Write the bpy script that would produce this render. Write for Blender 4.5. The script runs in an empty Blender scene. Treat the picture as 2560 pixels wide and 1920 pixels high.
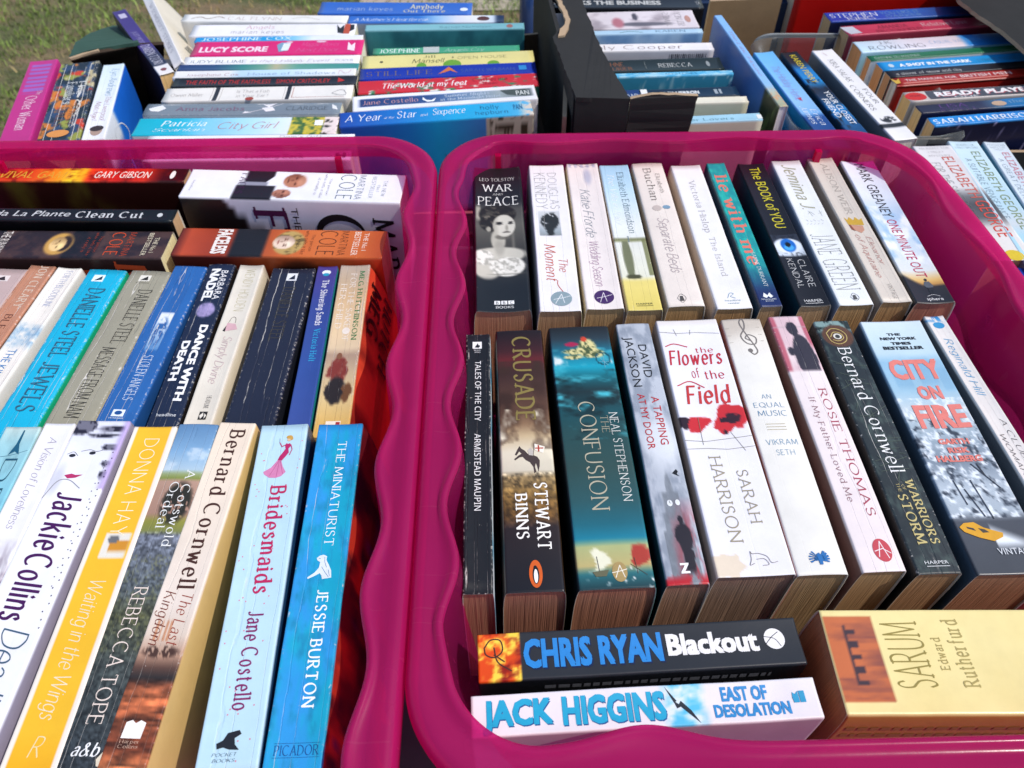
# Second-hand books for sale in magenta tubs and cardboard boxes on trestle tables.
import bpy, bmesh, math, random, os
import numpy as np
from mathutils import Vector, Matrix
from mathutils.geometry import tessellate_polygon

scene = bpy.context.scene
COL = scene.collection
rnd = random.Random(7)

# ------------------------------------------------------------------ camera
S = 0.95                       # height of the tub books' spines above the grass
CAM_H = 0.395                  # phone held this far above the spines
FPX, PITCH = 1920.0, math.radians(49.4)
cam_d = bpy.data.cameras.new('camera')
cam_d.sensor_width = 36.0
cam_d.lens = 36.0 * FPX / 2560.0
cam_d.clip_start, cam_d.clip_end = 0.01, 200.0
cam_d.dof.use_dof = True
cam_d.dof.focus_distance = 0.47
cam_d.dof.aperture_fstop = 15.0
cam = bpy.data.objects.new('camera', cam_d)
cam.location = (0, 0, S + CAM_H)
cam.rotation_euler = (math.pi / 2 - PITCH, 0, 0)
COL.objects.link(cam)
scene.camera = cam

# ------------------------------------------------------------------ light
SUN = Vector((0.56, -0.13, 0.82)).normalized()
world = bpy.data.worlds.new('World'); scene.world = world; world.use_nodes = True
wn = world.node_tree.nodes; wl = world.node_tree.links
sky = wn.new('ShaderNodeTexSky'); sky.sky_type = 'NISHITA'; sky.sun_disc = False
sky.sun_elevation = math.asin(SUN.z); sky.sun_rotation = math.atan2(SUN.x, SUN.y)
sky.ozone_density = 1.0; sky.dust_density = 1.2
bg = wn['Background']; bg.inputs['Strength'].default_value = 0.15
wl.new(sky.outputs[0], bg.inputs['Color'])
sd = bpy.data.lights.new('sun', 'SUN'); sd.energy = 2.95; sd.angle = math.radians(0.55)
sd.color = (1.0, 0.94, 0.86)
sun = bpy.data.objects.new('sun', sd); COL.objects.link(sun)
sun.rotation_euler = SUN.to_track_quat('Z', 'Y').to_euler(); sun.location = (1, 0, 4)
vs = scene.view_settings
vs.view_transform = 'Standard'; vs.look = 'None'; vs.gamma = 1; vs.use_curve_mapping = False
vs.exposure = 0.14
scene.cycles.max_bounces = 10; scene.cycles.transparent_max_bounces = 16
scene.cycles.sample_clamp_indirect = 6.0

# ------------------------------------------------------------------ survey helpers
CAMP = np.array([0, 0, S + CAM_H]); cP, sP = math.cos(PITCH), math.sin(PITCH)
def P(px, py, z=0.0):
    """Where the sight line through a measured picture point meets the level plane z (relative to the spines)."""
    x = (px - 1280) / FPX; y = -(py - 960) / FPX
    d = np.array([x, cP + y * sP, -sP + y * cP])
    return CAMP + d * ((S + z - CAMP[2]) / d[2])
def proj(p):
    q = np.asarray(p) - CAMP
    f = q[1] * cP - q[2] * sP; u = q[1] * sP + q[2] * cP
    return 1280 + FPX * q[0] / f, 960 - FPX * u / f

def lin(c):
    c = np.asarray(c, float)
    return np.where(c <= 0.04045, c / 12.92, ((c + 0.055) / 1.055) ** 2.4)
def hx(s):
    s = s.lstrip('#')
    if len(s) == 3: s = ''.join(a + a for a in s)
    return np.array([int(s[i:i + 2], 16) / 255 for i in (0, 2, 4)])

# ------------------------------------------------------------------ materials
MATS = {}
def newmat(name):
    m = bpy.data.materials.new(name); m.use_nodes = True
    n = m.node_tree.nodes; l = m.node_tree.links
    return m, n, l, n['Principled BSDF']
def N(n, t, **kw):
    a = n.new(t)
    for k, v in kw.items():
        if k in a.inputs: a.inputs[k].default_value = v
        else: setattr(a, k, v)
    return a
def mth(n, l, op, a, b=None, c=None):
    x = n.new('ShaderNodeMath'); x.operation = op
    for i, v in enumerate((a, b, c)):
        if v is None: continue
        if isinstance(v, (int, float)): x.inputs[i].default_value = v
        else: l.new(v, x.inputs[i])
    return x.outputs[0]
def mixc(n, l, fac, a, b, blend='MIX'):
    x = n.new('ShaderNodeMix'); x.data_type = 'RGBA'; x.blend_type = blend
    for s, v in ((0, fac), (6, a), (7, b)):
        if isinstance(v, (int, float)): x.inputs[s].default_value = v
        elif isinstance(v, (tuple, list)): x.inputs[s].default_value = (*v[:3], 1)
        else: l.new(v, x.inputs[s])
    return x.outputs[2]

def cover_mat(level):
    """Printed card: colour from the print, paper showing through along creases and rubbed edges."""
    key = ('cover', level)
    if key in MATS: return MATS[key]
    m, n, l, b = newmat('printed_cover_%d' % level)
    at = N(n, 'ShaderNodeAttribute', attribute_name='print')
    uv = N(n, 'ShaderNodeUVMap'); uv.uv_map = 'UVMap'
    sp = N(n, 'ShaderNodeSeparateXYZ'); l.new(uv.outputs[0], sp.inputs[0])
    tc = N(n, 'ShaderNodeTexCoord'); oi = N(n, 'ShaderNodeObjectInfo')
    off = N(n, 'ShaderNodeVectorMath', operation='SCALE'); off.inputs[0].default_value = (13, 7, 3)
    l.new(oi.outputs['Random'], off.inputs['Scale'])
    co = N(n, 'ShaderNodeVectorMath', operation='ADD'); l.new(tc.outputs['Object'], co.inputs[0]); l.new(off.outputs[0], co.inputs[1])
    ns = N(n, 'ShaderNodeTexNoise', Scale=55.0, Detail=4.0, Roughness=0.65); l.new(co.outputs[0], ns.inputs['Vector'])
    nf = N(n, 'ShaderNodeTexNoise', Scale=420.0, Detail=3.0, Roughness=0.7); l.new(co.outputs[0], nf.inputs['Vector'])
    nl = N(n, 'ShaderNodeTexNoise', Scale=16.0, Detail=2.0); l.new(co.outputs[0], nl.inputs['Vector'])
    # reading creases run the length of the spine: u = across
    u = sp.outputs[0]
    wob = mth(n, l, 'ADD', mth(n, l, 'MULTIPLY', mth(n, l, 'SUBTRACT', ns.outputs[0], 0.5), [0.03, 0.05, 0.07, 0.09][level]), mth(n, l, 'MULTIPLY', mth(n, l, 'SUBTRACT', nl.outputs[0], 0.5), .22))
    rr = mth(n, l, 'MULTIPLY', oi.outputs['Random'], 23.0)
    ir = mth(n, l, 'ADD', mth(n, l, 'MULTIPLY', mth(n, l, 'SINE', mth(n, l, 'ADD', mth(n, l, 'MULTIPLY', u, 11.0), rr)), .07), mth(n, l, 'MULTIPLY', mth(n, l, 'SINE', mth(n, l, 'ADD', mth(n, l, 'MULTIPLY', u, 27.0), rr)), .03))
    uu = mth(n, l, 'ADD', mth(n, l, 'ADD', mth(n, l, 'ADD', u, wob), ir), mth(n, l, 'MULTIPLY', oi.outputs['Random'], 3.7))
    stv = N(n, 'ShaderNodeVectorMath', operation='MULTIPLY'); stv.inputs[1].default_value = (1, .1, 1); l.new(co.outputs[0], stv.inputs[0])
    ng = N(n, 'ShaderNodeTexNoise', Scale=330.0, Detail=5.0, Roughness=0.75); l.new(stv.outputs[0], ng.inputs['Vector'])
    lines = mth(n, l, 'ABSOLUTE', mth(n, l, 'SUBTRACT', mth(n, l, 'FRACT', mth(n, l, 'MULTIPLY', uu, [1.0, 1.6, 3.1, 4.4][level])), 0.5))
    thin = mth(n, l, 'SUBTRACT', 1.0, mth(n, l, 'MULTIPLY', lines, [90, 70, 38, 26][level]))
    thin = mth(n, l, 'MAXIMUM', thin, 0.0)
    onsp = mth(n, l, 'MULTIPLY', mth(n, l, 'GREATER_THAN', u, 0.002), mth(n, l, 'LESS_THAN', u, 0.998))
    gate = mth(n, l, 'MAXIMUM', mth(n, l, 'MULTIPLY', mth(n, l, 'SUBTRACT', mth(n, l, 'ADD', ng.outputs[0], mth(n, l, 'MULTIPLY', nl.outputs[0], .8)), [1.02, .97, .88, .85][level]), 6.0), 0.0)
    crack = mth(n, l, 'MULTIPLY', mth(n, l, 'MULTIPLY', thin, gate), onsp); 
    crack = mth(n, l, 'MINIMUM', mth(n, l, 'MULTIPLY', crack, [0.0, .12, .8, 1.6][level]), 1.0)
    # rubbed hinges and corners
    eu = mth(n, l, 'MINIMUM', u, mth(n, l, 'SUBTRACT', 1.0, u))
    ed = mth(n, l, 'MAXIMUM', mth(n, l, 'SUBTRACT', 1.0, mth(n, l, 'MULTIPLY', mth(n, l, 'ABSOLUTE', mth(n, l, 'SUBTRACT', eu, 0.006)), 34)), 0.0)
    v = sp.outputs[1]
    ev = mth(n, l, 'MINIMUM', v, mth(n, l, 'SUBTRACT', 1.0, v))
    ed2 = mth(n, l, 'MAXIMUM', mth(n, l, 'SUBTRACT', 1.0, mth(n, l, 'MULTIPLY', ev, 180)), 0.0)
    ed = mth(n, l, 'MULTIPLY', mth(n, l, 'MAXIMUM', ed, ed2), mth(n, l, 'MAXIMUM', mth(n, l, 'MULTIPLY', mth(n, l, 'SUBTRACT', nf.outputs[0], [0.74, .68, .60, .55][level]), 7), 0.0))
    spk = mth(n, l, 'MULTIPLY', mth(n, l, 'GREATER_THAN', nf.outputs[0], [0.85, .80, .76, .725][level]), 0.6)
    wear = mth(n, l, 'MINIMUM', mth(n, l, 'MAXIMUM', mth(n, l, 'MAXIMUM', crack, ed), mth(n, l, 'MULTIPLY', spk, onsp)), 1.0)
    grime = mth(n, l, 'ADD', 0.80, mth(n, l, 'ADD', mth(n, l, 'MULTIPLY', ns.outputs[0], 0.22), mth(n, l, 'MULTIPLY', nl.outputs[0], .16)))
    base = mixc(n, l, 1.0, at.outputs['Color'], grime, 'MULTIPLY')
    colr = mixc(n, l, mth(n, l, 'MULTIPLY', wear, 0.85), base, (0.72, 0.69, 0.64))
    l.new(colr, b.inputs['Base Color'])
    rough = mth(n, l, 'ADD', [0.24, .30, .36, .42][level], mth(n, l, 'MULTIPLY', wear, 0.35))
    rough = mth(n, l, 'ADD', rough, mth(n, l, 'MULTIPLY', nl.outputs[0], 0.18))
    l.new(rough, b.inputs['Roughness'])
    b.inputs['Specular IOR Level'].default_value = 0.42
    soft = mth(n, l, 'MULTIPLY', mth(n, l, 'MAXIMUM', mth(n, l, 'SUBTRACT', 1.0, mth(n, l, 'MULTIPLY', lines, [40, 34, 22, 16][level])), 0.0), onsp)
    hgt = mth(n, l, 'ADD', mth(n, l, 'MULTIPLY', soft, [-.02, -.12, -.6, -1.1][level]), mth(n, l, 'MULTIPLY', ns.outputs[0], [.35, .5, .8, 1.2][level]))
    bp = N(n, 'ShaderNodeBump', Strength=0.55, Distance=0.0006)
    l.new(hgt, bp.inputs['Height']); l.new(bp.outputs[0], b.inputs['Normal'])
    MATS[key] = m; return m

def ink_mat(hexc, rough=0.4, metal=0.0):
    key = ('ink', hexc, rough, metal)
    if key in MATS: return MATS[key]
    m, n, l, b = newmat('ink_' + hexc.strip('#'))
    c = lin(hx(hexc)) * (.85 if hx(hexc).min() < .8 else 1)
    tc = N(n, 'ShaderNodeTexCoord'); ns = N(n, 'ShaderNodeTexNoise', Scale=300.0, Detail=4.0, Roughness=.7)
    l.new(tc.outputs['Object'], ns.inputs['Vector'])
    g = mth(n, l, 'ADD', 0.8, mth(n, l, 'MULTIPLY', ns.outputs[0], 0.36))
    l.new(mixc(n, l, 1.0, tuple(c), g, 'MULTIPLY'), b.inputs['Base Color'])
    b.inputs['Roughness'].default_value = rough; b.inputs['Metallic'].default_value = metal
    MATS[key] = m; return m

def page_mat(hexc):
    key = ('page', hexc)
    if key in MATS: return MATS[key]
    m, n, l, b = newmat('page_edges')
    uv = N(n, 'ShaderNodeUVMap'); uv.uv_map = 'UVMap'
    oi = N(n, 'ShaderNodeObjectInfo')
    sc = N(n, 'ShaderNodeVectorMath', operation='MULTIPLY'); sc.inputs[1].default_value = (1, 0.012, 1); l.new(uv.outputs[0], sc.inputs[0])
    ad = N(n, 'ShaderNodeVectorMath', operation='ADD'); l.new(sc.outputs[0], ad.inputs[0])
    cb = N(n, 'ShaderNodeCombineXYZ'); l.new(mth(n, l, 'MULTIPLY', oi.outputs['Random'], 40), cb.inputs[2]); l.new(cb.outputs[0], ad.inputs[1])
    n1 = N(n, 'ShaderNodeTexNoise', Scale=2000.0, Detail=1.5, Roughness=.5); l.new(ad.outputs[0], n1.inputs['Vector'])
    n2 = N(n, 'ShaderNodeTexNoise', Scale=420.0, Detail=3.0, Roughness=.6); l.new(ad.outputs[0], n2.inputs['Vector'])
    n3 = N(n, 'ShaderNodeTexNoise', Scale=60.0, Detail=3.0); l.new(uv.outputs[0], n3.inputs['Vector'])
    c = np.minimum(lin(hx(hexc)) * 1.45, .8) * .85 + .06
    g = mth(n, l, 'ADD', 0.45, mth(n, l, 'ADD', mth(n, l, 'MULTIPLY', n1.outputs[0], 1.0), mth(n, l, 'MULTIPLY', n2.outputs[0], .45)))
    base = mixc(n, l, 1.0, tuple(c), g, 'MULTIPLY')
    base = mixc(n, l, mth(n, l, 'MULTIPLY', n3.outputs[0], .35), base, tuple(c * .6))
    l.new(base, b.inputs['Base Color']); b.inputs['Roughness'].default_value = .85
    b.inputs['Specular IOR Level'].default_value = .15
    bp = N(n, 'ShaderNodeBump', Strength=.8, Distance=.0004)
    l.new(mth(n, l, 'ADD', n1.outputs[0], mth(n, l, 'MULTIPLY', n2.outputs[0], 1.5)), bp.inputs['Height']); l.new(bp.outputs[0], b.inputs['Normal'])
    MATS[key] = m; return m

# ------------------------------------------------------------------ mesh helpers
def mesh_np(name, verts, faces, mats=(), smooth=False, uv=None, col=None, mi=None):
    me = bpy.data.meshes.new(name)
    me.from_pydata([tuple(v) for v in np.asarray(verts).tolist()], [], [tuple(f) for f in faces])
    for m in mats: me.materials.append(m)
    if uv is not None:
        lay = me.uv_layers.new(name='UVMap'); vi = np.empty(len(me.loops), np.int32); me.loops.foreach_get('vertex_index', vi)
        lay.data.foreach_set('uv', np.asarray(uv, np.float32)[vi].ravel())
    if col is not None:
        ca = me.color_attributes.new('print', 'FLOAT_COLOR', 'POINT')
        c4 = np.ones((len(verts), 4), np.float32); c4[:, :3] = lin(np.clip(col, 0, 1)); ca.data.foreach_set('color', c4.ravel())
    if mi is not None: me.polygons.foreach_set('material_index', mi)
    if smooth: me.polygons.foreach_set('use_smooth', [True] * len(me.polygons))
    me.update(); return me
def link(name, me, parent=None, **props):
    o = bpy.data.objects.new(name, me); COL.objects.link(o)
    if parent is not None: o.parent = parent
    for k, v in props.items(): o[k] = v
    return o
def thing(name, M, label, cat, group=None):
    o = bpy.data.objects.new(name, None); o.empty_display_size = .02; COL.objects.link(o)
    o.matrix_world = M; o['label'] = label; o['category'] = cat
    if group: o['group'] = group
    return o
def bm_obj(name, bm, mat, parent=None, smooth=False, **props):
    me = bpy.data.meshes.new(name); bmesh.ops.recalc_face_normals(bm, faces=bm.faces); bm.to_mesh(me); bm.free()
    me.materials.append(mat)
    if smooth: me.polygons.foreach_set('use_smooth', [True] * len(me.polygons))
    return link(name, me, parent, **props)

# value noise for printed pictures
_g = np.random.RandomState(5).rand(256, 256)
def vn(x, y, s=0):
    x = np.asarray(x) + s * 17.3; y = np.asarray(y) + s * 9.1
    xi = np.floor(x).astype(int); yi = np.floor(y).astype(int); fx = x - xi; fy = y - yi
    fx = fx * fx * (3 - 2 * fx); fy = fy * fy * (3 - 2 * fy)
    g = lambda a, b: _g[a & 255, b & 255]
    return (g(xi, yi) * (1 - fx) + g(xi + 1, yi) * fx) * (1 - fy) + (g(xi, yi + 1) * (1 - fx) + g(xi + 1, yi + 1) * fx) * fy
def fbm(x, y, s=0, o=4):
    t = 0; a = .5; tot = 0
    for i in range(o):
        t = t + a * vn(x * 2 ** i, y * 2 ** i, s + i); tot += a; a *= .55
    return t / tot
def mixa(a, b, f): f = np.clip(f, 0, 1)[:, None]; return a * (1 - f) + b * f
def stops(v, st):
    xs = [a for a, _ in st]; cs = np.array([hx(c) for _, c in st])
    return np.stack([np.interp(v, xs, cs[:, i]) for i in range(3)], 1)
def ell(u, v, cu, cv, ru, rv, soft=.15):
    d = np.sqrt(((u - cu) / ru) ** 2 + ((v - cv) / rv) ** 2); return np.clip((1 - d) / soft + .5, 0, 1)
def box(u, v, u0, u1, v0, v1, s=.004):
    return np.clip((u - u0) / s, 0, 1) * np.clip((u1 - u) / s, 0, 1) * np.clip((v - v0) / s, 0, 1) * np.clip((v1 - v) / s, 0, 1)
# ------------------------------------------------------------------ lettering
GL = {
'A':'80|l0,0 40,100 80,0|l13,34 67,34','B':'60|l0,0 0,100|s0,100 32,99 48,88 48,66 32,54 0,53|s0,53 36,53 58,42 60,24 46,4 0,0',
'C':'86|a47,50 47,51 48,312','D':'76|l0,0 0,100|s0,100 30,99 66,80 76,50 66,20 30,1 0,0','E':'56|l0,0 0,100|h0,100 54,100|h0,53 44,53|h0,0 56,0',
'F':'52|l0,0 0,100|h0,100 52,100|h0,52 42,52','G':'90|a47,50 47,51 48,300|l84,0 84,42|h60,42 90,42','H':'76|l0,0 0,100|l76,0 76,100|h0,52 76,52',
'I':'4|l2,0 2,100','J':'34|s34,100 34,30 26,4 8,0 0,8','K':'70|l0,0 0,100|l66,100 2,42|l22,60 70,0','L':'54|l0,0 0,100|h0,0 54,0',
'M':'96|l0,0 6,100 48,12 90,100 96,0','N':'80|l0,0 0,100 80,0 80,100','O':'94|a47,50 47,51 0,360','P':'58|l0,0 0,100|s0,100 34,99 56,88 56,64 34,49 0,48',
'Q':'94|a47,50 47,51 0,360|l54,20 92,-16','R':'68|l0,0 0,100|s0,100 34,99 54,88 54,66 34,51 0,50|l26,50 68,0',
'S':'54|s50,84 40,98 20,100 4,86 6,64 28,53 48,42 54,22 40,3 18,0 2,16','T':'72|l36,0 36,100|h0,100 72,100','U':'74|s0,100 0,34 12,6 37,-1 62,6 74,34 74,100',
'V':'78|l0,100 39,0 78,100','W':'116|l0,100 29,0 58,92 87,0 116,100','X':'74|l0,100 74,0|l2,0 72,100','Y':'74|l0,100 37,48 74,100|l37,0 37,48','Z':'66|h2,100 64,100|l64,100 2,0|h2,0 66,0',
'a':'46|s4,54 18,68 38,66 44,50 44,14 50,0|s44,40 20,38 3,28 2,10 16,-1 34,6 44,20','b':'54|l2,0 2,102|a27,33 26,35 0,360','c':'46|a28,33 27,35 50,310','d':'54|l52,0 52,102|a27,33 26,35 0,360',
'e':'50|s3,36 50,36 48,56 30,69 10,60 1,34 10,6 30,-2 48,10','f':'34|s36,98 24,103 14,94 13,70 13,0|h0,66 30,66','g':'52|s50,68 50,-8 40,-28 20,-30 4,-20|a26,34 25,34 0,360',
'h':'50|l2,0 2,102|s2,44 14,64 32,68 47,58 48,30 48,0','i':'4|l2,0 2,67|d2,90','j':'14|s12,67 12,-14 4,-28 -8,-28|d12,90','k':'48|l2,0 2,102|l44,67 4,26|l18,40 48,0','l':'4|l2,0 2,102',
'm':'84|l2,0 2,67|s2,44 12,64 28,68 40,58 42,30 42,0|s42,44 54,64 68,68 80,58 82,30 82,0','n':'50|l2,0 2,67|s2,44 14,64 32,68 47,58 48,30 48,0','o':'54|a27,33 27,35 0,360',
'p':'54|l2,-32 2,67|a27,33 26,35 0,360','q':'54|l52,-32 52,67|a27,33 26,35 0,360','r':'34|l2,0 2,67|s2,44 14,62 34,67','s':'38|s36,56 22,69 5,62 5,46 20,36 34,27 37,12 22,-1 4,3 1,12',
't':'32|s12,90 12,14 20,-1 32,4|h0,66 30,66','u':'50|s2,67 2,24 10,3 26,-1 40,8 48,26|l48,0 48,67','v':'50|l0,67 25,0 50,67','w':'78|l0,67 20,0 39,60 58,0 78,67','x':'48|l0,67 48,0|l2,0 46,67','y':'50|l0,67 26,2|l50,67 14,-32','z':'42|h2,66 40,66|l40,66 2,0|h2,0 42,0',
'.':'4|d2,3','\'':'6|l3,102 3,80','-':'26|h2,36 24,36','&':'76|s74,0 30,62 18,84 30,100 44,88 36,66 6,34 4,10 22,-1 46,6 66,44','1':'24|l14,0 14,100 0,84','!':'4|l2,28 2,100|d2,2','?':'40|s2,84 18,100 38,86 34,64 20,46 20,28|d20,2',',':'4|l3,6 0,-14','2':'52|s4,80 20,100 46,90 44,64 2,0|h2,0 52,0','3':'50|s4,92 26,100 44,84 36,58 16,54|s16,54 44,48 50,22 30,0 4,8','0':'60|a30,50 30,51 0,360',
}
def _cr(pts, n=7):
    p = [np.array(a, float) for a in pts]; p = [2 * p[0] - p[1]] + p + [2 * p[-1] - p[-2]]; out = []
    for i in range(1, len(p) - 2):
        for k in range(n):
            t = k / n; a, b, c, d = p[i - 1], p[i], p[i + 1], p[i + 2]
            out.append(.5 * (2 * b + (c - a) * t + (2 * a - 5 * b + 4 * c - d) * t * t + (3 * b - a - 3 * c + d) * t ** 3))
    out.append(p[-2]); return out
def stroke_text(txt, w, hair, serif, slant, track=0, res=7):
    """Own pen-drawn alphabet: skeletons broadened by a tilted nib; optional serifs."""
    V = []; F = []; x0 = 0.0; k = [0]
    nib = np.array([math.cos(.32), math.sin(.32)])
    def quad(a, b, c, d):
        i = len(V); z = (k[0] % 7) * 0.35
        for q in (a, b, c, d): V.append((q[0] + x0, q[1], z))
        F.append((i, i + 1, i + 2, i + 3))
    def wid(t): return hair + (w - hair) * abs(t[0] * nib[1] - t[1] * nib[0]) ** 1.4
    def ribbon(pts, closed=False):
        k[0] += 1; pts = [np.array(q, float) for q in pts]; L = []; R = []
        for i in range(len(pts)):
            a = pts[max(i - 1, 0)]; b = pts[min(i + 1, len(pts) - 1)]
            if closed and i in (0, len(pts) - 1): a, b = pts[-2], pts[1]
            t = b - a; t = t / (np.hypot(*t) + 1e-9); h = wid(t) / 2; nn = np.array([-t[1], t[0]])
            L.append(pts[i] + nn * h); R.append(pts[i] - nn * h)
        for i in range(len(pts) - 1): quad(L[i], R[i], R[i + 1], L[i + 1])
    for ch in txt:
        if ch == ' ': x0 += 42 + track; continue
        g = GL.get(ch) or GL.get(ch.upper()) or GL['.']
        wd, *st = g.split('|')
        for s in st:
            ty = s[0]; pts = [tuple(map(float, q.split(','))) for q in s[1:].split(' ')]
            if ty in 'lh':
                for a, b in zip(pts[:-1], pts[1:]):
                    a = np.array(a); b = np.array(b); t = (b - a) / (np.hypot(*(b - a)) + 1e-9)
                    e = t * (hair * .4); ribbon([a - e, (a + b) / 2, b + e])
                if serif and ty == 'l':
                    for e, o in ((pts[0], pts[1]), (pts[-1], pts[-2])):
                        if abs(e[1] - o[1]) > abs(e[0] - o[0]) * .9 and (abs(e[1]) < 2 or abs(e[1] - 100) < 4 or abs(e[1] - 67) < 2 or e[1] < -30):
                            hw = w * .62 + 8; k[0] += 1; sg = 1 if e[1] > o[1] else -1
                            y1 = e[1]; y0 = y1 - sg * max(hair, 4)
                            lo = hw if not (abs(e[1]-67) < 2 or (e[1] > 100)) else hw
                            hi = hw if not (abs(e[1]-67) < 2 or (e[1] > 100)) else w * .4
                            quad((e[0] - lo, y0), (e[0] + hi, y0), (e[0] + hi, y1), (e[0] - lo, y1))
                if serif and ty == 'h' and len(pts) == 2 and pts[1][0] - pts[0][0] > 40 and abs(pts[0][1] - 52) > 3:
                    ends = [pts[1]] if ch not in 'TZz' else [pts[0], pts[1]]
                    for e in ends:
                        sg = -1 if e[1] > 50 else 1; k[0] += 1; hw2 = max(hair, 4)
                        quad((e[0] - hw2 / 2, e[1]), (e[0] + hw2 / 2, e[1]), (e[0] + hw2 / 2, e[1] + sg * 16), (e[0] - hw2 / 2, e[1] + sg * 16))
            elif ty == 's': ribbon(_cr(pts, res))
            elif ty == 'a':
                (cx, cy), (rx, ry), (a0, a1) = pts; n = 26 if res > 5 else 16
                an = np.radians(np.linspace(a0, a1, n)); ribbon([(cx + rx * math.cos(a), cy + ry * math.sin(a)) for a in an], a1 - a0 == 360)
            elif ty == 'd':
                k[0] += 1; cx, cy = pts[0]; r = max(w * .55, 5)
                quad((cx - r, cy), (cx, cy - r), (cx + r, cy), (cx, cy + r))
        x0 += float(wd) + 20 + w * .9 + track
    V = np.array(V); V[:, 0] += V[:, 1] * slant
    return V, F

FONT = None
try:
    for r in ('LOCAL', 'SYSTEM'):
        fp = os.path.join(bpy.utils.resource_path(r), 'datafiles', 'fonts', 'NotoSansMath-Regular.woff2')
        if FONT is None and os.path.exists(fp): FONT = bpy.data.fonts.load(fp)     # typeface that ships with Blender
except Exception: FONT = None
_sans = {}
def sans_prepare(reqs):
    obs = []
    for key in reqs:
        txt, off = key
        cu = bpy.data.curves.new('t', 'FONT'); cu.body = txt; cu.resolution_u = 2
        if FONT and off < .5: cu.font = FONT      # off = 1: Blender's own bold face
        o = bpy.data.objects.new('t', cu); COL.objects.link(o); obs.append((key, o, cu))
    bpy.context.view_layer.update(); dg = bpy.context.evaluated_depsgraph_get()
    for key, o, cu in obs:
        me = o.evaluated_get(dg).to_mesh()
        v = np.empty(len(me.vertices) * 3); me.vertices.foreach_get('co', v); v = v.reshape(-1, 3) * 100
        v[:, 2] = 0
        _sans[key] = (v, [tuple(p.vertices) for p in me.polygons]); o.to_mesh_clear()
    for key, o, cu in obs:
        bpy.data.objects.remove(o); bpy.data.curves.remove(cu)
OFFS = {'i': 0.0, 'b': 1.0, 'B': 1.0, 't': 0.0, 'T': 1.0}
FAT = {'B': 4.4}
def text_geo(txt, style):
    if style in OFFS:
        v, f = _sans[(txt, OFFS[style])]; v = v.copy()
        if style in FAT:      # heavier weight: the outline laid down again slightly to every side
            r = FAT[style]; n0 = len(v); vv_ = []; ff_ = []
            for k in range(5):
                d = np.array([[-r, -r * .8, 0], [r, -r * .8, 0], [-r, r * .8, 0], [r, r * .8, 0], [0, 0, 0]][k])
                w = v + d; w[:, 2] += k * .45; vv_.append(w); ff_ += [tuple(i + k * n0 for i in q) for q in f]
            v = np.vstack(vv_); f = ff_
        if style in 'tT': v[:, 0] += v[:, 1] * .22
        return v, f
    w, h, s, sl, tr = {'s': (11, 4, 1, 0, 0), 'S': (19, 7, 1, 0, 2), 'f': (7, 3, 1, 0, 10), 'I': (10, 4, 0, .22, -4), 'c': (8, 4.5, 0, .28, -9), 'C': (15, 6, 0, .25, -6),
                       'K': (20, 9, 0, .2, -4), 'n': (7, 5, 0, 0, 4), 'r': (13, 5, 0, 0, 0)}[style]
    return stroke_text(txt, w, h, s, sl, tr)
# ------------------------------------------------------------------ a book
BOOKS = []
def half_w(d, T, fl): return T / 2 * (1 + fl * (1 - np.exp(-np.maximum(d, 0) / 0.009)))
class Frame: pass
def book_frame(c, head, z, L=None, lean=0.0):
    z = z if isinstance(z, tuple) else (z, z)
    FL, FR, NR, NL = c
    if head in ('far', 'near'):
        a, b = P(*FL, z[0]), P(*FR, z[0]); d, e = P(*NL, z[1]), P(*NR, z[1])
    else:
        a, b = P(*FL, z[0]), P(*NL, z[0]); d, e = P(*FR, z[1]), P(*NR, z[1])
    m0, m1 = (a + b) / 2, (d + e) / 2
    A = m1 - m0
    if head in ('right', 'near'): m0, m1 = m1, m0; A = -A; a, b, d, e = d, e, a, b
    ln = np.linalg.norm(A); A = A / ln
    if L:
        if head == 'right' or head == 'near': m0 = m0
        m1 = m0 + A * L
    else: L = ln
    T0 = np.linalg.norm(np.cross(b - a, A)); T1 = np.linalg.norm(np.cross(e - d, A))
    fr = Frame(); fr.L = L; fr.T = T0 if False else (T0 + T1) / 2
    R = np.cross(-A, np.array([0, 0, 1.0])); R /= np.linalg.norm(R)
    Nn = np.cross(R, -A)
    if lean:
        q = Matrix.Rotation(math.radians(lean), 3, Vector(-A)); R = np.array(q @ Vector(R)); Nn = np.array(q @ Vector(Nn))
    fr.A, fr.R, fr.N, fr.c = A, R, Nn, (m0 + m1) / 2; fr.head, fr.foot = m0, m1
    return fr

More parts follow.
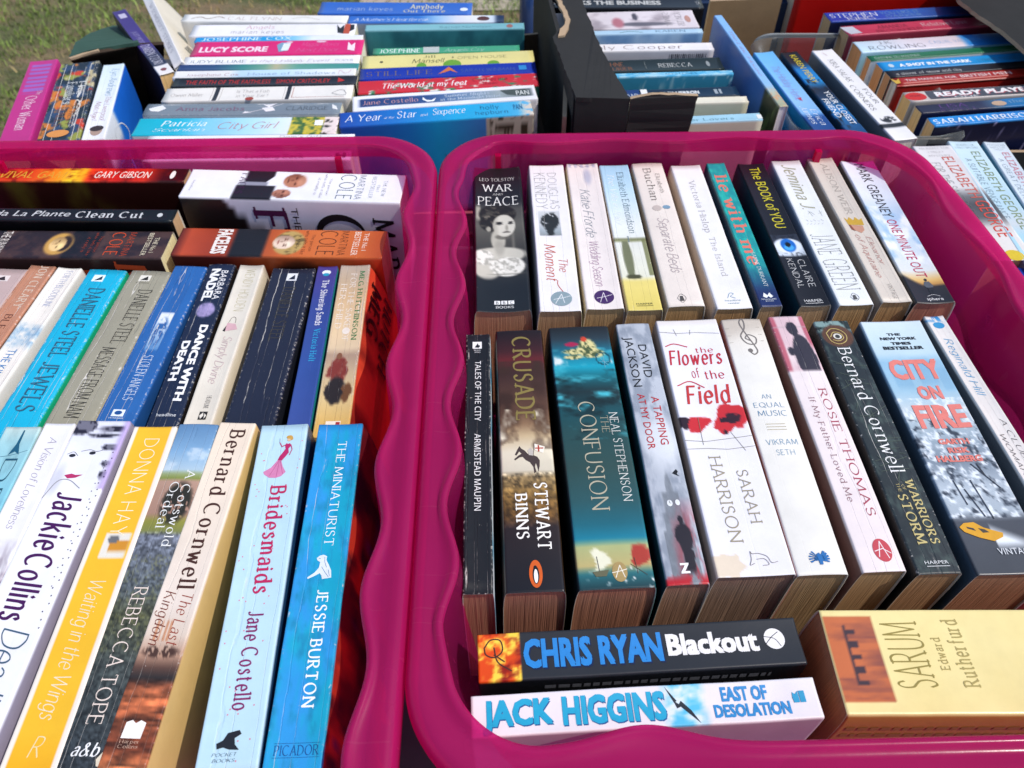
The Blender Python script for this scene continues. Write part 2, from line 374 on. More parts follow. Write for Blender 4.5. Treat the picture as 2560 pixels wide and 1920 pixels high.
def book(c, label='', head='far', z=0.0, L=None, W=None, T=None, col='#888', paint=None, left=None, right=None, pages='#a9855c',
         wear=1, curv=0.0, fl=0.07, res=None, texts=(), group=None, lean=0.0, open_r=0.0, name='paperback_book', shift=0.0, hard=False):
    f = book_frame(c, head, z, L, lean)
    L = f.L; T = T or f.T; W = W or (0.111 if L < 0.187 else 0.128)
    if shift: f.c = f.c + f.R * shift
    org = f.c - f.N * W
    M = Matrix(((f.R[0], -f.A[0], f.N[0], org[0]), (f.R[1], -f.A[1], f.N[1], org[1]), (f.R[2], -f.A[2], f.N[2], org[2]), (0, 0, 0, 1)))
    root = thing(name, M, label, 'book', group)
    NU, NV = res or ((14, 24) if paint is None else (20, 90))
    if curv == 0 and not hard and T > .011: curv = -rnd.uniform(.25, .8)      # read books go hollow along the spine
    e = 0.00045 if not hard else 0.0022
    cv = curv / 1000.0
    r = 0.0009 if not hard else .002
    def prof(u): return cv * (1 - (2 * u - 1) ** 2) - max(cv, 0)
    # cross-section columns:  (x, z, u-for-print, face)
    sec = []
    ds = [W - .0002, W * .75, W * .5, W * .3, .022, .012, .006, .003, .0015 + r]
    for d in ds: sec.append((-float(half_w(d, T, fl)), W - d, -(d / W), 0))
    for a in (20, 55): sec.append((-T / 2 + r - r * math.cos(math.radians(a)), W - r + r * math.sin(math.radians(a)) + prof(0), -.0001, 1))
    for i in range(NU + 1):
        u = i / NU; x = (u - .5) * (T - 2 * r * .7); sec.append((x, W + prof(u), u, 1))
    for a in (55, 20): sec.append((T / 2 - r + r * math.cos(math.radians(a)), W - r + r * math.sin(math.radians(a)) + prof(0), 1.0001, 1))
    for d in reversed(ds): sec.append((float(half_w(d, T, fl)) + open_r * (max(d - .003, 0) / W) ** .8, W - d, 1 + d / W, 2))   # a cover may gape
    sec = np.array(sec); nc = len(sec); nr = NV + 1
    vv = np.linspace(0, 1, nr); yy = L / 2 - vv * L
    wob = (fbm(vv * 3 + rnd.random() * 50, np.zeros(nr), 3) - .5) * 0.0012   # nothing second-hand is quite straight
    X = sec[None, :, 0] + wob[:, None]; Z = np.repeat(sec[None, :, 1], nr, 0); Y = np.repeat(yy[:, None], nc, 1)
    if curv < 0:   # hollow spines dip at the ends too
        pass
    out = np.stack([X, Y, Z], 2).reshape(-1, 3)
    sx = 1 - 2 * e / T
    inn = np.stack([sec[None, :, 0] * sx + wob[:, None], np.clip(Y, -L / 2 + 0, L / 2), np.where(sec[None, :, 3] == 1, Z - e, Z)], 2).reshape(-1, 3)
    V = np.vstack([out, inn]); n0 = nr * nc; F = []
    idx = lambda i, j, s=0: s * n0 + i * nc + j
    for i in range(nr - 1):
        for j in range(nc - 1):
            F.append((idx(i, j), idx(i + 1, j), idx(i + 1, j + 1), idx(i, j + 1)))
    for j in range(nc - 1):
        F.append((idx(0, j), idx(0, j + 1), idx(0, j + 1, 1), idx(0, j, 1)))
        F.append((idx(nr - 1, j), idx(nr - 1, j, 1), idx(nr - 1, j + 1, 1), idx(nr - 1, j + 1)))
    for i in range(nr - 1):
        F.append((idx(i, 0), idx(i, 0, 1), idx(i + 1, 0, 1), idx(i + 1, 0)))
        F.append((idx(i, nc - 1), idx(i + 1, nc - 1), idx(i + 1, nc - 1, 1), idx(i, nc - 1, 1)))
    for i in range(nr - 1):
        for j in range(nc - 1): F.append((idx(i, j, 1), idx(i, j + 1, 1), idx(i + 1, j + 1, 1), idx(i + 1, j, 1)))
    U = np.repeat(sec[None, :, 2], nr, 0).ravel(); VV = np.repeat(vv[:, None], nc, 1).ravel()
    base = np.tile(hx(col), (len(U), 1))
    if paint is not None: base = paint(np.clip(U, 0, 1), VV, base)
    lc = hx(left) if isinstance(left, str) else None; rc = hx(right) if isinstance(right, str) else None
    s0 = U < -.0005; s2 = U > 1.0005
    if lc is not None: base[s0] = lc
    if rc is not None: base[s2] = rc
    if callable(left): base[s0] = left(-U[s0], VV[s0], base[s0])
    if callable(right): base[s2] = right(U[s2] - 1, VV[s2], base[s2])
    CC = np.vstack([base, np.tile(hx('#d8d0c0'), (n0, 1))])
    UVs = np.stack([U, VV], 1); UVs = np.vstack([UVs, UVs])
    link('cover', mesh_np('cover', V, F, [cover_mat(wear)], True, UVs, CC), root)
    # page block: curved top follows the spine, sides follow the covers
    px = .0007 + e; nx = 12; zs = [0.0016, W * .3, W * .6, W - .024, W - .012, W - .006, W - .0035 - max(0, -cv) - e]
    PV = []; PF = []; PU = []
    gx = np.linspace(0, 1, nx + 1); inset = .0011 if not hard else .003
    rows = [(zz, None) for zz in zs] + [('top', None)]
    ring = []
    for side, y in ((0, L / 2 - inset), (1, -L / 2 + inset)):
        for zz, _ in rows:
            for u in gx:
                if zz == 'top': z_ = W + float(prof(u)) - e - .0004; hw = T / 2 - e - .0002
                else: z_ = zz; hw = float(half_w(W - zz, T, fl)) - e - .0002
                PV.append(((2 * u - 1) * hw + (wob[0] if side == 0 else wob[-1]), y, z_)); PU.append((u * T, W - z_))
    nrw = len(rows); q = lambda s, r_, i: s * nrw * (nx + 1) + r_ * (nx + 1) + i
    for r_ in range(nrw - 1):
        for i in range(nx):
            PF.append((q(0, r_, i), q(0, r_ + 1, i), q(0, r_ + 1, i + 1), q(0, r_, i + 1)))
            PF.append((q(1, r_, i), q(1, r_, i + 1), q(1, r_ + 1, i + 1), q(1, r_ + 1, i)))
    for i in range(nx):
        PF.append((q(0, 0, i), q(0, 0, i + 1), q(1, 0, i + 1), q(1, 0, i)))
        PF.append((q(0, nrw - 1, i), q(1, nrw - 1, i), q(1, nrw - 1, i + 1), q(0, nrw - 1, i + 1)))
    for r_ in range(nrw - 1):
        PF.append((q(0, r_, 0), q(1, r_, 0), q(1, r_ + 1, 0), q(0, r_ + 1, 0)))
        PF.append((q(0, r_, nx), q(0, r_ + 1, nx), q(1, r_ + 1, nx), q(1, r_, nx)))
    link('pages', mesh_np('pages', PV, PF, [page_mat(pages)], False, PU), root)
    BOOKS.append((root, f, dict(L=L, T=T, W=W, fl=fl, cv=cv, r=r, e=e, wob=wob, op=open_r, texts=texts, head=head)))
    return root

def place(b, face, u, v, lift):
    """print coordinates (u rightwards, v head to foot) -> the book's own space"""
    L, T, W, fl, cv, r = b['L'], b['T'], b['W'], b['fl'], b['cv'], b['r']
    u = np.asarray(u, float); v = np.asarray(v, float)
    y = L / 2 - v * L; wb = np.interp(v, np.linspace(0, 1, len(b['wob'])), b['wob'])
    if face == 'S':
        ez = W + cv * (1 - (2 * u - 1) ** 2) - max(cv, 0)
        return np.stack([(u - .5) * T + wb, y, ez + lift], 1)
    if face == 'R':
        d = u * W; return np.stack([half_w(d, T, fl) + b['op'] * (np.maximum(d - .003, 0) / W) ** .8 + lift * (4 if b['op'] else 1) + wb, y, W - d], 1)
    d = (1 - u) * W; return np.stack([-half_w(d, T, fl) - lift + wb, y, W - d], 1)

def vmap(fr, head, v):
    if abs(v) <= 1.5: return v
    t = np.linspace(-.3, 1.3, 161); pts = fr.head[None] + (fr.A * fr.L)[None] * t[:, None]
    pr = np.array([proj(p) for p in pts]); s = pr[:, 1] if head in ('far', 'near') else pr[:, 0]
    o = np.argsort(s); return float(np.interp(v, s[o], t[o]))

def split_long(V, F, cuts):
    """cut lettering along lines of constant first coordinate so that it follows a curved spine"""
    bm = bmesh.new(); vs_ = [bm.verts.new(v) for v in V]
    for f in F:
        try: bm.faces.new([vs_[i] for i in f])
        except ValueError: pass
    for ax, c in cuts:
        no = Vector((1, 0, 0)) if ax == 0 else Vector((0, 1, 0)); co = Vector((c, 0, 0)) if ax == 0 else Vector((0, c, 0))
        bmesh.ops.bisect_plane(bm, geom=bm.verts[:] + bm.edges[:] + bm.faces[:], plane_co=co, plane_no=no)
    bm.verts.index_update(); v = np.array([tuple(q.co) for q in bm.verts]); f = [tuple(q.index for q in g.verts) for g in bm.faces]; bm.free()
    return v, f

def print_all():
    reqs = set()
    for root, f, b in BOOKS:
        for t in b['texts']:
            if t[0] == 'T' and t[2] in OFFS: reqs.add((t[1], OFFS[t[2]]))
    sans_prepare(sorted(reqs))
    for root, fr, b in BOOKS:
        lift = 0.00009
        for t in b['texts']:
            kind = t[0]; lift += 0.00003
            kw = t[-1] if isinstance(t[-1], dict) else {}
            face = kw.get('f', 'S'); mode = kw.get('m', 'd')
            if kind == 'T':
                _, txt, style, colr, u0, u1, v0, v1 = t[:8]
                v0, v1 = vmap(fr, b['head'], v0), vmap(fr, b['head'], v1)
                V, F = text_geo(txt, style); V = V.copy()
                mn = V.min(0); mx = V.max(0)
                # caps height defines the box: descenders may hang below it
                lo = 0.0 if mn[1] < -8 and kw.get('desc', True) else mn[1]
                a = (V[:, 0] - mn[0]) / (mx[0] - mn[0] + 1e-9); h = (V[:, 1] - lo) / (mx[1] - lo + 1e-9)
                if abs(b['cv']) > .0003 and face == 'S':
                    q = np.stack([a, h, V[:, 2]], 1)
                    q, F = split_long(q, F, [((1 if mode == 'd' else 0), c) for c in (.2, .4, .6, .8)]); a, h, zz = q[:, 0], q[:, 1], q[:, 2]
                else: zz = V[:, 2]
                if mode == 'd': u = u0 + (u1 - u0) * h; v = v0 + (v1 - v0) * a
                elif mode == 'a': u = u0 + (u1 - u0) * a; v = v1 + (v0 - v1) * h
                elif mode == 'x': u = u1 - (u1 - u0) * h; v = v1 - (v1 - v0) * a   # reads foot to head
                pos = place(b, face, u, v, lift); ax = 2 if face == 'S' else 0
                sh = kw.get('sh'); pos[:, ax] += (zz * 0.00002 + (.00004 if sh else 0)) * (-1 if face == 'L' else 1)
                if sh:
                    p2 = place(b, face, u + sh[1], v + sh[2], lift); p2[:, ax] += (zz * 0.000003)
                    link('lettering_shadow_print' if False else 'lettering_outline', mesh_np('lettering_outline', p2, F, [ink_mat(sh[0])]), root); 
                link('lettering', mesh_np('lettering', pos, F, [ink_mat(colr, kw.get('rough', .4), kw.get('metal', 0))]), root)
            elif kind in ('P', 'E', 'B', 'LN'):
                colr = t[1]; V = []; F = []
                def addpoly(uv):
                    i = len(V); V.extend(uv)
                    for tri in tessellate_polygon([[Vector((a, c * 4, 0)) for a, c in uv]]): F.append(tuple(i + k for k in tri))
                vm = lambda q: vmap(fr, b['head'], q)
                if kind == 'P':
                    for poly in t[2]: addpoly([(a, vm(c)) for a, c in poly])
                elif kind == 'E':
                    for cu, c_v, ru, rv in t[2]:
                        c_v = vm(c_v); addpoly([(cu + ru * math.cos(a), c_v + rv * math.sin(a)) for a in np.linspace(0, 2 * math.pi, 28)[:-1]])
                elif kind == 'B':
                    for u0, u1, v0, v1 in t[2]:
                        v0, v1 = vm(v0), vm(v1); n = 6; i = len(V)
                        for k in range(n + 1): V += [(u0 + (u1 - u0) * k / n, v0), (u0 + (u1 - u0) * k / n, v1)]
                        F += [(i + 2 * k, i + 2 * k + 1, i + 2 * k + 3, i + 2 * k + 2) for k in range(n)]
                elif kind == 'LN':
                    wd = t[3] * .00032; sc2 = np.array([b['T'] if face == 'S' else b['W'], b['L']])
                    for line in t[2]:
                        pts = _cr([(a, vm(c)) for a, c in line], 6) if kw.get('smooth', True) and len(line) > 2 else [np.array((a, vm(c))) for a, c in line]
                        for i in range(len(pts) - 1):
                            p, q = np.array(pts[i]) * sc2, np.array(pts[i + 1]) * sc2; dd = q - p; dd = dd / (np.hypot(*dd) + 1e-9)
                            nn = np.array([-dd[1], dd[0]]) * wd / 2; k = len(V); e_ = dd * wd * .3
                            V += [tuple(w_ / sc2) for w_ in (p - e_ + nn, q + e_ + nn, q + e_ - nn, p - e_ - nn)]; F.append((k, k + 1, k + 2, k + 3))
                V = np.array(V)
                if kind in 'PE' and face == 'S' and abs(b['cv']) > .0002:
                    q, F = split_long(np.stack([V[:, 0], V[:, 1], V[:, 0] * 0], 1), F, [(0, c) for c in np.arange(.1, .95, .1)]); V = q[:, :2]
                pos = place(b, face, V[:, 0], V[:, 1], lift)
                if kind == 'LN': pos[:, 2 if face == 'S' else 0] += (np.arange(len(pos)) // 4 % 7) * 2e-6
                link('printed_emblem', mesh_np('printed_emblem', pos, F, [ink_mat(colr, kw.get('rough', .4), kw.get('metal', 0))]), root)
# ------------------------------------------------------------------ ground, tables
FLOOR = -0.1335                # tub floor / table level, relative to the spines
def ground():
    m, n, l, b = newmat('lawn')
    tc = N(n, 'ShaderNodeTexCoord')
    mp = N(n, 'ShaderNodeMapping'); mp.inputs['Rotation'].default_value = (0, 0, .45); mp.inputs['Scale'].default_value = (1, 2.6, 1); l.new(tc.outputs['Object'], mp.inputs[0])
    a = N(n, 'ShaderNodeTexNoise', Scale=2.3, Detail=5.0, Roughness=.62); l.new(mp.outputs[0], a.inputs['Vector'])
    c = N(n, 'ShaderNodeTexNoise', Scale=38.0, Detail=6.0, Roughness=.75); l.new(mp.outputs[0], c.inputs['Vector'])
    d = N(n, 'ShaderNodeTexNoise', Scale=150.0, Detail=3.0, Roughness=.7); l.new(tc.outputs['Object'], d.inputs['Vector'])
    r = N(n, 'ShaderNodeValToRGB'); e = r.color_ramp.elements
    e[0].position = .40; e[0].color = (.085, .115, .035, 1); e[1].position = .62; e[1].color = (.28, .19, .11, 1)
    x = e.new(.5); x.color = (.17, .155, .07, 1)
    l.new(mth(n, l, 'ADD', mth(n, l, 'MULTIPLY', a.outputs[0], .75), mth(n, l, 'MULTIPLY', c.outputs[0], .27)), r.inputs[0])
    g = mth(n, l, 'ADD', .6, mth(n, l, 'MULTIPLY', mth(n, l, 'MULTIPLY', d.outputs[0], c.outputs[0]), 2.4))
    l.new(mixc(n, l, 1.0, r.outputs[0], g, 'MULTIPLY'), b.inputs['Base Color']); b.inputs['Roughness'].default_value = .95
    bp = N(n, 'ShaderNodeBump', Strength=1.0, Distance=.02); l.new(c.outputs[0], bp.inputs['Height']); l.new(bp.outputs[0], b.inputs['Normal'])
    nn = 60; xs = np.linspace(-30, 30, nn + 1); V = [(x_, y_, 0) for y_ in xs + 20 for x_ in xs]
    F = [(j * (nn + 1) + i, j * (nn + 1) + i + 1, (j + 1) * (nn + 1) + i + 1, (j + 1) * (nn + 1) + i) for j in range(nn) for i in range(nn)]
    link('ground', mesh_np('ground', V, F, [m]), kind='structure')
    # blades
    gm, n, l, b = newmat('grass_blades')
    oi = N(n, 'ShaderNodeAttribute', attribute_name='print'); l.new(oi.outputs['Color'], b.inputs['Base Color']); b.inputs['Roughness'].default_value = .6
    rs = np.random.RandomState(3); K = 70000
    X = np.where(rs.rand(K) < .8, rs.uniform(-2.9, .1, K), rs.uniform(-.4, 1.6, K)); Y = rs.uniform(1.3, 4.6, K)
    dens = fbm(X * 1.6 + Y * .7, Y * 3.4 - X * 1.2, 9); k = dens > rs.uniform(.28, .62, K); X, Y, dens = X[k], Y[k], dens[k]; K = len(X)
    h = rs.uniform(.010, .030, K); a = rs.uniform(0, 6.28, K); w = rs.uniform(.0012, .0026, K); ln = rs.uniform(.3, 1.4, K) * h; la = a + rs.normal(0, .6, K) + 1.2
    p = np.stack([X, Y, np.zeros(K)], 1); s = np.stack([np.cos(a) * w, np.sin(a) * w, np.zeros(K)], 1); t = np.stack([np.cos(la) * ln, np.sin(la) * ln, h], 1)
    mid = p + t * np.array([.35, .35, .6]); V = np.stack([p - s, p + s, mid + s * .7, mid - s * .7, p + t], 1).reshape(-1, 3)
    F = []; 
    for i in range(K): q = 5 * i; F += [(q, q + 1, q + 2, q + 3), (q + 3, q + 2, q + 4)]
    base = mixa(np.tile(hx('#b89c68'), (K, 1)), np.tile(hx('#7c9440'), (K, 1)), (dens - .38) * 5 + rs.normal(0, .25, K)) * rs.uniform(.65, 1.15, (K, 1))
    link('grass', mesh_np('grass', V, F, [gm], col=np.repeat(base, 5, 0)), kind='stuff')
ground()

def bm_box(bm, x0, x1, y0, y1, z0, z1, M=None, bev=0):
    r = bmesh.ops.create_cube(bm, size=1.0); v = r['verts']
    bmesh.ops.scale(bm, vec=(x1 - x0, y1 - y0, z1 - z0), verts=v); bmesh.ops.translate(bm, vec=((x0 + x1) / 2, (y0 + y1) / 2, (z0 + z1) / 2), verts=v)
    if bev:
        es = {e for q in v for e in q.link_edges}; v = bmesh.ops.bevel(bm, geom=list(es), offset=bev, segments=2, affect='EDGES')['verts']
    if M is not None: bmesh.ops.transform(bm, matrix=M, verts=v)
def simple_mat(name, c, rough=.6, sc=40, amp=.3, bump=.3, dist=.0008, metal=0):
    if name in MATS: return MATS[name]
    m, n, l, b = newmat(name); tc = N(n, 'ShaderNodeTexCoord')
    a = N(n, 'ShaderNodeTexNoise', Scale=float(sc), Detail=6.0, Roughness=.7); l.new(tc.outputs['Object'], a.inputs['Vector'])
    g = mth(n, l, 'ADD', 1 - amp, mth(n, l, 'MULTIPLY', a.outputs[0], 2 * amp)); l.new(mixc(n, l, 1.0, tuple(c), g, 'MULTIPLY'), b.inputs['Base Color'])
    b.inputs['Roughness'].default_value = rough; b.inputs['Metallic'].default_value = metal
    bp = N(n, 'ShaderNodeBump', Strength=bump, Distance=dist); l.new(a.outputs[0], bp.inputs['Height']); l.new(bp.outputs[0], b.inputs['Normal'])
    MATS[name] = m; return m
def table(x0, x1, y0, y1, label):
    t = thing('trestle_table', Matrix.Translation(((x0 + x1) / 2, (y0 + y1) / 2, 0)), label, 'table', 'folding trestle tables under the books')
    hx_, hy = (x1 - x0) / 2, (y1 - y0) / 2; zt = S + FLOOR - .0015
    bm = bmesh.new(); bm_box(bm, -hx_, hx_, -hy, hy, zt - .035, zt, bev=.006)
    bm_obj('tabletop', bm, simple_mat('table_plastic', (.06, .055, .06), .5, 90, .2), t)
    for sx in (-1, 1):
        for sy in (-1, 1):
            bm = bmesh.new(); x = sx * (hx_ - .12); y = sy * (hy - .08)
            bmesh.ops.create_cone(bm, cap_ends=True, segments=14, radius1=.014, radius2=.014, depth=zt - .035, matrix=Matrix.Translation((x, y, (zt - .035) / 2)))
            bm_obj('leg', bm, simple_mat('steel_tube', (.25, .25, .26), .35, 20, .1, metal=1), t, True)
table(-1.0, .95, -.12, .655, 'near folding table carrying the two magenta tubs')
table(-.56, 1.35, .672, 1.07, 'far folding table carrying the cardboard boxes')

# ------------------------------------------------------------------ the magenta tubs
def tub_mat(name, dif, tra, fac):
    if name in MATS: return MATS[name]
    m, n, l, b = newmat(name); out = n['Material Output']
    tc = N(n, 'ShaderNodeTexCoord'); a = N(n, 'ShaderNodeTexNoise', Scale=14.0, Detail=4.0); l.new(tc.outputs['Object'], a.inputs['Vector'])
    f = N(n, 'ShaderNodeTexNoise', Scale=700.0, Detail=3.0); l.new(tc.outputs['Object'], f.inputs['Vector'])
    g = mth(n, l, 'ADD', .8, mth(n, l, 'MULTIPLY', a.outputs[0], .4)); l.new(mixc(n, l, 1.0, tuple(dif), g, 'MULTIPLY'), b.inputs['Base Color'])
    # scratches: long thin streaks
    mp = N(n, 'ShaderNodeMapping'); mp.inputs['Rotation'].default_value = (.3, .2, .9); mp.inputs['Scale'].default_value = (6, 260, 60); l.new(tc.outputs['Object'], mp.inputs[0])
    sc = N(n, 'ShaderNodeTexNoise', Scale=1.0, Detail=2.0); l.new(mp.outputs[0], sc.inputs['Vector'])
    scr = mth(n, l, 'MULTIPLY', mth(n, l, 'GREATER_THAN', sc.outputs[0], .69), .3)
    l.new(mth(n, l, 'ADD', mth(n, l, 'ADD', .10, mth(n, l, 'MULTIPLY', a.outputs[0], .26)), scr), b.inputs['Roughness'])
    b.inputs['Specular IOR Level'].default_value = .65
    bp = N(n, 'ShaderNodeBump', Strength=.35, Distance=.0012)
    l.new(mth(n, l, 'ADD', a.outputs[0], mth(n, l, 'MULTIPLY', f.outputs[0], .04)), bp.inputs['Height']); l.new(bp.outputs[0], b.inputs['Normal'])
    tl = N(n, 'ShaderNodeBsdfTranslucent'); tl.inputs[0].default_value = (*dif, 1)
    tr = N(n, 'ShaderNodeBsdfTransparent'); tr.inputs[0].default_value = (*tra, 1)
    m1 = N(n, 'ShaderNodeMixShader'); m1.inputs[0].default_value = .55; l.new(b.outputs[0], m1.inputs[1]); l.new(tl.outputs[0], m1.inputs[2])
    m2 = N(n, 'ShaderNodeMixShader'); m2.inputs[0].default_value = fac; l.new(m1.outputs[0], m2.inputs[1]); l.new(tr.outputs[0], m2.inputs[2])
    l.new(m2.outputs[0], out.inputs['Surface']); MATS[name] = m; return m
ROT = math.radians(1.35)
def tub(cx, cy, hw, hl, rimz, label, bow_r=0, bow_l=0, ph_l=None, ph_r=None, far_wave=None, near_wave=None, rib_x=(.06, .088), name='storage_tub'):
    M = Matrix.Translation((cx, cy, S + FLOOR)) @ Matrix.Rotation(ROT, 4, 'Z')
    root = thing(name, M, label, 'tub', 'translucent magenta storage tubs'); H = rimz - FLOOR
    NS, NC = 110, 22
    def ring(ins):
        a, b = hw - ins, hl - ins; r = max(.056 - ins * .55, .03); pts = []
        for (sx, sy, a0) in ((1, 1, 0), (-1, 1, 90), (-1, -1, 180), (1, -1, 270)):
            for k in range(NC):
                t = math.radians(a0 + 90 * k / NC); pts.append((sx * (a - r) + r * math.cos(t), sy * (b - r) + r * math.sin(t), math.cos(t), math.sin(t)))
            t = math.radians(a0 + 90); p0 = (sx * (a - r) + r * math.cos(t), sy * (b - r) + r * math.sin(t))
            nx = {0: (-1, 1), 90: (-1, -1), 180: (1, -1), 270: (1, 1)}[a0]
            t2 = math.radians(a0 + 90); p1 = (nx[0] * (a - r) + r * math.cos(t2), nx[1] * (b - r) + r * math.sin(t2))
            for k in range(NS): q = k / NS; pts.append((p0[0] + (p1[0] - p0[0]) * q, p0[1] + (p1[1] - p0[1]) * q, math.cos(t2), math.sin(t2)))
        return np.array(pts)
    # (inset, height, wave share)
    prof = [(.004, H - .020, 0), (-.0005, H - .019, 0), (-.0012, H - .008, 0), (0, H - .003, 0), (.002, H - .0008, 0), (.005, H, 0), (.008, H - .0006, 0), (.0115, H - .0012, .35), (.0145, H - .0016, .75),
            (.0162, H + .0002, 1), (.0178, H + .0010, 1), (.0194, H + .0004, 1), (.0207, H - .0022, 1), (.0212, H - .008, .98), (.0218, H - .014, .95), (.0225, H - .026, .85), (.025, H - .055, .55), (.029, H - .09, .25), (.034, .012, 0), (.040, .003, 0), (.052, .0015, 0)]
    rings = []
    for ins, z, wv in prof:
        p = ring(max(ins, -.002)); x, y, nx, ny = p.T.copy()
        w = np.zeros(len(x)); yy = y; env = np.clip((hl - .05 - np.abs(y)) / .03, 0, 1)
        if ph_r is not None: w = np.where(nx > .9, np.cos((yy - ph_r[0]) / ph_r[1] * 2 * math.pi) * ph_r[2] * env, w)
        if ph_l is not None: w = np.where(nx < -.9, np.cos((yy - ph_l[0]) / ph_l[1] * 2 * math.pi) * ph_l[2] * env, w)
        for fn, s in ((far_wave, 1), (near_wave, -1)):
            if fn is not None: w = np.where(ny * s > .9, fn(x), w)
        x2 = x - nx * w * wv; y2 = y - ny * w * wv
        y2 = y2 + np.where(ny > .3, max(ins - .0165, 0) * .95 * ny, 0)
        x2 = x2 + np.where(nx > 0, bow_r, -bow_l) * np.clip(1 - (y / hl) ** 2, 0, 1) * np.abs(nx) * (1 if z > H * .4 else z / (H * .4))
        rings.append(np.stack([x2, y2, np.full(len(x), z)], 1))
    n = len(rings[0]); V = np.vstack(rings); F = []
    for k in range(len(rings) - 1):
        for i in range(n): j = (i + 1) % n; F.append((k * n + i, k * n + j, (k + 1) * n + j, (k + 1) * n + i))
    F.append(tuple((len(rings) - 1) * n + i for i in range(n)))
    mat = tub_mat('magenta_plastic', (.88, .03, .30), (.90, .30, .62), .64)
    nr = 6 * n                     # faces of the rim
    rim = [f for f in F[:12 * n]]; wall = F[12 * n:]
    def sub(fs):
        used = sorted({i for f in fs for i in f}); mp = {i: k for k, i in enumerate(used)}; return V[used], [tuple(mp[i] for i in f) for f in fs]
    v, f = sub(rim); link('rim', mesh_np('rim', v, f, [tub_mat('magenta_rim', (.84, .024, .25), (.80, .15, .45), .40)], True), root)
    v, f = sub(wall); link('wall', mesh_np('wall', v, f, [mat], True), root)
    # stiffening ribs moulded down the outside
    rm = tub_mat('magenta_rib', (.70, .005, .12), (.5, .02, .15), .12)
    for x in (-hw + rib_x[0], hw - rib_x[1]):
        for s in (1,):
            bm = bmesh.new(); bm_box(bm, x - .0026, x + .0026, -.0025, .0025, .02, H - .010)
            for q in bm.verts: q.co.y = s * (hl - .0215 + (q.co.z / H) * .001 + q.co.y)
            bm_obj('rib', bm, rm, root)
    return root
# ------------------------------------------------------------------ left tub and its books
W_ = .72
def T(txt, st, c, u0, u1, v0, v1, **k): return ('T', txt, st, c, u0, u1, v0, v1, k)
def EL(c, *e): return ('E', c, list(e), {})
def BX(c, *e): return ('B', c, list(e), {})
def PL(c, *e): return ('P', c, list(e), {})
def LN(c, w, *e, **k): return ('LN', c, list(e), w, k)
def worn_field(cols, sx=6, sy=30, s=1, amt=1.0):
    """blotchy printed colour field"""
    def f(u, v, b):
        n_ = fbm(u * sx, v * sy, s); return mixa(np.tile(hx(cols[0]), (len(u), 1)), np.tile(hx(cols[1]), (len(u), 1)), (n_ - .35) * 3 * amt)
    return f
def ramp(*st):
    def f(u, v, b): return stops(v, st)
    return f
def blurb(colr, seed, rows=8, face='L', v0=.1, v1=.5, u0=.1, u1=.8, big=0):
    """lines of small back-cover print, as short bars of word length"""
    r = random.Random(seed); out = []
    for i in range(rows):
        u = u0 + (u1 - u0) * i / rows; v = v0
    for i in range(rows):
        a = u0 + (u1 - u0) * i / rows
        w = v0
        while w < v1:
            q = r.uniform(.012, .035); out.append((a, a + (u1 - u0) / rows * .45, w, min(w + q, v1))); w += q + .008
    return ('B', colr, out, {'f': face})

tub(-.2812, .302, .222, .309, .020, 'left magenta storage tub packed with paperbacks, running off the left of the photo', ph_r=(.113, .080, .0036), bow_r=.001, bow_l=.008)
G1 = 'paperbacks in the near row of the left tub'
G2 = 'paperbacks in the middle row of the left tub'
G3 = 'paperbacks lying along the back of the left tub'

def face(b, u, v, cu, cv, ru, rv, skin='#d8a888', dark='#3a2420', side=1, hair=None):
    """a printed portrait, forehead towards the head of the book"""
    t_ = lambda c: np.tile(hx(c), (len(u), 1)); m_ = ell(u, v, cu, cv, ru, rv, .1)
    if hair: b = mixa(b, t_(hair), ell(u, v, cu - side * ru * .1, cv - rv * .3, ru * 1.3, rv * 1.15, .15))
    b = mixa(b, t_(skin), m_); b = mixa(b, t_(dark), m_ * np.clip(side * (cu - u) / ru * .9 + .1, 0, 1) * .55); b = mixa(b, np.minimum(t_(skin) * 1.18, 1), ell(u, v, cu + side * ru * .25, cv - rv * .45, ru * .4, rv * .25, 1.0) * .7)
    for s_ in (-1, 1):
        b = mixa(b, t_(dark), ell(u, v, cu + s_ * ru * .42, cv - rv * .08, ru * .20, rv * .085, .5)); b = mixa(b, t_(dark), ell(u, v, cu + s_ * ru * .44, cv - rv * .25, ru * .26, rv * .04, .6) * .7)
    b = mixa(b, t_(dark), ell(u, v, cu - side * ru * .08, cv + rv * .22, ru * .12, rv * .14, .9) * .5); return mixa(b, t_('#8a3c34' if not skin.startswith('#b') else dark), ell(u, v, cu, cv + rv * .55, ru * .34, rv * .07, .5) * .85)
def eiffel(u, v, b):
    b = stops(v, [(0, '#bcd0cc'), (.06, '#9cc8cf'), (.3, '#7ec3d6'), (1, '#5ba7c0')]); return mixa(b, b * .8, (fbm(u * 5, v * 20, 2) - .5) * 2)
book([(12, 1068), (104, 1066), (0, 1270), (-92, 1270)], 'teal paperback with a blue tower drawing, cut off at the left edge', L=.208, paint=eiffel, right='#9aa39a', left='#6d97a0', group=G1,
     texts=[PL('#1d5f7d', [(.56, 1075), (.60, 1075), (.63, 1110), (.75, 1136), (.60, 1128), (.45, 1137), (.54, 1110)]), LN('#1d5f7d', .8, [(.1, 1143), (.5, 1138), (.95, 1126)]), T('DEL', 'n', '#20566f', .45, .8, 1146, 1330)])
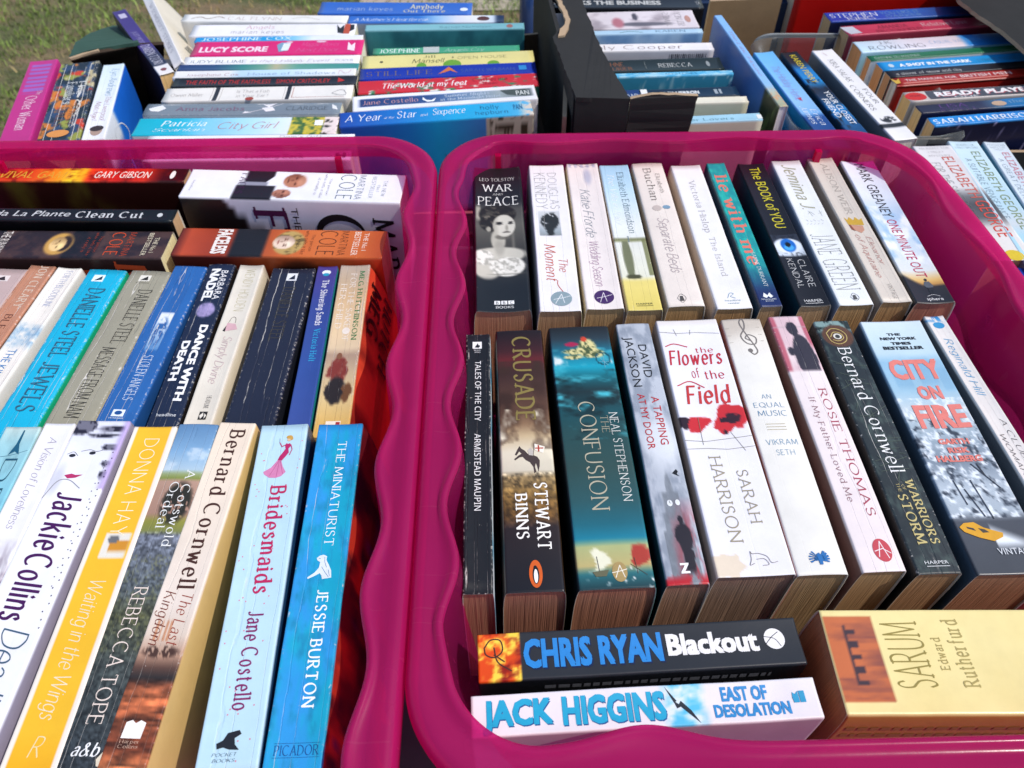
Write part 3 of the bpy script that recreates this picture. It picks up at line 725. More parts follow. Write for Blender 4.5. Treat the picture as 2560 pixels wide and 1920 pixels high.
book([(110, 1059), (191, 1058), (0, 1447), (-83, 1447)], 'white paperback with thin grey-lilac script and a grey floral foot, left of the purple-script one', L=.208, group=G1,
     paint=lambda u, v, b: mixa(np.tile(hx('#e8e6ea'), (len(u), 1)), np.tile(hx('#8d7f8c'), (len(u), 1)), np.clip((v - .4) * 9, 0, 1) * (fbm(u * 8, v * 30, 4) - .38) * 4), left='#cfcfd4', right='#d8d6da', curv=-.4,
     texts=[T('A Vision of Loveliness', 'c', '#a79fb4', .38, .68, 1092, 1322)])
def jackie(u, v, b):
    b = stops(v, [(0, '#dfe0ee'), (.1, '#e4e5f0'), (.3, '#ececf2'), (1, '#e9e9ef')])
    hair = ell(u, v, .12, .02, .28, .035) + ell(u, v, .75, .03, .28, .012, .5) + ell(u, v, .62, .055, .3, .008, .5) + ell(u, v, .85, .1, .16, .012, .4) + ell(u, v, .9, .16, .1, .01, .4) + ell(u, v, .92, .2, .08, .015, .4)
    b = mixa(b, np.tile(hx('#262334'), (len(u), 1)), hair * (.6 + .6 * (fbm(u * 10, v * 40, 3) > .45)))
    b = mixa(b, np.tile(hx('#b9a6d6'), (len(u), 1)), np.clip((u - .88) * 9, 0, 1) * (v < .25))
    return mixa(b, np.tile(hx('#b8b9c6'), (len(u), 1)), np.clip(ell(u, v, .1, .22, .1, .05, .8) * .6, 0, 1))
book([(200, 1052), (322, 1052), (165, 1440), (3, 1440)], 'white paperback with a drawn woman\'s face and bold dark purple script title', L=.208, paint=jackie, left='#dcdce4', right='#9a93a6', wear=1, group=G1, res=(28, 130),
     texts=[LN('#2b2b36', 1.0, [(.33, 1128), (.48, 1124), (.62, 1128), (.72, 1124)], [(.1, 1136), (.2, 1130), (.3, 1139)]), EL('#2b2b36', (.55, 1132, .06, .006), (.2, 1139, .06, .006)),
            PL('#c2336c', [(.22, 1188), (.34, 1184), (.42, 1187), (.55, 1186), (.44, 1194), (.3, 1196)]), LN('#9a9aa4', 1.6, [(.02, 1246), (.15, 1204), (.35, 1200), (.6, 1220)]),
            EL('#3a2a50', *[(.93 + .03 * math.sin(i * 2.1), .12 + i * .022, .012, .0022) for i in range(26)], *[(.86 + .02 * math.sin(i * 1.3), .15 + i * .027, .010, .0018) for i in range(16)]),
            T('Jackie', 'K', '#4a1259', .28, .76, 1230, 1376), T('Collins', 'K', '#4a1259', .22, .72, 1384, 1552), T('Deadly', 'c', '#41617a', .42, .86, 1570, 1790)])
def chairpic(u, v, b):
    b = np.tile(hx('#efb92c'), (len(u), 1)); b = mixa(b, np.tile(hx('#e9a416'), (len(u), 1)), np.clip((v - .9) * 8, 0, 1))
    b = mixa(b, np.tile(hx('#efe3d6'), (len(u), 1)), (1 - box(u, v, .075, .925, -1, 2, .03)))
    m_ = box(u, v, .3, .86, .372, .45); b = mixa(b, np.tile(hx('#e3ddd2'), (len(u), 1)), m_)
    b = mixa(b, np.tile(hx('#cf8d2c'), (len(u), 1)), box(u, v, .44, .86, .395, .432)); b = mixa(b, np.tile(hx('#6b6c70'), (len(u), 1)), ell(u, v, .5, .392, .12, .014)); return b
book([(337, 1063), (439, 1070), (312, 1440), (186, 1440)], 'bright yellow paperback with white lettering and a small picture of a yellow chair', L=.208, paint=chairpic, left='#ded2cc', right='#e9dfcd', group=G1, res=(28, 130),
     texts=[T('DONNA HAY', 'n', '#fbeed2', .36, .70, 1096, 1339), T('Waiting in the Wings', 'c', '#f8ecc8', .36, .68, 1452, 1800), T('R', 'c', '#f8e6b0', .4, .62, 1840, 1895, m='a')])
def cots(u, v, b):
    b = stops(v, [(0, '#5c83ab'), (.1, '#7ea6c9'), (.17, '#a9c0d0'), (.185, '#93a070'), (.2, '#7f8a45'), (.21, '#b08e7c'), (.32, '#a5806f'), (.345, '#8b8a3b'), (.375, '#7d8144'), (.39, '#6d7280'), (.55, '#50575c'), (.62, '#4a4d3a'), (.75, '#3c4240'), (1, '#2a3036')])
    cl = np.clip((fbm(u * 4, v * 40, 8) - .5) * 5, 0, 1) * (v > .09) * (v < .175); b = mixa(b, np.tile(hx('#c9d6df'), (len(u), 1)), cl * .7)
    bush = ell(u, v, .62, .285, .36, .07, .3) * (fbm(u * 14, v * 80, 6) > .38); b = mixa(b, np.tile(hx('#2c2a22'), (len(u), 1)), bush)
    g = (fbm(u * 16, v * 150, 5) - .5) * (v > .38); b = np.clip(b * (1 + g[:, None] * 1.5), 0, 1); y = np.clip((fbm(u * 20, v * 160, 15) - .55) * 6, 0, 1) * (v > .45) * (v < .72)
    return mixa(b, np.tile(hx('#8a8a55'), (len(u), 1)), y * .45)
book([(452, 1058), (541, 1062), (424, 1440), (300, 1440)], 'paperback with a landscape photo of sky, hedge and lavender, torn at its lower corner', L=.208, paint=cots, left='#6f6a66', right='#1c1f22', group=G1, wear=2, res=(36, 170), curv=.6,
     texts=[T('A Cotswold', 's', '#e8e8e4', .62, .84, 1173, 1367), T('Ordeal', 's', '#e8e8e4', .34, .56, 1205, 1321), T('REBECCA TOPE', 's', '#e9d8cc', .36, .68, 1466, 1810), T('a&b', 'C', '#f2f2f2', .30, .82, 1856, 1892, m='a'),
            PL('#e9dcc4', [(.99, 1838), (.93, 1858), (.9, 1876), (.8, 1898), (.84, 1915), (.99, 1918)])])
def kingdom(u, v, b):
    b = stops(v, [(0, '#ecd9c4'), (.3, '#e8d8c6'), (.6, '#e0d2c6'), (.68, '#d6c4b4'), (.735, '#b08a74'), (.765, '#5a4138'), (.79, '#2c2828'), (.805, '#6b3d2a'), (.84, '#a55a38'), (.9, '#8a4a30'), (.95, '#5a2c1c'), (.98, '#a25a38'), (1, '#b56c44')])
    w = (fbm(u * 3, v * 110, 3) - .5) * (v > .79); b = np.clip(b * (1 + w[:, None] * 1.9), 0, 1)
    st = (np.sin(u * 60) > 0) * box(u, v, .2, .62, .64, .70); b = mixa(b, np.tile(hx('#b86a3c'), (len(u), 1)), st * .6)
    return mixa(b, np.tile(hx('#4a332b'), (len(u), 1)), ell(u, v, .5, .725, .42, .016, .4) * (fbm(u * 20, v * 90, 2) > .4))
book([(552, 1058), (638, 1056), (520, 1440), (410, 1440)], 'cream paperback with dark brown lettering over a Viking ship on a red-brown sea', L=.208, paint=kingdom, left='#241a16', right='#dfb978', group=G1, wear=2, res=(32, 170),
     texts=[T('Bernard Cornwell', 'S', '#4a281e', .36, .80, 1072, 1474), T('The Last', 'I', '#9c3420', .56, .84, 1484, 1614), T('Kingdom', 'I', '#7a3020', .16, .42, 1478, 1614), PL('#f2ece6', [(.30, 1806), (.42, 1800), (.5, 1808), (.6, 1800), (.72, 1806), (.7, 1846), (.28, 1846)]),
            T('Harper', 's', '#e0b8a0', .28, .70, 1850, 1858, m='a'), T('Collins', 's', '#e0b8a0', .28, .70, 1862, 1871, m='a')])
dots = [(rnd.uniform(.05, .95), rnd.uniform(.02, .98), .014, .0022) for _ in range(46)]
book([(656, 1062), (769, 1062), (716, 1440), (579, 1440)], 'pale blue paperback with pink title and a drawn lady in a pink gown', L=.208, col='#b9d9e8', left='#9cc6da', right='#1b3f63', group=G1, wear=2, res=(30, 30),
     texts=[EL('#e09aac', *dots), PL('#e08ab8', [(.47, 1150), (.55, 1151), (.60, 1166), (.68, 1180), (.60, 1190), (.50, 1194), (.36, 1193), (.24, 1184), (.22, 1178), (.36, 1168)]), LN('#b0407a', .7, [(.5, 1152), (.36, 1188)], [(.51, 1152), (.5, 1192)], [(.53, 1152), (.62, 1184)], smooth=False),
            PL('#c4266a', [(.60, 1108), (.64, 1110), (.68, 1108), (.70, 1116), (.66, 1122), (.68, 1132), (.62, 1142), (.56, 1151), (.47, 1150), (.50, 1140), (.56, 1130), (.60, 1122), (.58, 1114)]), EL('#ecc8a2', (.65, 1099, .045, .0065)), EL('#d8a850', (.65, 1093, .065, .0065), (.70, 1097, .03, .006)),
            LN('#c4266a', 1.6, [(.59, 1112), (.52, 1117), (.46, 1106)], [(.70, 1112), (.74, 1124), (.70, 1138)], smooth=False), LN('#7a8a96', .8, [(.46, 1106), (.45, 1096)], smooth=False), T('Bridesmaids', 'S', '#c8245f', .42, .76, 1212, 1484),
            T('Jane Costello', 'S', '#8a2266', .42, .72, 1528, 1776), PL('#22242c', [(.44, 1832), (.62, 1826), (.66, 1836), (.56, 1846), (.58, 1862), (.66, 1876), (.5, 1874), (.4, 1868), (.3, 1872), (.28, 1858), (.38, 1850)]),
            T('POCKET', 'I', '#2a3a4e', .24, .64, 1882, 1891, m='a'), T('BOOKS', 'I', '#2a3a4e', .26, .62, 1897, 1906, m='a')])
def mini(u, v, b):
    b = mixa(np.tile(hx('#2b94d8'), (len(u), 1)), np.tile(hx('#12a2c4'), (len(u), 1)), (fbm(u * 3, v * 7, 12) - .35) * 3.5); b = mixa(b, np.tile(hx('#1883ae'), (len(u), 1)), (fbm(u * 9, v * 26, 13) - .52) * 3)
    return mixa(b, np.tile(hx('#1a6ab0'), (len(u), 1)), np.clip((.03 - v) * 40, 0, 1) * .6)
def redart(seed):
    def f(d, v, b):
        b = np.tile(hx('#5a1018'), (len(d), 1)); n_ = fbm(d * 4, v * 8, seed); b = mixa(b, np.tile(hx('#1d0a18'), (len(d), 1)), (n_ - .42) * 5); b = mixa(b, np.tile(hx('#b03020'), (len(d), 1)), (fbm(d * 5, v * 9, seed + 4) - .52) * 6)
        return mixa(b, np.tile(hx('#4a2a80'), (len(d), 1)), (fbm(d * 5, v * 8, seed + 9) - .6) * 6)
    return f
book([(797, 1058), (907, 1062), (861, 1440), (735, 1440)], 'bright blue paperback with white capitals and a small seated dog, last in near row', L=.208, paint=mini, left='#1a6ea8', right=redart(3), group=G1, open_r=.016, wear=2, res=(30, 120),
     texts=[T('THE MINIATURIST', 's', '#f2f6f8', .50, .70, 1103, 1363), T('JESSIE BURTON', 'S', '#f2f6f8', .50, .74, 1474, 1771), PL('#dbe6ee', [(.40, 1394), (.46, 1388), (.53, 1386), (.60, 1390), (.60, 1400), (.66, 1412), (.72, 1426), (.74, 1444), (.56, 1447), (.54, 1438), (.50, 1432), (.42, 1438), (.28, 1446), (.27, 1442), (.40, 1430), (.47, 1418), (.48, 1404), (.42, 1400)]), LN('#3a78a8', .8, [(.56, 1392), (.57, 1404), (.62, 1418)], [(.52, 1416), (.60, 1430), (.68, 1442)], [(.44, 1394), (.48, 1396)], [(.66, 1424), (.70, 1440)], smooth=False),
            BX('#1b4a8e', (.14, .93, 1857, 1858), (.14, .93, 1893, 1894)), T('PICADOR', 's', '#1b4a8e', .15, .92, 1862, 1889, m='a')])

# middle row: smaller format, so they sit lower
zA = -.018
book([(-40, 672), (71, 672), (10, 760), (-110, 760)], 'faded pinkish grey paperback at the far left of the middle row', z=zA, L=.178, col='#bfa8a4', left='#a89490', right='#b39a90', wear=2, group=G2,
     texts=[T('DUEL', 's', '#8c5a50', .3, .7, 722, 900), BX('#e8dcd8', (.3, .72, 688, 702)), PL('#33282a', [(.36, 700), (.6, 690), (.66, 700)])])
book([(78, 664), (139, 665), (42, 806), (-32, 806)], 'salmon brown paperback with cream capitals and a scuffed dark edge', z=zA, L=.178, col='#bd8468', left='#a86e55', right='#3a2c26', wear=3, group=G2,
     texts=[T('JON CLEARY', 'S', '#ead2bc', .42, .78, 664, 768), T('BLEAK SPRING', 'r', '#5e2c22', .40, .70, 785, 950)])
book([(146, 669), (202, 670), (94, 840), (20, 840)], 'white paperback with faint lilac and blue lettering, paler than its neighbours', z=zA, L=.178, W=.11, left='#cfc8c0', right='#e6dccf', wear=2, group=G2,
     paint=lambda u, v, b: mixa(np.tile(hx('#ece6dc'), (len(u), 1)), np.tile(hx('#8fb0c8'), (len(u), 1)), box(u, v, -1, 2, .34, .52, .05) * (fbm(u * 5, v * 60, 7) - .3) * 2.5),
     texts=[T('FORTH BLOODLINE', 'r', '#a9b4d6', .42, .72, 676, 766), T('THE KINGDOM', 'b', '#3f86c4', .3, .62, 872, 1000)])
book([(223, 673), (316, 676), (176, 916), (70, 916)], 'turquoise paperback with grey-blue foil capitals and a green edge', z=zA, L=.178, col='#10aed4', left='#0c93b8', right='#12a878', wear=3, group=G2, curv=.4,
     texts=[BX('#e9f4f8', (.24, .54, 688, 704)), PL('#1c3648', [(.3, 702), (.48, 690), (.5, 700)]), T('DANIELLE STEEL', 's', '#3c7594', .30, .74, 720, 892, sh=('#1f4c66', .02, .002)), T('JEWELS', 's', '#3c7594', .30, .74, 905, 1028, sh=('#1f4c66', .02, .002))])
book([(330, 676), (428, 679), (330, 866), (220, 866)], 'greyish khaki paperback with tall black capitals, right of the turquoise one', z=zA, L=.178, col='#9a9684', left='#8a8574', right='#b9b092', wear=3, group=G2, curv=.4,
     texts=[BX('#e6e2d6', (.30, .58, 689, 703)), PL('#26231e', [(.34, 701), (.5, 691), (.54, 701)]), T('CORGI', 'r', '#55503f', .28, .6, 706, 709, m='a'), T('DANIELLE STEEL', 's', '#2c2a26', .44, .80, 724, 858), T('MESSAGE FROM NAM', 's', '#2c2a26', .34, .68, 868, 1046)])
def angel(u, v, b):
    b = mixa(np.tile(hx('#2a68ae'), (len(u), 1)), np.tile(hx('#245a9c'), (len(u), 1)), fbm(u * 5, v * 10, 2)); m_ = box(u, v, .3, .72, .3, .53, .01)
    g = mixa(np.tile(hx('#dfe4ea'), (len(u), 1)), np.tile(hx('#3f78b4'), (len(u), 1)), np.clip((v - .34) * 4.6, 0, 1)); b = mixa(b, g, m_)
    return mixa(b, np.tile(hx('#2f62a2'), (len(u), 1)), ell(u, v, .52, .42, .17, .08, .4) * m_ * (fbm(u * 14, v * 60, 3) > .42))
book([(437, 665), (516, 666), (427, 860), (335, 860)], 'mid blue paperback with a small picture of an angel statue and white capitals', z=zA, L=.178, paint=angel, left='#c2b79a', right='#1a4a86', wear=3, group=G2, res=(30, 120), curv=.3,
     texts=[T('STOLEN ANGELS', 's', '#d5e2f0', .42, .70, 888, 1000), BX('#e6eef6', (.34, .66, 1024, 1041)), EL('#1f559a', (.5, 1032, .1, .01)), T('WARNER', 'b', '#e6eef6', .3, .7, 1044, 1047, m='a')])
def dance(u, v, b): return mixa(np.tile(hx('#16233e'), (len(u), 1)), np.tile(hx('#a99ac9'), (len(u), 1)), ell(u, v, .52, .30, .34, .045, .2) * (.5 + .8 * fbm(u * 8, v * 40, 3)))
book([(523, 659), (585, 661), (518, 860), (441, 860)], 'navy paperback with bold white capitals and a moon, heavily creased and worn', z=zA, L=.179, paint=dance, left='#101b30', right='#1b1613', wear=3, group=G2, res=(30, 110), curv=.9,
     texts=[T('BARBARA', 'b', '#e9e9ea', .60, .84, 676, 748), T('NADEL', 'B', '#f2f2f2', .22, .56, 672, 752), T('DANCE WITH', 'B', '#f4f4f4', .56, .84, 812, 1002), T('DEATH', 'B', '#f4f4f4', .16, .44, 852, 952), T('headline', 'b', '#dfe2e6', .22, .84, 1033, 1041, m='a')])
book([(601, 662), (660, 663), (596, 860), (528, 860)], 'cream paperback with faint gold and pink lettering and a small drawn handbag', z=zA, L=.178, col='#ddd6c8', left='#cfc4b0', right='#efe0c4', wear=1, group=G2,
     texts=[T('WENDY HOLDEN', 'n', '#c4bb8e', .34, .74, 672, 776), PL('#e3b7bd', [(.3, 806), (.62, 808), (.76, 822), (.3, 826)]), PL('#2b2626', [(.22, 826), (.3, 812), (.32, 828)]), LN('#3a3434', 1.0, [(.34, 806), (.42, 792), (.56, 794), (.6, 806)]),
            T('Simply Divine', 'c', '#cfb4b8', .36, .70, 840, 958), T('HEADLINE', 's', '#6b6460', .5, .68, 988, 1020), BX('#26231f', (.44, .72, 1028, 1048)), PL('#e8e2d6', [(.46, 1038), (.56, 1030), (.6, 1038), (.52, 1046)], [(.62, 1032), (.7, 1038), (.64, 1046)])])
book([(684, 671), (788, 671), (740, 860), (622, 860)], 'very creased dark navy paperback with illegible dull gold lettering', z=zA, L=.178, col='#1c2338', left='#3b3730', right='#151822', wear=3, group=G2, curv=-.8,
     texts=[BX('#e4e6ea', (.38, .62, 682, 700)), PL('#1c2338', [(.42, 697), (.56, 685), (.58, 697)]), T('DANIELLE STEEL', 's', '#4a4638', .36, .66, 716, 850)])
book([(797, 665), (842, 666), (812, 860), (754, 860)], 'slim indigo paperback with white and light blue serif lettering, green side', z=zA, L=.178, left='#24305e', right='#1f8a86', wear=1, group=G2,
     paint=ramp((0, '#4a3a86'), (.25, '#34458e'), (.6, '#2f4d94'), (1, '#3b4f96')),
     texts=[EL('#e6e9ee', (.5, 680, .22, .016)), EL('#2fa0c8', (.5, 685, .16, .010)), T('The Shivering Sands', 'S', '#e6e6ee', .40, .72, 699, 812), T('Victoria Holt', 'S', '#35aee4', .40, .72, 820, 902)])
def shawl(u, v, b):
    b = stops(v, [(0, '#b3a596'), (.2, '#c9ab84'), (.42, '#dcc39c'), (.52, '#d8c2a0'), (.56, '#a9907c'), (.66, '#c4ae8c'), (.8, '#d6bd86'), (1, '#d9a94c')])
    u = u + (fbm(u * 6, v * 34, 61) - .5) * .22; v = v + (fbm(u * 7, v * 30, 71) - .5) * .022; b = mixa(b, np.tile(hx('#7a2f28'), (len(u), 1)), ell(u, v, .42, .64, .3, .07, .2) * (.5 + fbm(u * 10, v * 50, 2))); b = mixa(b, np.tile(hx('#241d1e'), (len(u), 1)), ell(u, v, .42, .75, .28, .075, .25))
    return mixa(b, np.tile(hx('#6a4426'), (len(u), 1)), ell(u, v, .78, .76, .14, .05, .3))
book([(853, 661), (926, 664), (900, 860), (819, 860)], 'tan paperback with a shawled woman picture and green and white capitals, last in middle row', z=zA, L=.178, paint=shawl, left='#2c2620', right=lambda d, v, b: mixa(np.tile(hx('#d8482c'), (len(d), 1)), np.tile(hx('#7a1c14'), (len(d), 1)), (fbm(d * 3, v * 5, 5) - .5) * 4), wear=3, group=G2, res=(30, 120), curv=-.7, open_r=.024,
     texts=[T('MEG HUTCHINSON', 'S', '#2f7a44', .68, .86, 676, 850), T('FOR THE SAKE OF', 's', '#eee6dc', .40, .60, 682, 852), T('HER CHILD', 's', '#eee6dc', .12, .32, 708, 820), EL('#e7ddd2', (.5, .42, .12, .02)), EL('#8a5a40', (.42, .565, .08, .018)), BX('#eee4d4', (.32, .74, .905, .96)), BX('#b03030', (.6, .72, .91, .93)),
            ('T', 'MEG', 'S', '#3a1010', .04, .2, .08, .4, {'f': 'R', 'm': 'd'}), ('T', 'HUTCH', 'S', '#3a1010', .24, .4, .05, .5, {'f': 'R', 'm': 'd'})])

# books lying along the back of the tub
book([(-90, 418), (472, 422), (461, 453), (-100, 451)], 'paperback with an orange and yellow blazing spine, furthest back in left tub', head='left', z=0, wear=0, group=G3, left=lambda d, v, b: mixa(np.tile(hx('#2a0d0a'), (len(d), 1)), np.tile(hx('#4a3d14'), (len(d), 1)), (fbm(d * 3, v * 7, 3) - .5) * 4), right='#3a1008',
     paint=lambda u, v, b: mixa(stops(v, [(0, '#c8341a'), (.3, '#d8451c'), (.42, '#f08a1e'), (.5, '#f6d22a'), (.545, '#f8b020'), (.57, '#e8401c'), (.7, '#c92318'), (.82, '#d2301a'), (.9, '#3c0f0c'), (1, '#2a0b08')]), np.tile(hx('#7a1408'), (len(u), 1)), (fbm(u * 3, v * 30, 4) - .5) * 3), texts=[
     T('SURVIVAL GAME', 't', '#e9b33c', .22, .72, -60, 186), T('GARY GIBSON', 'T', '#f2e8dc', .24, .74, 238, 378), EL('#f0ece6', (.5, 432, .3, .011)), blurb('#7a6a5c', 5, 7, v0=.14, v1=.30, u0=.35, u1=.75), blurb('#8a7a6c', 6, 5, v0=.33, v1=.42, u0=.4, u1=.75)])
book([(-120, 518), (441, 523), (436, 552), (-124, 548)], 'glossy black paperback with white italic and serif lettering', head='left', z=-.008, col='#10181c', left='#05070b', right='#0a0c10', wear=0, group=G3,
     texts=[T('Lynda La Plante', 'T', '#cfd2d4', .2, .78, -70, 176, desc=False), T('Clean Cut', 'S', '#cfd2d4', .22, .76, 190, 358), EL('#cfd2d4', (.5, 400, .16, .012))])
def hooded(u, v, b):
    b = np.tile(hx('#4a3532'), (len(u), 1)); b = mixa(b, np.tile(hx('#15171f'), (len(u), 1)), np.clip(box(u, v, -1, 2, .30, .46, .02) + (v > .76), 0, 1)); b = mixa(b, np.tile(hx('#2a2026'), (len(u), 1)), (fbm(u * 4, v * 16, 2) - .45) * 4)
    b = mixa(b, np.tile(hx('#c89a4e'), (len(u), 1)), ell(u, v, .5, .49, .42, .062, .2)); b = mixa(b, np.tile(hx('#2c2020'), (len(u), 1)), ell(u, v, .48, .465, .3, .03, .3)); return face(b, u, v, .5, .495, .27, .036, '#ecc98c', '#5a3a1c')
book([(-130, 575), (423, 578), (412, 645), (-140, 642)], 'dark brown paperback with orange sideways capitals and a hooded face', head='right', z=-.014, paint=hooded, left='#3a1a14', right='#2a1a1a', pages='#d9b98c', wear=1, group=G3, res=(24, 170),
     texts=[('T', 'MARTINA', 'n', '#e0521e', .06, .94, 330, 312, {'m': 'a'}), ('T', 'COLE', 'r', '#e0521e', .06, .90, 304, 270, {'m': 'a'}), ('T', 'THE No.1', 'b', '#e8dcc0', .24, .80, 392, 380, {'m': 'a'}), ('T', 'BESTSELLER', 'b', '#e8dcc0', .08, .92, 374, 362, {'m': 'a'}),
            ('T', 'The person', 'n', '#c24a1e', .2, .8, 250, 242, {'m': 'a'}), ('T', 'who tells it like', 'n', '#c24a1e', .08, .92, 236, 228, {'m': 'a'}), ('T', 'it really is', 'n', '#c24a1e', .25, .8, 220, 212, {'m': 'a'}), ('T', 'THE RUNAWAY', 'b', '#e8e0d8', .05, .95, 16, -8, {'m': 'a'}),
            ('E', '#c4502a', [(.16, .33, .05, .10)], {'f': 'R'}), ('T', 'M', 'S', '#c4502a', .03, .35, .08, .22, {'f': 'R', 'm': 'a'})])
def suits(u, v, b):
    b = np.tile(hx('#e9e9ef'), (len(u), 1)); sk = np.tile(hx('#a86a54'), (len(u), 1)); dk = np.tile(hx('#1c1a20'), (len(u), 1))
    # the head end is v = 0 (right); u = 0 far side
    b = mixa(b, dk, box(u, v, -1, .58, .60, .74, .01) * (v > .585 + u * .12)); b = mixa(b, dk, box(u, v, .5, 2, .58, .77, .01)); b = mixa(b, np.tile(hx('#8f90a0'), (len(u), 1)), box(u, v, .38, .52, .62, .76, .01))
    b = face(b, u, v, .32, .505, .25, .052, '#b87a5e', '#4a2218'); b = mixa(b, np.tile(hx('#c9967c'), (len(u), 1)), ell(u, v, .32, .468, .2, .018, .8) * .6); return face(b, u, v, .80, .545, .17, .042, '#b07660', '#4a2218', -1)
def faces_front(d, v, b):
    b = np.tile(hx('#c9c3d2'), (len(d), 1)); sk = np.tile(hx('#6b3c34'), (len(d), 1))  # white cover toned grey-lilac: its weaker light is put into the colour
    dk = np.tile(hx('#1a1214'), (len(d), 1)); b = mixa(b, dk, np.clip((v - (.80 - d * .55)) * 40, 0, 1)); return mixa(b, sk, ell(d, v, .62, .60, .24, .09, .1))
book([(483, 423), (1016, 437), (1000, 507), (445, 491)], 'thick white paperback with two bald men in suits and sideways capitals', head='right', z=.004, paint=suits, left='#d0d0d8', right=faces_front, wear=0, group=G3, res=(24, 170), pages='#e3dfd6',
     texts=[('T', 'THE NEW', 'n', '#4a6a78', .22, .78, 966, 956, {'m': 'a'}), ('T', 'No.1', 'n', '#4a6a78', .4, .62, 950, 942, {'m': 'a'}), ('T', 'BESTSELLER', 'n', '#4a6a78', .1, .86, 936, 926, {'m': 'a'}), ('T', 'MARTINA', 'n', '#205060', .06, .92, 910, 892, {'m': 'a'}), ('T', 'COLE', 'n', '#205060', .06, .92, 886, 846, {'m': 'a'}),
            ('T', 'The person', 'n', '#5a4a60', .2, .8, 826, 820, {'m': 'a'}), ('T', 'who tells it like', 'n', '#5a4a60', .06, .9, 812, 805, {'m': 'a'}), ('T', 'it really is', 'n', '#5a4a60', .2, .8, 797, 790, {'m': 'a'}), ('T', 'FACES', 's', '#4a2050', .1, .84, 614, 594, {'m': 'a'}), ('T', 'headline', 'n', '#8a8a90', .4, .78, 486, 480, {'m': 'a'}),
            ('T', 'MARTINA', 'S', '#16121a', .12, 1.1, .035, .14, {'f': 'R', 'm': 'a'}), ('T', 'COLE', 'S', '#16121a', .10, 1.3, .17, .40, {'f': 'R', 'm': 'a'}), ('T', 'THE DANGEROUS', 'b', '#2a1a2a', .06, .9, .47, .50, {'f': 'R', 'm': 'a'}), ('T', 'FACES', 'S', '#4a1440', .06, 1.3, .52, .68, {'f': 'R', 'm': 'a'})])
def faceless(u, v, b):
    b = stops(v, [(0, '#b04a20'), (.12, '#c4622c'), (.3, '#cc6c34'), (.45, '#c8642e'), (.72, '#8a3420'), (.85, '#a03c24'), (.95, '#b84a2c'), (1, '#5a2018')]); dk = np.tile(hx('#1b1c22'), (len(u), 1))
    b = mixa(b, dk, np.clip(box(u, v, -1, 2, .56, .74, .02) - ell(u, v, .2, .56, .3, .04) * 0, 0, 1)); b = mixa(b, np.tile(hx('#b89a5c'), (len(u), 1)), ell(u, v, .5, .46, .45, .075, .15)); b = mixa(b, b * .6, ell(u, v, .5, .46, .45, .075, .15) * np.clip((fbm(u * 14, v * 30, 4) - .5) * 6, 0, 1)); return face(b, u, v, .48, .485, .26, .052, '#e6cdb8', '#6a4436')
book([(458, 570), (970, 576), (953, 646), (426, 635)], 'orange paperback with black sideways capitals and a blonde woman in a dark coat', head='right', z=-.014, paint=faceless, left='#7a3018', right=lambda d, v, b: mixa(stops(v, [(0, '#c23a20'), (.2, '#a84a20'), (.6, '#8a3a1a'), (.75, '#4a1410'), (1, '#3a0f0c')]), np.tile(hx('#1c0d0a'), (len(d), 1)), ell(d, v, .35, .4, .3, .18, .2)), wear=1, group=G3, res=(24, 170),
     texts=[('T', 'THE No.1', 'b', '#f0dccc', .1, .74, 918, 906, {'m': 'a'}), ('T', 'BESTSELLER', 'b', '#f0dccc', .06, .92, 898, 882, {'m': 'a'}), ('T', 'MARTINA', 'n', '#1e1412', .05, .93, 868, 848, {'m': 'a'}), ('T', 'COLE', 'n', '#1e1412', .05, .93, 840, 796, {'m': 'a'}),
            ('T', 'The person', 'n', '#2a1810', .18, .8, 784, 776, {'m': 'a'}), ('T', 'who tells it like', 'n', '#2a1810', .06, .92, 768, 758, {'m': 'a'}), ('T', 'it really is', 'n', '#2a1810', .22, .86, 750, 742, {'m': 'a'}), ('T', 'FACELESS', 'B', '#efe6e0', .05, .95, 574, 536, {'m': 'a'})])
# ------------------------------------------------------------------ right tub and its books
def fw(x): return .0025 * np.cos(x / .11 * 2 * math.pi)
def nw(x): return .0085 * np.exp(-((x + .093) / .028) ** 2) * 1.0
tub(.1497, .3540, .2063, .2680, .020, 'right magenta storage tub with wavy inner rim, two rows of upright paperbacks inside', ph_l=(-.006, .074, .0038), ph_r=(.03, .11, .0040), bow_r=.024, bow_l=.0, rib_x=(.050, .076), far_wave=fw, near_wave=nw)
G4 = 'paperbacks in the back row of the right tub'
G5 = 'paperbacks in the front row of the right tub'
G6 = 'paperbacks lying at the front of the right tub'
bw = lambda c: hx(c)
def tile(c, u): return np.tile(hx(c), (len(u), 1))

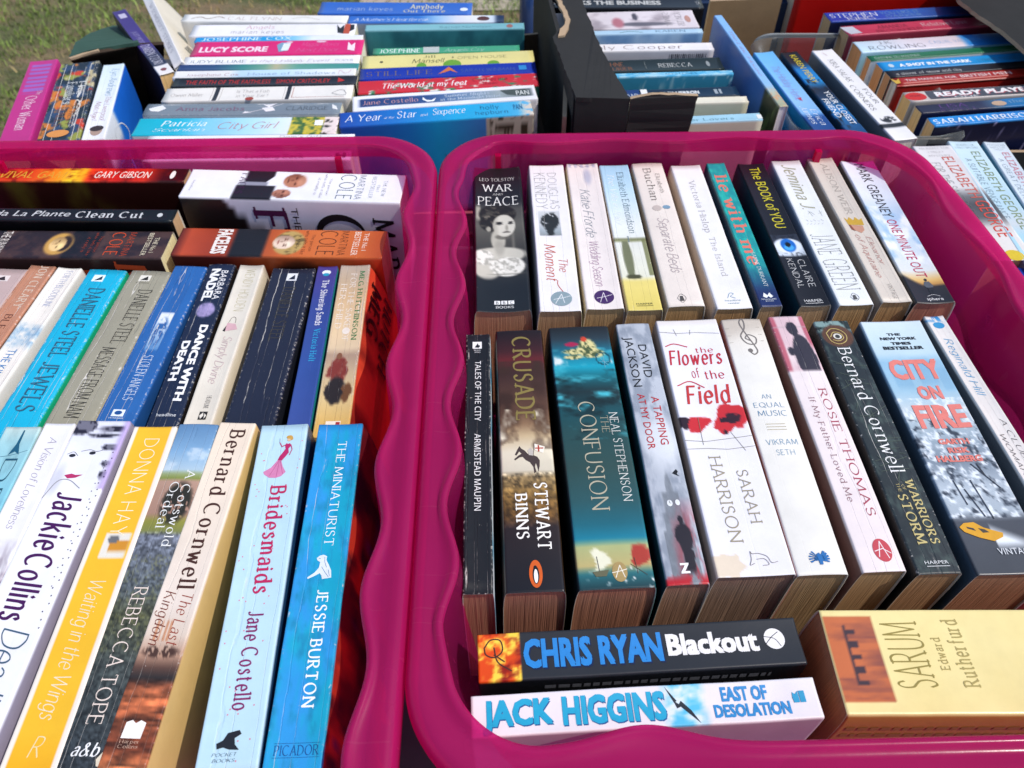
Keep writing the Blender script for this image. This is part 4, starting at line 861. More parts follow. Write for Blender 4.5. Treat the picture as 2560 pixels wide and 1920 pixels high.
def portrait(u, v, b):
    b = stops(v, [(0, '#16181c'), (.27, '#1b1d20'), (.33, '#4c4b47'), (.45, '#5a5952'), (.6, '#3c3b38'), (.8, '#26282a'), (.86, '#1f2327'), (1, '#1c2127')])
    b = mixa(b, tile('#b9b6a6', u), box(u, v, 0, .12, .29, .42, .03) * .8); b = mixa(b, tile('#7c7a70', u), box(u, v, .72, .82, .46, .66, .05) * .7)
    hr = ell(u, v, .47, .365, .40, .075, .12) + ell(u, v, .36, .43, .28, .06, .15); b = mixa(b, tile('#1f1c19', u), hr); b = mixa(b, tile('#6f6a5e', u), hr * np.clip((fbm(u * 9, v * 60, 2) - .56) * 6, 0, 1) * .5)
    nk = ell(u, v, .46, .545, .15, .075, .25); b = mixa(b, tile('#b2afa2', u), nk); b = mixa(b, tile('#5f5c54', u), ell(u, v, .56, .525, .16, .018, .4) * .8)
    fc = ell(u, v, .60, .445, .235, .078, .10); b = mixa(b, tile('#cbc8bb', u), fc); b = mixa(b, tile('#8c897e', u), fc * np.clip((.50 - u) * 5, 0, 1)); b = mixa(b, tile('#a19e92', u), ell(u, v, .27, .47, .05, .018, .3))
    for cx, cy, rx, ry in ((.50, .432, .075, .0075), (.74, .432, .055, .0070)): b = mixa(b, tile('#1d1b1a', u), ell(u, v, cx, cy, rx, ry, .5))
    b = mixa(b, tile('#3a3733', u), ell(u, v, .50, .418, .09, .0028, .5) + ell(u, v, .75, .418, .06, .0028, .5)); b = mixa(b, tile('#8a877c', u), ell(u, v, .655, .462, .03, .02, .8) * .8); b = mixa(b, tile('#55504c', u), ell(u, v, .645, .492, .085, .0058, .4))
    sh = ell(u, v, .48, .65, .52, .055, .2) + ell(u, v, .22, .72, .30, .085, .2); b = mixa(b, tile('#c2bfb2', u), sh); b = mixa(b, tile('#8f8c82', u), ell(u, v, .48, .60, .10, .05, .7) * .5)
    dr = ell(u, v, .62, .725, .36, .062, .15) + ell(u, v, .14, .665, .22, .05, .2); b = mixa(b, mixa(tile('#e6e4da', u), tile('#a8a69c', u), (fbm(u * 14, v * 60, 4) - .45) * 5), dr); b = mixa(b, tile('#77756c', u), ell(u, v, .6, .772, .34, .005, .6) * .7)
    return mixa(b, tile('#1b2025', u), np.clip((v - .78) * 12, 0, 1))
book([(1186, 416), (1299, 419), (1326, 781), (1190, 772)], 'thick black paperback with a black and white portrait of a woman in a white dress', paint=portrait, left='#16181c', right='#2a2e36', wear=1, group=G4, res=(40, 150), curv=-1.6, fl=.13, pages='#9a6a48',
     texts=[T('LEO TOLSTOY', 's', '#d8d8d4', .10, .88, 442, 450, m='a'), T('WAR', 's', '#f0f0ec', .16, .82, 458, 476, m='a'), T('AND', 's', '#d8d8d4', .38, .6, 480, 485, m='a'), T('PEACE', 's', '#f0f0ec', .06, .92, 489, 511, m='a'),
            
            BX('#eef0f0', (.34, .45, 749, 758), (.47, .58, 749, 758), (.60, .71, 749, 758)), T('B', 'b', '#22262c', .37, .42, 750.5, 757, m='a'), T('B', 'b', '#22262c', .50, .55, 750.5, 757, m='a'), T('C', 'b', '#22262c', .63, .68, 750.5, 757, m='a'), T('BOOKS', 'i', '#e4e6e6', .37, .70, 762, 768, m='a')])
def kenn(u, v, b):
    b = tile('#e9e6e8', u); m_ = box(u, v, .13, .74, .355, .53); u = u + (fbm(u * 6, v * 34, 61) - .5) * .22; v = v + (fbm(u * 7, v * 30, 71) - .5) * .022;  b = mixa(b, stops(v, [(.35, '#cdd0d2'), (.45, '#b8bcc0'), (.5, '#9aa6ac'), (.53, '#8a8f92')]), m_); b = mixa(b, tile('#262a2a', u), m_ * ell(u, v, .46, .43, .24, .06, .15) * (fbm(u * 9, v * 40, 8) > .3)); return mixa(b, tile('#262a2a', u), m_ * ell(u, v, .44, .49, .12, .05, .2))
book([(1325, 413), (1406, 413), (1457, 778), (1347, 777)], 'white paperback with grey capitals, a small photo of a dark coat and orange handwriting', paint=kenn, left='#b9b4b0', right='#e8dca0', wear=2, group=G4, res=(28, 120), fl=.12, pages='#9a744c',
     texts=[T('DOUGLAS', 'n', '#a9a9a8', .50, .76, 432, 521), T('KENNEDY', 'n', '#a9a9a8', .12, .44, 432, 521), T('The', 'I', '#d2542a', .56, .80, 648, 680), T('Moment', 'I', '#d2542a', .22, .52, 610, 702), LN('#d2542a', 1.6, [(.5, 700), (.5, 712), (.62, 730)]),
            EL('#93a8b0', (.55, 746, .26, .042)), LN('#eef0f0', 1.3, [(.36, 748), (.6, 744), (.78, 740)], [(.4, 758), (.56, 735), (.62, 757)], smooth=False)])
book([(1416, 409), (1493, 410), (1561, 772), (1466, 771)], 'off-white paperback with blue-grey and pink handwriting and a purple round emblem', col='#e6dcd8', left='#c2b4a8', right='#e3d5c4', wear=2, group=G4, fl=.12, pages='#a2804e',
     paint=lambda u, v, b: mixa(tile('#e6dcd8', u), tile('#8a93b4', u), ell(u, v, .62, .10, .12, .06, .8) * .5 + (v < .03) * (np.sin(u * 30) > 0) * .5),
     texts=[T('Katie Fforde', 'c', '#7c8794', .30, .62, 472, 592), T('Wedding Season', 'c', '#b089a8', .34, .62, 603, 714), LN('#7a6a8a', 1.2, [(.1, 413), (.3, 410), (.5, 416), (.9, 412)]), EL('#4a2a66', (.52, 741, .27, .04)), LN('#ece4ea', 1.3, [(.32, 744), (.56, 740), (.74, 736)], [(.4, 754), (.52, 730), (.58, 752)], smooth=False)])
def italy(u, v, b):
    b = stops(v, [(0, '#9dc4dc'), (.2, '#b9d4e2'), (.45, '#dfe4e4'), (.548, '#dcdfda'), (.552, '#6f7250'), (.57, '#8f926a'), (.58, '#ddded6'), (.8, '#e0dfcc'), (.83, '#e4d27a'), (1, '#dcc96a')]); m_ = (v > .57) * (v < .80)
    b = mixa(b, tile('#707456', u), m_ * ell(u, v, .32, .68, .15, .14, .2)); b = mixa(b, tile('#4a4a30', u), ell(u, v, .38, .80, .24, .015, .3)); return mixa(b, tile('#6d7044', u), (u > .88) * (v > .56) * (v < .8) * .8)
book([(1499, 413), (1569, 413), (1659, 775), (1569, 775)], 'sky blue to yellow paperback with a column photo and dark blue serif name', paint=italy, left='#a9967c', right='#8f8a70', wear=2, group=G4, res=(28, 120), fl=.12, pages='#a2804e',
     texts=[T('Elizabeth Edmondson', 's', '#54707e', .52, .76, 430, 582), T('The Villa in Italy', 'c', '#eef2f2', .20, .42, 436, 562), T('I', 's', '#7d8f96', .42, .5, 590, 604, m='a'), T('HARPER', 'b', '#5e5a30', .28, .76, 757, 761, m='a'), BX('#5e5a30', (.28, .76, 763.5, 764.5))])
book([(1579, 407), (1655, 409), (1765, 766), (1671, 764)], 'pale pinkish cream paperback with black spaced lettering and faint shell drawings', col='#e3d8cf', left='#b7a698', right='#e0d0bc', wear=2, group=G4, fl=.12, pages='#a17a44', curv=.5,
     texts=[T('Buchan', 's', '#6a625c', .30, .56, 420, 500), T('Elizabeth', 's', '#857a72', .66, .80, 434, 482), T('Separate Beds', 'c', '#b7a8ac', .34, .66, 545, 682), EL('#7fa0b8', (.72, 518, .12, .014)), EL('#cfc0b8', (.42, 520, .14, .02)), LN('#55504c', .9, [(.3, 745), (.42, 735), (.54, 745), (.42, 756), (.3, 745)]), PL('#55504c', [(.38, 740), (.46, 740), (.48, 752), (.36, 752)])])
book([(1675, 410), (1751, 417), (1884, 772), (1792, 770)], 'plain white paperback with thin widely spaced grey lettering', col='#e9e7e8', left='#c9b8a8', right='#d8d0c6', wear=1, group=G4, fl=.12, pages='#9c7440', curv=-.5,
     texts=[T('Victoria Hislop', 's', '#a9a4a8', .42, .62, 450, 580), T('The Island', 's', '#c2bebe', .46, .64, 592, 690), T('headline', 'i', '#8aa4b0', .3, .74, 748, 752, m='a'), T('review', 'i', '#8aa4b0', .36, .68, 755, 759, m='a'), LN('#6f9ab0', 1.2, [(.4, 744), (.5, 732), (.6, 734), (.5, 740), (.62, 745)])])
book([(1767, 408), (1810, 408), (1959, 766), (1901, 766)], 'slim teal paperback with large salmon lettering, between white and black spines', paint=lambda u, v, b: mixa(mixa(tile('#1a8f94', u), tile('#23b0a4', u), (fbm(u * 6, v * 30, 3) - .4) * 3), tile('#1a2a5c', u), np.clip((v - .72) * 5, 0, 1)), left='#173048', right='#145a60', wear=1, group=G4, res=(24, 80), fl=.12, pages='#9a7a54',
     texts=[T('lie with me', 'S', '#ef7f6c', .16, .84, 436, 662), T('SABINE DURRANT', 's', '#dfe6e6', .5, .70, 630, 716), PL('#eef2f4', [(.28, 741), (.36, 731), (.5, 738), (.62, 731), (.74, 741), (.62, 744), (.52, 740), (.42, 744)]), T('MULHOLLAND', 'b', '#dfe6ee', .16, .84, 746, 749, m='a'), T('BOOKS', 'b', '#dfe6ee', .32, .68, 751, 753.5, m='a')])
def eye(u, v, b):
    b = tile('#131319', u); m_ = box(u, v, .02, .98, .54, .69, .006); b = mixa(b, tile('#c8d2de', u), m_); b = mixa(b, tile('#2a2f3c', u), m_ * np.clip(1 - ell(u, v, .5, .625, .52, .055, .15), 0, 1) * (v < .61)); b = mixa(b, tile('#e2e8ee', u), m_ * ell(u, v, .5, .62, .46, .05, .2))
    b = mixa(b, tile('#1464c0', u), m_ * ell(u, v, .52, .615, .27, .045, .15)); b = mixa(b, tile('#4aa8ea', u), m_ * ell(u, v, .52, .63, .18, .02, .5)); b = mixa(b, tile('#06080c', u), m_ * ell(u, v, .52, .61, .10, .017, .2)); return mixa(b, tile('#10121a', u), m_ * np.clip((fbm(u * 12, v * 60, 3) - .5) * 5, 0, 1) * ((v < .57) + (v > .665)) * .7)
book([(1843, 410), (1911, 408), (2078, 766), (2002, 764)], 'black paperback with yellow title and a large blue eye', paint=eye, left='#16263a', right='#0c0c10', wear=1, group=G4, res=(36, 150), fl=.12, pages='#9c7c52',
     texts=[T('The BOOK of YOU', 'i', '#e2d62c', .36, .76, 418, 568, desc=False), T('CLAIRE', 'n', '#dcdcdc', .58, .80, 648, 716), T('KENDAL', 'n', '#dcdcdc', .22, .44, 645, 718), T('HARPER', 'b', '#dcdcdc', .22, .8, 747, 753, m='a'), BX('#dcdcdc', (.22, .8, 756, 757))])
book([(1926, 402), (2002, 402), (2183, 762), (2100, 762)], 'white paperback with gold-grey script name and thin tall outlined capitals', col='#e2e5e6', left='#8d9aac', right='#cfd2d4', wear=1, group=G4, fl=.12, pages='#a27c46',
     texts=[T('Jemima J.', 'C', '#aaa88a', .28, .72, 411, 522, desc=False), LN('#9aa49c', .8, [(.4, 534), (.5, 528), (.6, 536)], [(.45, 526), (.52, 540)], [(.74, 534), (.86, 530)], [(.8, 526), (.82, 540)], smooth=False), LN('#a8aaa6', .8, *[[(.24 + .12 * i, 548 + (i % 2) * 3), (.3 + .12 * i, 552)] for i in range(5)], *[[(.2 + .12 * i, 560), (.26 + .12 * i, 557)] for i in range(5)]),
            T('JANE GREEN', 'f', '#9c9e9c', .12, .86, 585, 724), LN('#5a5a5a', .9, [(.44, 742), (.56, 732), (.68, 742), (.56, 752), (.44, 742)]), PL('#5a5a5a', [(.52, 737), (.6, 737), (.62, 748), (.5, 748)])])
book([(2018, 394), (2082, 396), (2283, 756), (2205, 752)], 'beige paperback with grey serif name, pink script and a small crowned head', col='#cfc6ba', left='#6b625c', right='#b9ae9c', wear=2, group=G4, fl=.12, pages='#a27a44', curv=-.8,
     texts=[T('ALISON WEIR', 's', '#a59c92', .40, .66, 407, 535), PL('#d2a832', [(.2, 542), (.3, 548), (.4, 541), (.52, 549), (.62, 541), (.72, 549), (.84, 545), (.8, 562), (.24, 560)]), PL('#d09a80', [(.3, 561), (.74, 563), (.72, 574), (.56, 581), (.38, 574)]), PL('#8a4a30', [(.24, 560), (.32, 561), (.38, 576), (.26, 572)]),
            T('Eleanor', 'c', '#c98f84', .62, .80, 590, 662), T('of Aquitaine', 'c', '#c98f84', .28, .50, 585, 692), T('VINTAGE', 'n', '#77706a', .46, .62, 708, 746)])
def runner(u, v, b):
    b = stops(v, [(0, '#dfe4ee'), (.3, '#d6e0ec'), (.45, '#a9c6e2'), (.6, '#c4d6e6'), (.8, '#d8dee0'), (.86, '#d9b26a'), (.885, '#b8894a'), (.9, '#2a2a2e'), (1, '#202226')]); b = mixa(b, tile('#e9eef4', u), np.clip((fbm(u * 3, v * 12, 4) - .5) * 5, 0, 1) * (v > .35) * (v < .8)); b = mixa(b, tile('#6ea6d6', u), np.clip((fbm(u * 3, v * 9, 14) - .55) * 6, 0, 1) * (v > .35) * (v < .75) * .6)
    b = mixa(b, tile('#23252a', u), np.clip((v - (.82 + u * .13)) * 40, 0, 1) * (v > .8)); return b
book([(2105, 402), (2181, 402), (2392, 752), (2290, 760)], 'paperback with bold black and crimson capitals over a sky and a walking man', paint=runner, left='#22242c', right='#bcc6d0', wear=1, group=G4, res=(30, 120), curv=-1.4, fl=.14, pages='#955f45',
     texts=[T('MARK GREANEY', 'b', '#16181c', .38, .68, 407, 540), T('ONE MINUTE OUT', 'b', '#c01f4c', .40, .68, 546, 690), PL('#5a6068', [(.52, 701), (.64, 701), (.7, 712), (.66, 716), (.5, 716), (.46, 710)]), PL('#1e2228', [(.52, 716), (.66, 716), (.64, 734), (.6, 734), (.59, 722), (.56, 733), (.52, 733)]), EL('#2a2a2e', (.575, 697, .04, .008)), T('sphere', 'b', '#e6e6e6', .34, .76, 741, 748, m='a'), LN('#e6e6e6', .9, [(.4, 738), (.56, 734), (.72, 738)])])

# ---- front row
book([(1164, 836), (1225, 836), (1232, 1485), (1157, 1485)], 'slim black paperback with white capitals and long white cracks down its spine', col='#12171d', left='#0a0d12', right=lambda d, v, b: mixa(tile('#dfe6ea', d), tile('#6fb4d4', d), (fbm(d * 4, v * 9, 3) - .5) * 5), wear=3, group=G5, fl=.10, pages='#8f5a3c',
     texts=[BX('#eceeee', (.28, .66, 854, 871)), PL('#12171d', [(.36, 868), (.44, 862), (.5, 857), (.52, 862), (.6, 864), (.54, 869)]), T('BLACK', 'b', '#dfe2e4', .34, .62, 873.5, 876.5, m='a'), T('SWAN', 'b', '#dfe2e4', .36, .6, 878.5, 881.5, m='a'), T('TALES OF THE CITY', 'i', '#eef0f0', .38, .62, 902, 1052), T('ARMISTEAD MAUPIN', 'i', '#eef0f0', .38, .62, 1084, 1276)])
def crus(u, v, b):
    b = stops(v, [(0, '#1c1214'), (.10, '#3c1a1c'), (.14, '#5c1f20'), (.2, '#3a2420'), (.36, '#5c4030'), (.42, '#8a6c50'), (.47, '#c4ad88'), (.53, '#ddd3bc'), (.60, '#cfc6b2'), (.625, '#8a7450'), (.68, '#7c6034'), (.76, '#5c4120'), (.80, '#2a2020'), (1, '#1b1b20')])
    cl = fbm(u * 3, v * 14, 5); b = mixa(b, tile('#3a261c', u), (cl - .45) * 4 * (v > .15) * (v < .52)); b = mixa(b, tile('#e9dfc6', u), (cl - .58) * 5 * (v > .36) * (v < .56)); g = (fbm(u * 16, v * 90, 7) - .5) * (v > .61) * (v < .8); return np.clip(b * (1 + g[:, None] * 1.6), 0, 1)
book([(1241, 826), (1352, 826), (1415, 1480), (1264, 1480)], 'dark brown paperback with gold foil title, a rearing horse and an orange oval penguin', paint=crus, left='#2c1f14', right='#3a2a14', wear=0, group=G5, res=(34, 160), fl=.12, pages='#93593c', curv=.5,
     texts=[T('CRUSADE', 'S', '#a89452', .32, .74, 842, 1050, metal=.4, rough=.35), PL('#4a3c38', [(.27, 1136), (.33, 1122), (.37, 1115), (.40, 1121), (.47, 1127), (.52, 1135), (.60, 1137), (.70, 1143), (.74, 1152), (.73, 1166), (.70, 1180), (.68, 1165), (.66, 1158), (.64, 1168), (.66, 1180), (.62, 1184), (.61, 1168), (.55, 1156), (.47, 1150), (.42, 1142), (.36, 1143), (.27, 1150), (.25, 1147), (.34, 1138), (.40, 1134), (.36, 1128), (.30, 1138)]), PL('#cfc6bc', [(.52, 1126), (.58, 1120), (.63, 1128), (.62, 1140), (.54, 1138)]), LN('#5a4a40', 1.0, [(.62, 1142), (.66, 1110)], smooth=False), PL('#efe6d8', [(.66, 1110), (.86, 1118), (.82, 1134), (.66, 1126)]), BX('#b8402a', (.72, .75, 1114, 1130), (.67, .83, 1120, 1123)),
            T('STEWART', 'S', '#f4f0ea', .58, .84, 1208, 1374), T('BINNS', 'S', '#f4f0ea', .22, .46, 1232, 1347), EL('#e2641c', (.53, 1435, .115, .042)), EL('#16181c', (.53, 1438, .058, .027), (.525, 1420, .032, .007)), EL('#f6f4f0', (.53, 1441, .034, .021))])
def confu(u, v, b):
    b = stops(v, [(0, '#1c1e20'), (.06, '#2a3a44'), (.12, '#1f6c84'), (.19, '#1a9cb4'), (.24, '#17606c'), (.3, '#1d2f33'), (.38, '#1a4a52'), (.46, '#24484a'), (.6, '#2f4a48'), (.72, '#2a5358'), (.8, '#1f6474'), (.845, '#1c7a92'), (.87, '#a9b07a'), (.93, '#b8a970'), (.955, '#2a6a72'), (1, '#1c3a40')])
    n_ = fbm(u * 2.5, v * 22, 6); b = mixa(b, tile('#122022', u), (n_ - .52) * 4 * (v > .2) * (v < .5)); b = mixa(b, tile('#4ab8c8', u), (fbm(u * 3, v * 30, 16) - .6) * 4 * (v > .1) * (v < .5)); b = mixa(b, tile('#d9e4e4', u), (fbm(u * 4, v * 26, 26) - .5) * 5 * box(u, v, .0, 1, .13, .19, .02)); ch_ = np.clip(ell(u, v, .60, .105, .16, .045, .3) + ell(u, v, .44, .12, .26, .014, .4) + ell(u, v, .34, .145, .16, .010, .4) + ell(u, v, .72, .13, .16, .02, .4), 0, 1); b = mixa(b, mixa(tile('#d6cc90', u), tile('#4a5a3a', u), (fbm(u * 22, v * 110, 31) - .48) * 9), ch_); b = mixa(b, tile('#a8254c', u), ell(u, v, .34, .085, .12, .010, .3)); b = mixa(b, tile('#c8452c', u), ell(u, v, .56, .062, .05, .012, .3)); b = mixa(b, tile('#14505f', u), (np.abs(ell(u, v, .84, .155, .12, .026, 1.0) - .5) < .12) * 1.0); u = u + (fbm(u * 7, v * 40, 61) - .5) * .3; v = v + (fbm(u * 7, v * 36, 71) - .5) * .03; b = mixa(b, tile('#a83c30', u), ell(u, v, .88, .90, .14, .035, .3)); b = mixa(b, tile('#e4e2c8', u), ell(u, v, .3, .91, .12, .03, .4)); b = mixa(b, tile('#dfe6e4', u), (fbm(u * 9, v * 60, 3) - .62) * 8 * (v > .94)); return b
book([(1374, 819), (1518, 815), (1642, 1469), (1447, 1474)], 'thick dark teal paperback with a chariot picture at its head and ships at its foot', paint=confu, left='#14262a', right='#1f8088', wear=0, group=G5, res=(40, 170), fl=.10, pages='#955a3a', curv=.4,
     texts=[LN('#7fb8c8', 1.0, [(.76, 906), (.92, 906)], [(.84, 892), (.84, 920)], [(.78, 897), (.9, 915)], smooth=False), T('CONFUSION', 's', '#bfb8a0', .30, .56, 1004, 1277), T('THE', 's', '#a9a690', .62, .74, 1040, 1082), T('NEAL STEPHENSON', 's', '#d6d8d2', .76, .90, 1032, 1256),
            EL('#b59a62', (.56, 1430, .10, .030)), LN('#ece6d6', 1.4, [(.46, 1432), (.58, 1428), (.66, 1424)], [(.5, 1444), (.57, 1414), (.62, 1444)], smooth=False), LN('#5a4a3a', .9, [(.28, 1390), (.30, 1440)], [(.78, 1396), (.80, 1436)], [(.72, 1412), (.92, 1440)], smooth=False), PL('#6a6a50', [(.2, 1428), (.42, 1424), (.38, 1440), (.24, 1440)])])
def tower(u, v, b):
    b = mixa(tile('#b4bac4', u), tile('#8f97a4', u), (fbm(u * 5, v * 20, 4) - .4) * 4); b = mixa(b, tile('#d4d8de', u), ell(u, v, .6, .52, .5, .1, .8)); t = ell(u, v, .52, .72, .10, .08, .2) + box(u, v, .30, .74, .70, .80, .01) + box(u, v, .22, .8, .77, .86, .01) + box(u, v, .14, .9, .83, 1.1, .01)
    b = mixa(b, tile('#767c84', u), np.clip(t, 0, 1) * (.55 + .6 * fbm(u * 14, v * 60, 8))); b = mixa(b, tile('#a8202a', u), np.clip((fbm(u * 5, v * 12, 9) - .40) * 5, 0, 1) * np.clip((v - .72) * 5, 0, 1) * np.clip((u - .25) * 2, 0, 1)); b = mixa(b, tile('#b81f2a', u), np.clip((v - .965) * 40, 0, 1) * (fbm(u * 6, v * 30, 2) > .42))
    u = u + (fbm(u * 6, v * 34, 61) - .5) * .12; man = ell(u, v, .66, .855, .22, .045, .15) + box(u, v, .52, .80, .88, .975, .02) + ell(u, v, .64, .80, .07, .016, .15); return mixa(b, tile('#26222a', u), np.clip(man, 0, 1))
book([(1542, 810), (1621, 808), (1778, 1461), (1666, 1462)], 'grey-silver paperback with black and red capitals, a clock tower and a man in a coat', paint=tower, left='#1f2c38', right='#a8a2a0', wear=1, group=G5, res=(36, 170), fl=.11, pages='#8a5f42', curv=.5,
     texts=[T('DAVID', 'b', '#15171b', .52, .76, 862, 944), T('JACKSON', 'b', '#15171b', .16, .40, 842, 966), T('A TAPPING', 'b', '#c02028', .56, .78, 992, 1112), T('AT MY DOOR', 'b', '#c02028', .20, .40, 984, 1122), PL('#15171b', [(.68, 1184), (.80, 1174), (.84, 1180), (.80, 1186), (.86, 1192), (.76, 1188)]), EL('#dfe2e4', (.46, 1258, .07, .011), (.66, 1257, .06, .010)), LN('#33363a', .8, [(.46, 1258), (.46, 1252)], [(.46, 1258), (.5, 1258)], smooth=False), T('Z', 'B', '#f2f2f2', .38, .60, 1408, 1434, m='a')])
def poppies(u, v, b):
    b = tile('#e6e4ea', u); b = mixa(b, tile('#d9cfc6', u), np.clip((.03 - v) * 60, 0, 1) * .6); rd = tile('#c62c34', u); dk = tile('#2c1c28', u); u = u + (fbm(u * 5, v * 26, 41) - .5) * .24; v = v + (fbm(u * 6, v * 30, 51) - .5) * .03; b = mixa(b, tile('#d6b98a', u), np.clip(ell(u, v, .12, .965, .3, .035, .1) * .5 * (v > .93), 0, 1))
    b = mixa(b, rd, ell(u, v, .82, .44, .24, .048, .08) + ell(u, v, .66, .475, .20, .035, .08) + ell(u, v, .20, .462, .22, .024, .1) + ell(u, v, .24, .485, .12, .022, .1)); b = mixa(b, dk, ell(u, v, .80, .445, .09, .022, .2) * .95 + ell(u, v, .66, .455, .09, .011, .2) + ell(u, v, .06, .462, .10, .028, .2) + ell(u, v, .64, .50, .04, .009, .2)); return b
book([(1639, 801), (1790, 799), (1991, 1438), (1793, 1442)], 'wide white paperback with red brush-script title over two red poppies', paint=poppies, left='#8e8682', right='#b03038', wear=1, group=G5, res=(46, 190), fl=.08, pages='#7d5c44', 
     texts=[T('the', 'r', '#c92c3c', .52, .80, 868, 882, m='a', desc=False), T('Flowers', 'K', '#c92c3c', .06, .90, 874, 912, m='a', desc=False), T('of', 'r', '#c92c3c', .36, .48, 918, 944, m='a', desc=False), T('the', 'r', '#c92c3c', .56, .86, 926, 948, m='a', desc=False), T('Field', 'K', '#cf3a3a', .18, .88, 962, 1010, m='a', desc=False), LN('#cf3040', 2.6, [(.06, 864), (.2, 858), (.4, 866)], [(.1, 962), (.3, 952), (.5, 968)]),
            LN('#8d8670', .9, [(0, 828), (.3, 832), (.6, 831), (.98, 836)], [(.25, 822), (.28, 838)], [(.52, 824), (.5, 836)], [(0, 1098), (.3, 1102), (.7, 1096), (1, 1092)], [(0, 1120), (.3, 1119), (.6, 1123), (1, 1118)], [(.28, 1042), (.26, 1110)], [(.7, 1080), (.84, 1128)], smooth=False), T('HARRISON', 's', '#a79c84', .28, .46, 1138, 1356), T('SARAH', 's', '#a79c84', .62, .78, 1176, 1310),
            LN('#8a8078', 1.0, [(.50, 1378), (.52, 1384), (.60, 1384), (.7, 1392), (.74, 1408), (.82, 1406)], [(.5, 1378), (.49, 1398), (.46, 1412), (.52, 1408)], [(.56, 1398), (.66, 1398), (.70, 1412), (.62, 1414)])])
def clef(u, v, b): return mixa(mixa(tile('#dcd2c4', u), tile('#e6e3dc', u), np.clip(v * 5, 0, 1)), tile('#a89c90', u), np.clip((.12 - v - u * .05) * 8, 0, .4))
book([(1803, 799), (1901, 796), (2122, 1437), (1995, 1436)], 'creamy white paperback with a treble clef at its head and blue phoenix below', paint=clef, left='#93846e', right='#d6cdbc', wear=1, group=G5, res=(30, 90), fl=.10, pages='#8f7046', curv=.7,
     texts=[LN('#7f7874', 3.0, [(.55, 851), (.46, 845), (.56, 837), (.72, 845), (.66, 860), (.46, 858), (.36, 840), (.5, 822), (.54, 806), (.5, 798), (.42, 808), (.5, 834), (.62, 862), (.66, 878), (.56, 886), (.46, 878)]), EL('#7f7874', (.49, 876, .06, .009)), LN('#a59c92', .8, [(.04, 820), (.9, 818)], [(.04, 838), (.9, 836)], [(.04, 855), (.9, 852)], smooth=False),
            T('AN', 'n', '#3f86b4', .40, .62, 986, 997, m='a'), T('EQUAL', 'n', '#3f86b4', .16, .86, 1006, 1018, m='a'), T('MUSIC', 'n', '#3f86b4', .20, .86, 1026, 1040, m='a'), T('VIKRAM', 'n', '#4a90b8', .18, .88, 1098, 1112, m='a'), T('SETH', 'n', '#4a90b8', .34, .74, 1124, 1138, m='a'), LN('#b9a878', .9, [(.3, 1060), (.74, 1060)], [(.3, 1067), (.74, 1067)], [(.3, 1074), (.74, 1074)], smooth=False),
            PL('#2472b8', *[[(.52, 1396), (.52 + .20 * math.sin(a), 1396 - 22 * math.cos(a)), (.52 + .21 * math.sin(a + .2), 1396 - 21 * math.cos(a + .2)), (.54, 1402)] for a in (-2.1, -1.75, -1.4, -1.05, -.75, .55, .85, 1.2, 1.55, 1.9)]), PL('#2472b8', [(.48, 1386), (.54, 1382), (.58, 1392), (.56, 1412), (.50, 1412)])])
def sil(u, v, b):
    b = tile('#e8dcdc', u); m_ = np.clip((.262 - v) / .004, 0, 1); b = mixa(b, mixa(tile('#d9bcc2', u), tile('#e8d2d4', u), (fbm(u * 3, v * 9, 3) - .4) * 3), m_); b = mixa(b, tile('#b04a5c', u), m_ * np.clip(ell(u, v, .02, .13, .12, .2, .4) + ell(u, v, .98, .05, .1, .1, .4), 0, 1) * .8)
    b = mixa(b, tile('#b9aaae', u), m_ * (np.abs(np.sin(v * 60)) < .1) * .5); u = u + (fbm(u * 6, v * 34, 61) - .5) * .1; s_ = ell(u, v, .56, .062, .16, .034, .12) + ell(u, v, .66, .20, .32, .11, .08) + ell(u, v, .28, .17, .1, .02, .3); return mixa(b, tile('#33303c', u), np.clip(s_, 0, 1) * m_)
book([(1919, 791), (2008, 791), (2268, 1433), (2160, 1425)], 'pale pink paperback with a silhouetted figure at its head and crimson spaced capitals', paint=sil, left='#6a4a48', right='#cfbfc0', wear=2, group=G5, res=(30, 150), fl=.10, pages='#9a7446', curv=.3,
     texts=[T('ROSIE THOMAS', 's', '#b04058', .60, .82, 970, 1290), T('If My Father Loved Me', 's', '#98707a', .26, .42, 992, 1254), EL('#cf4a56', (.62, 1376, .21, .036)), LN('#f0e8e8', 1.5, [(.44, 1378), (.64, 1372), (.8, 1384)], [(.5, 1392), (.62, 1354), (.72, 1396)], smooth=False)])
def shield(u, v, b):
    b = mixa(tile('#232c30', u), tile('#3c4a48', u), (fbm(u * 8, v * 34, 5) - .5) * 4); b = mixa(b, mixa(tile('#7f9a98', u), tile('#1e2c2c', u), (fbm(u * 9, v * 50, 3) - .45) * 7), np.clip((.06 - v) * 50, 0, 1)); b = mixa(b, tile('#5a3c2c', u), ell(u, v, .52, .075, .46, .055, .08)); return b
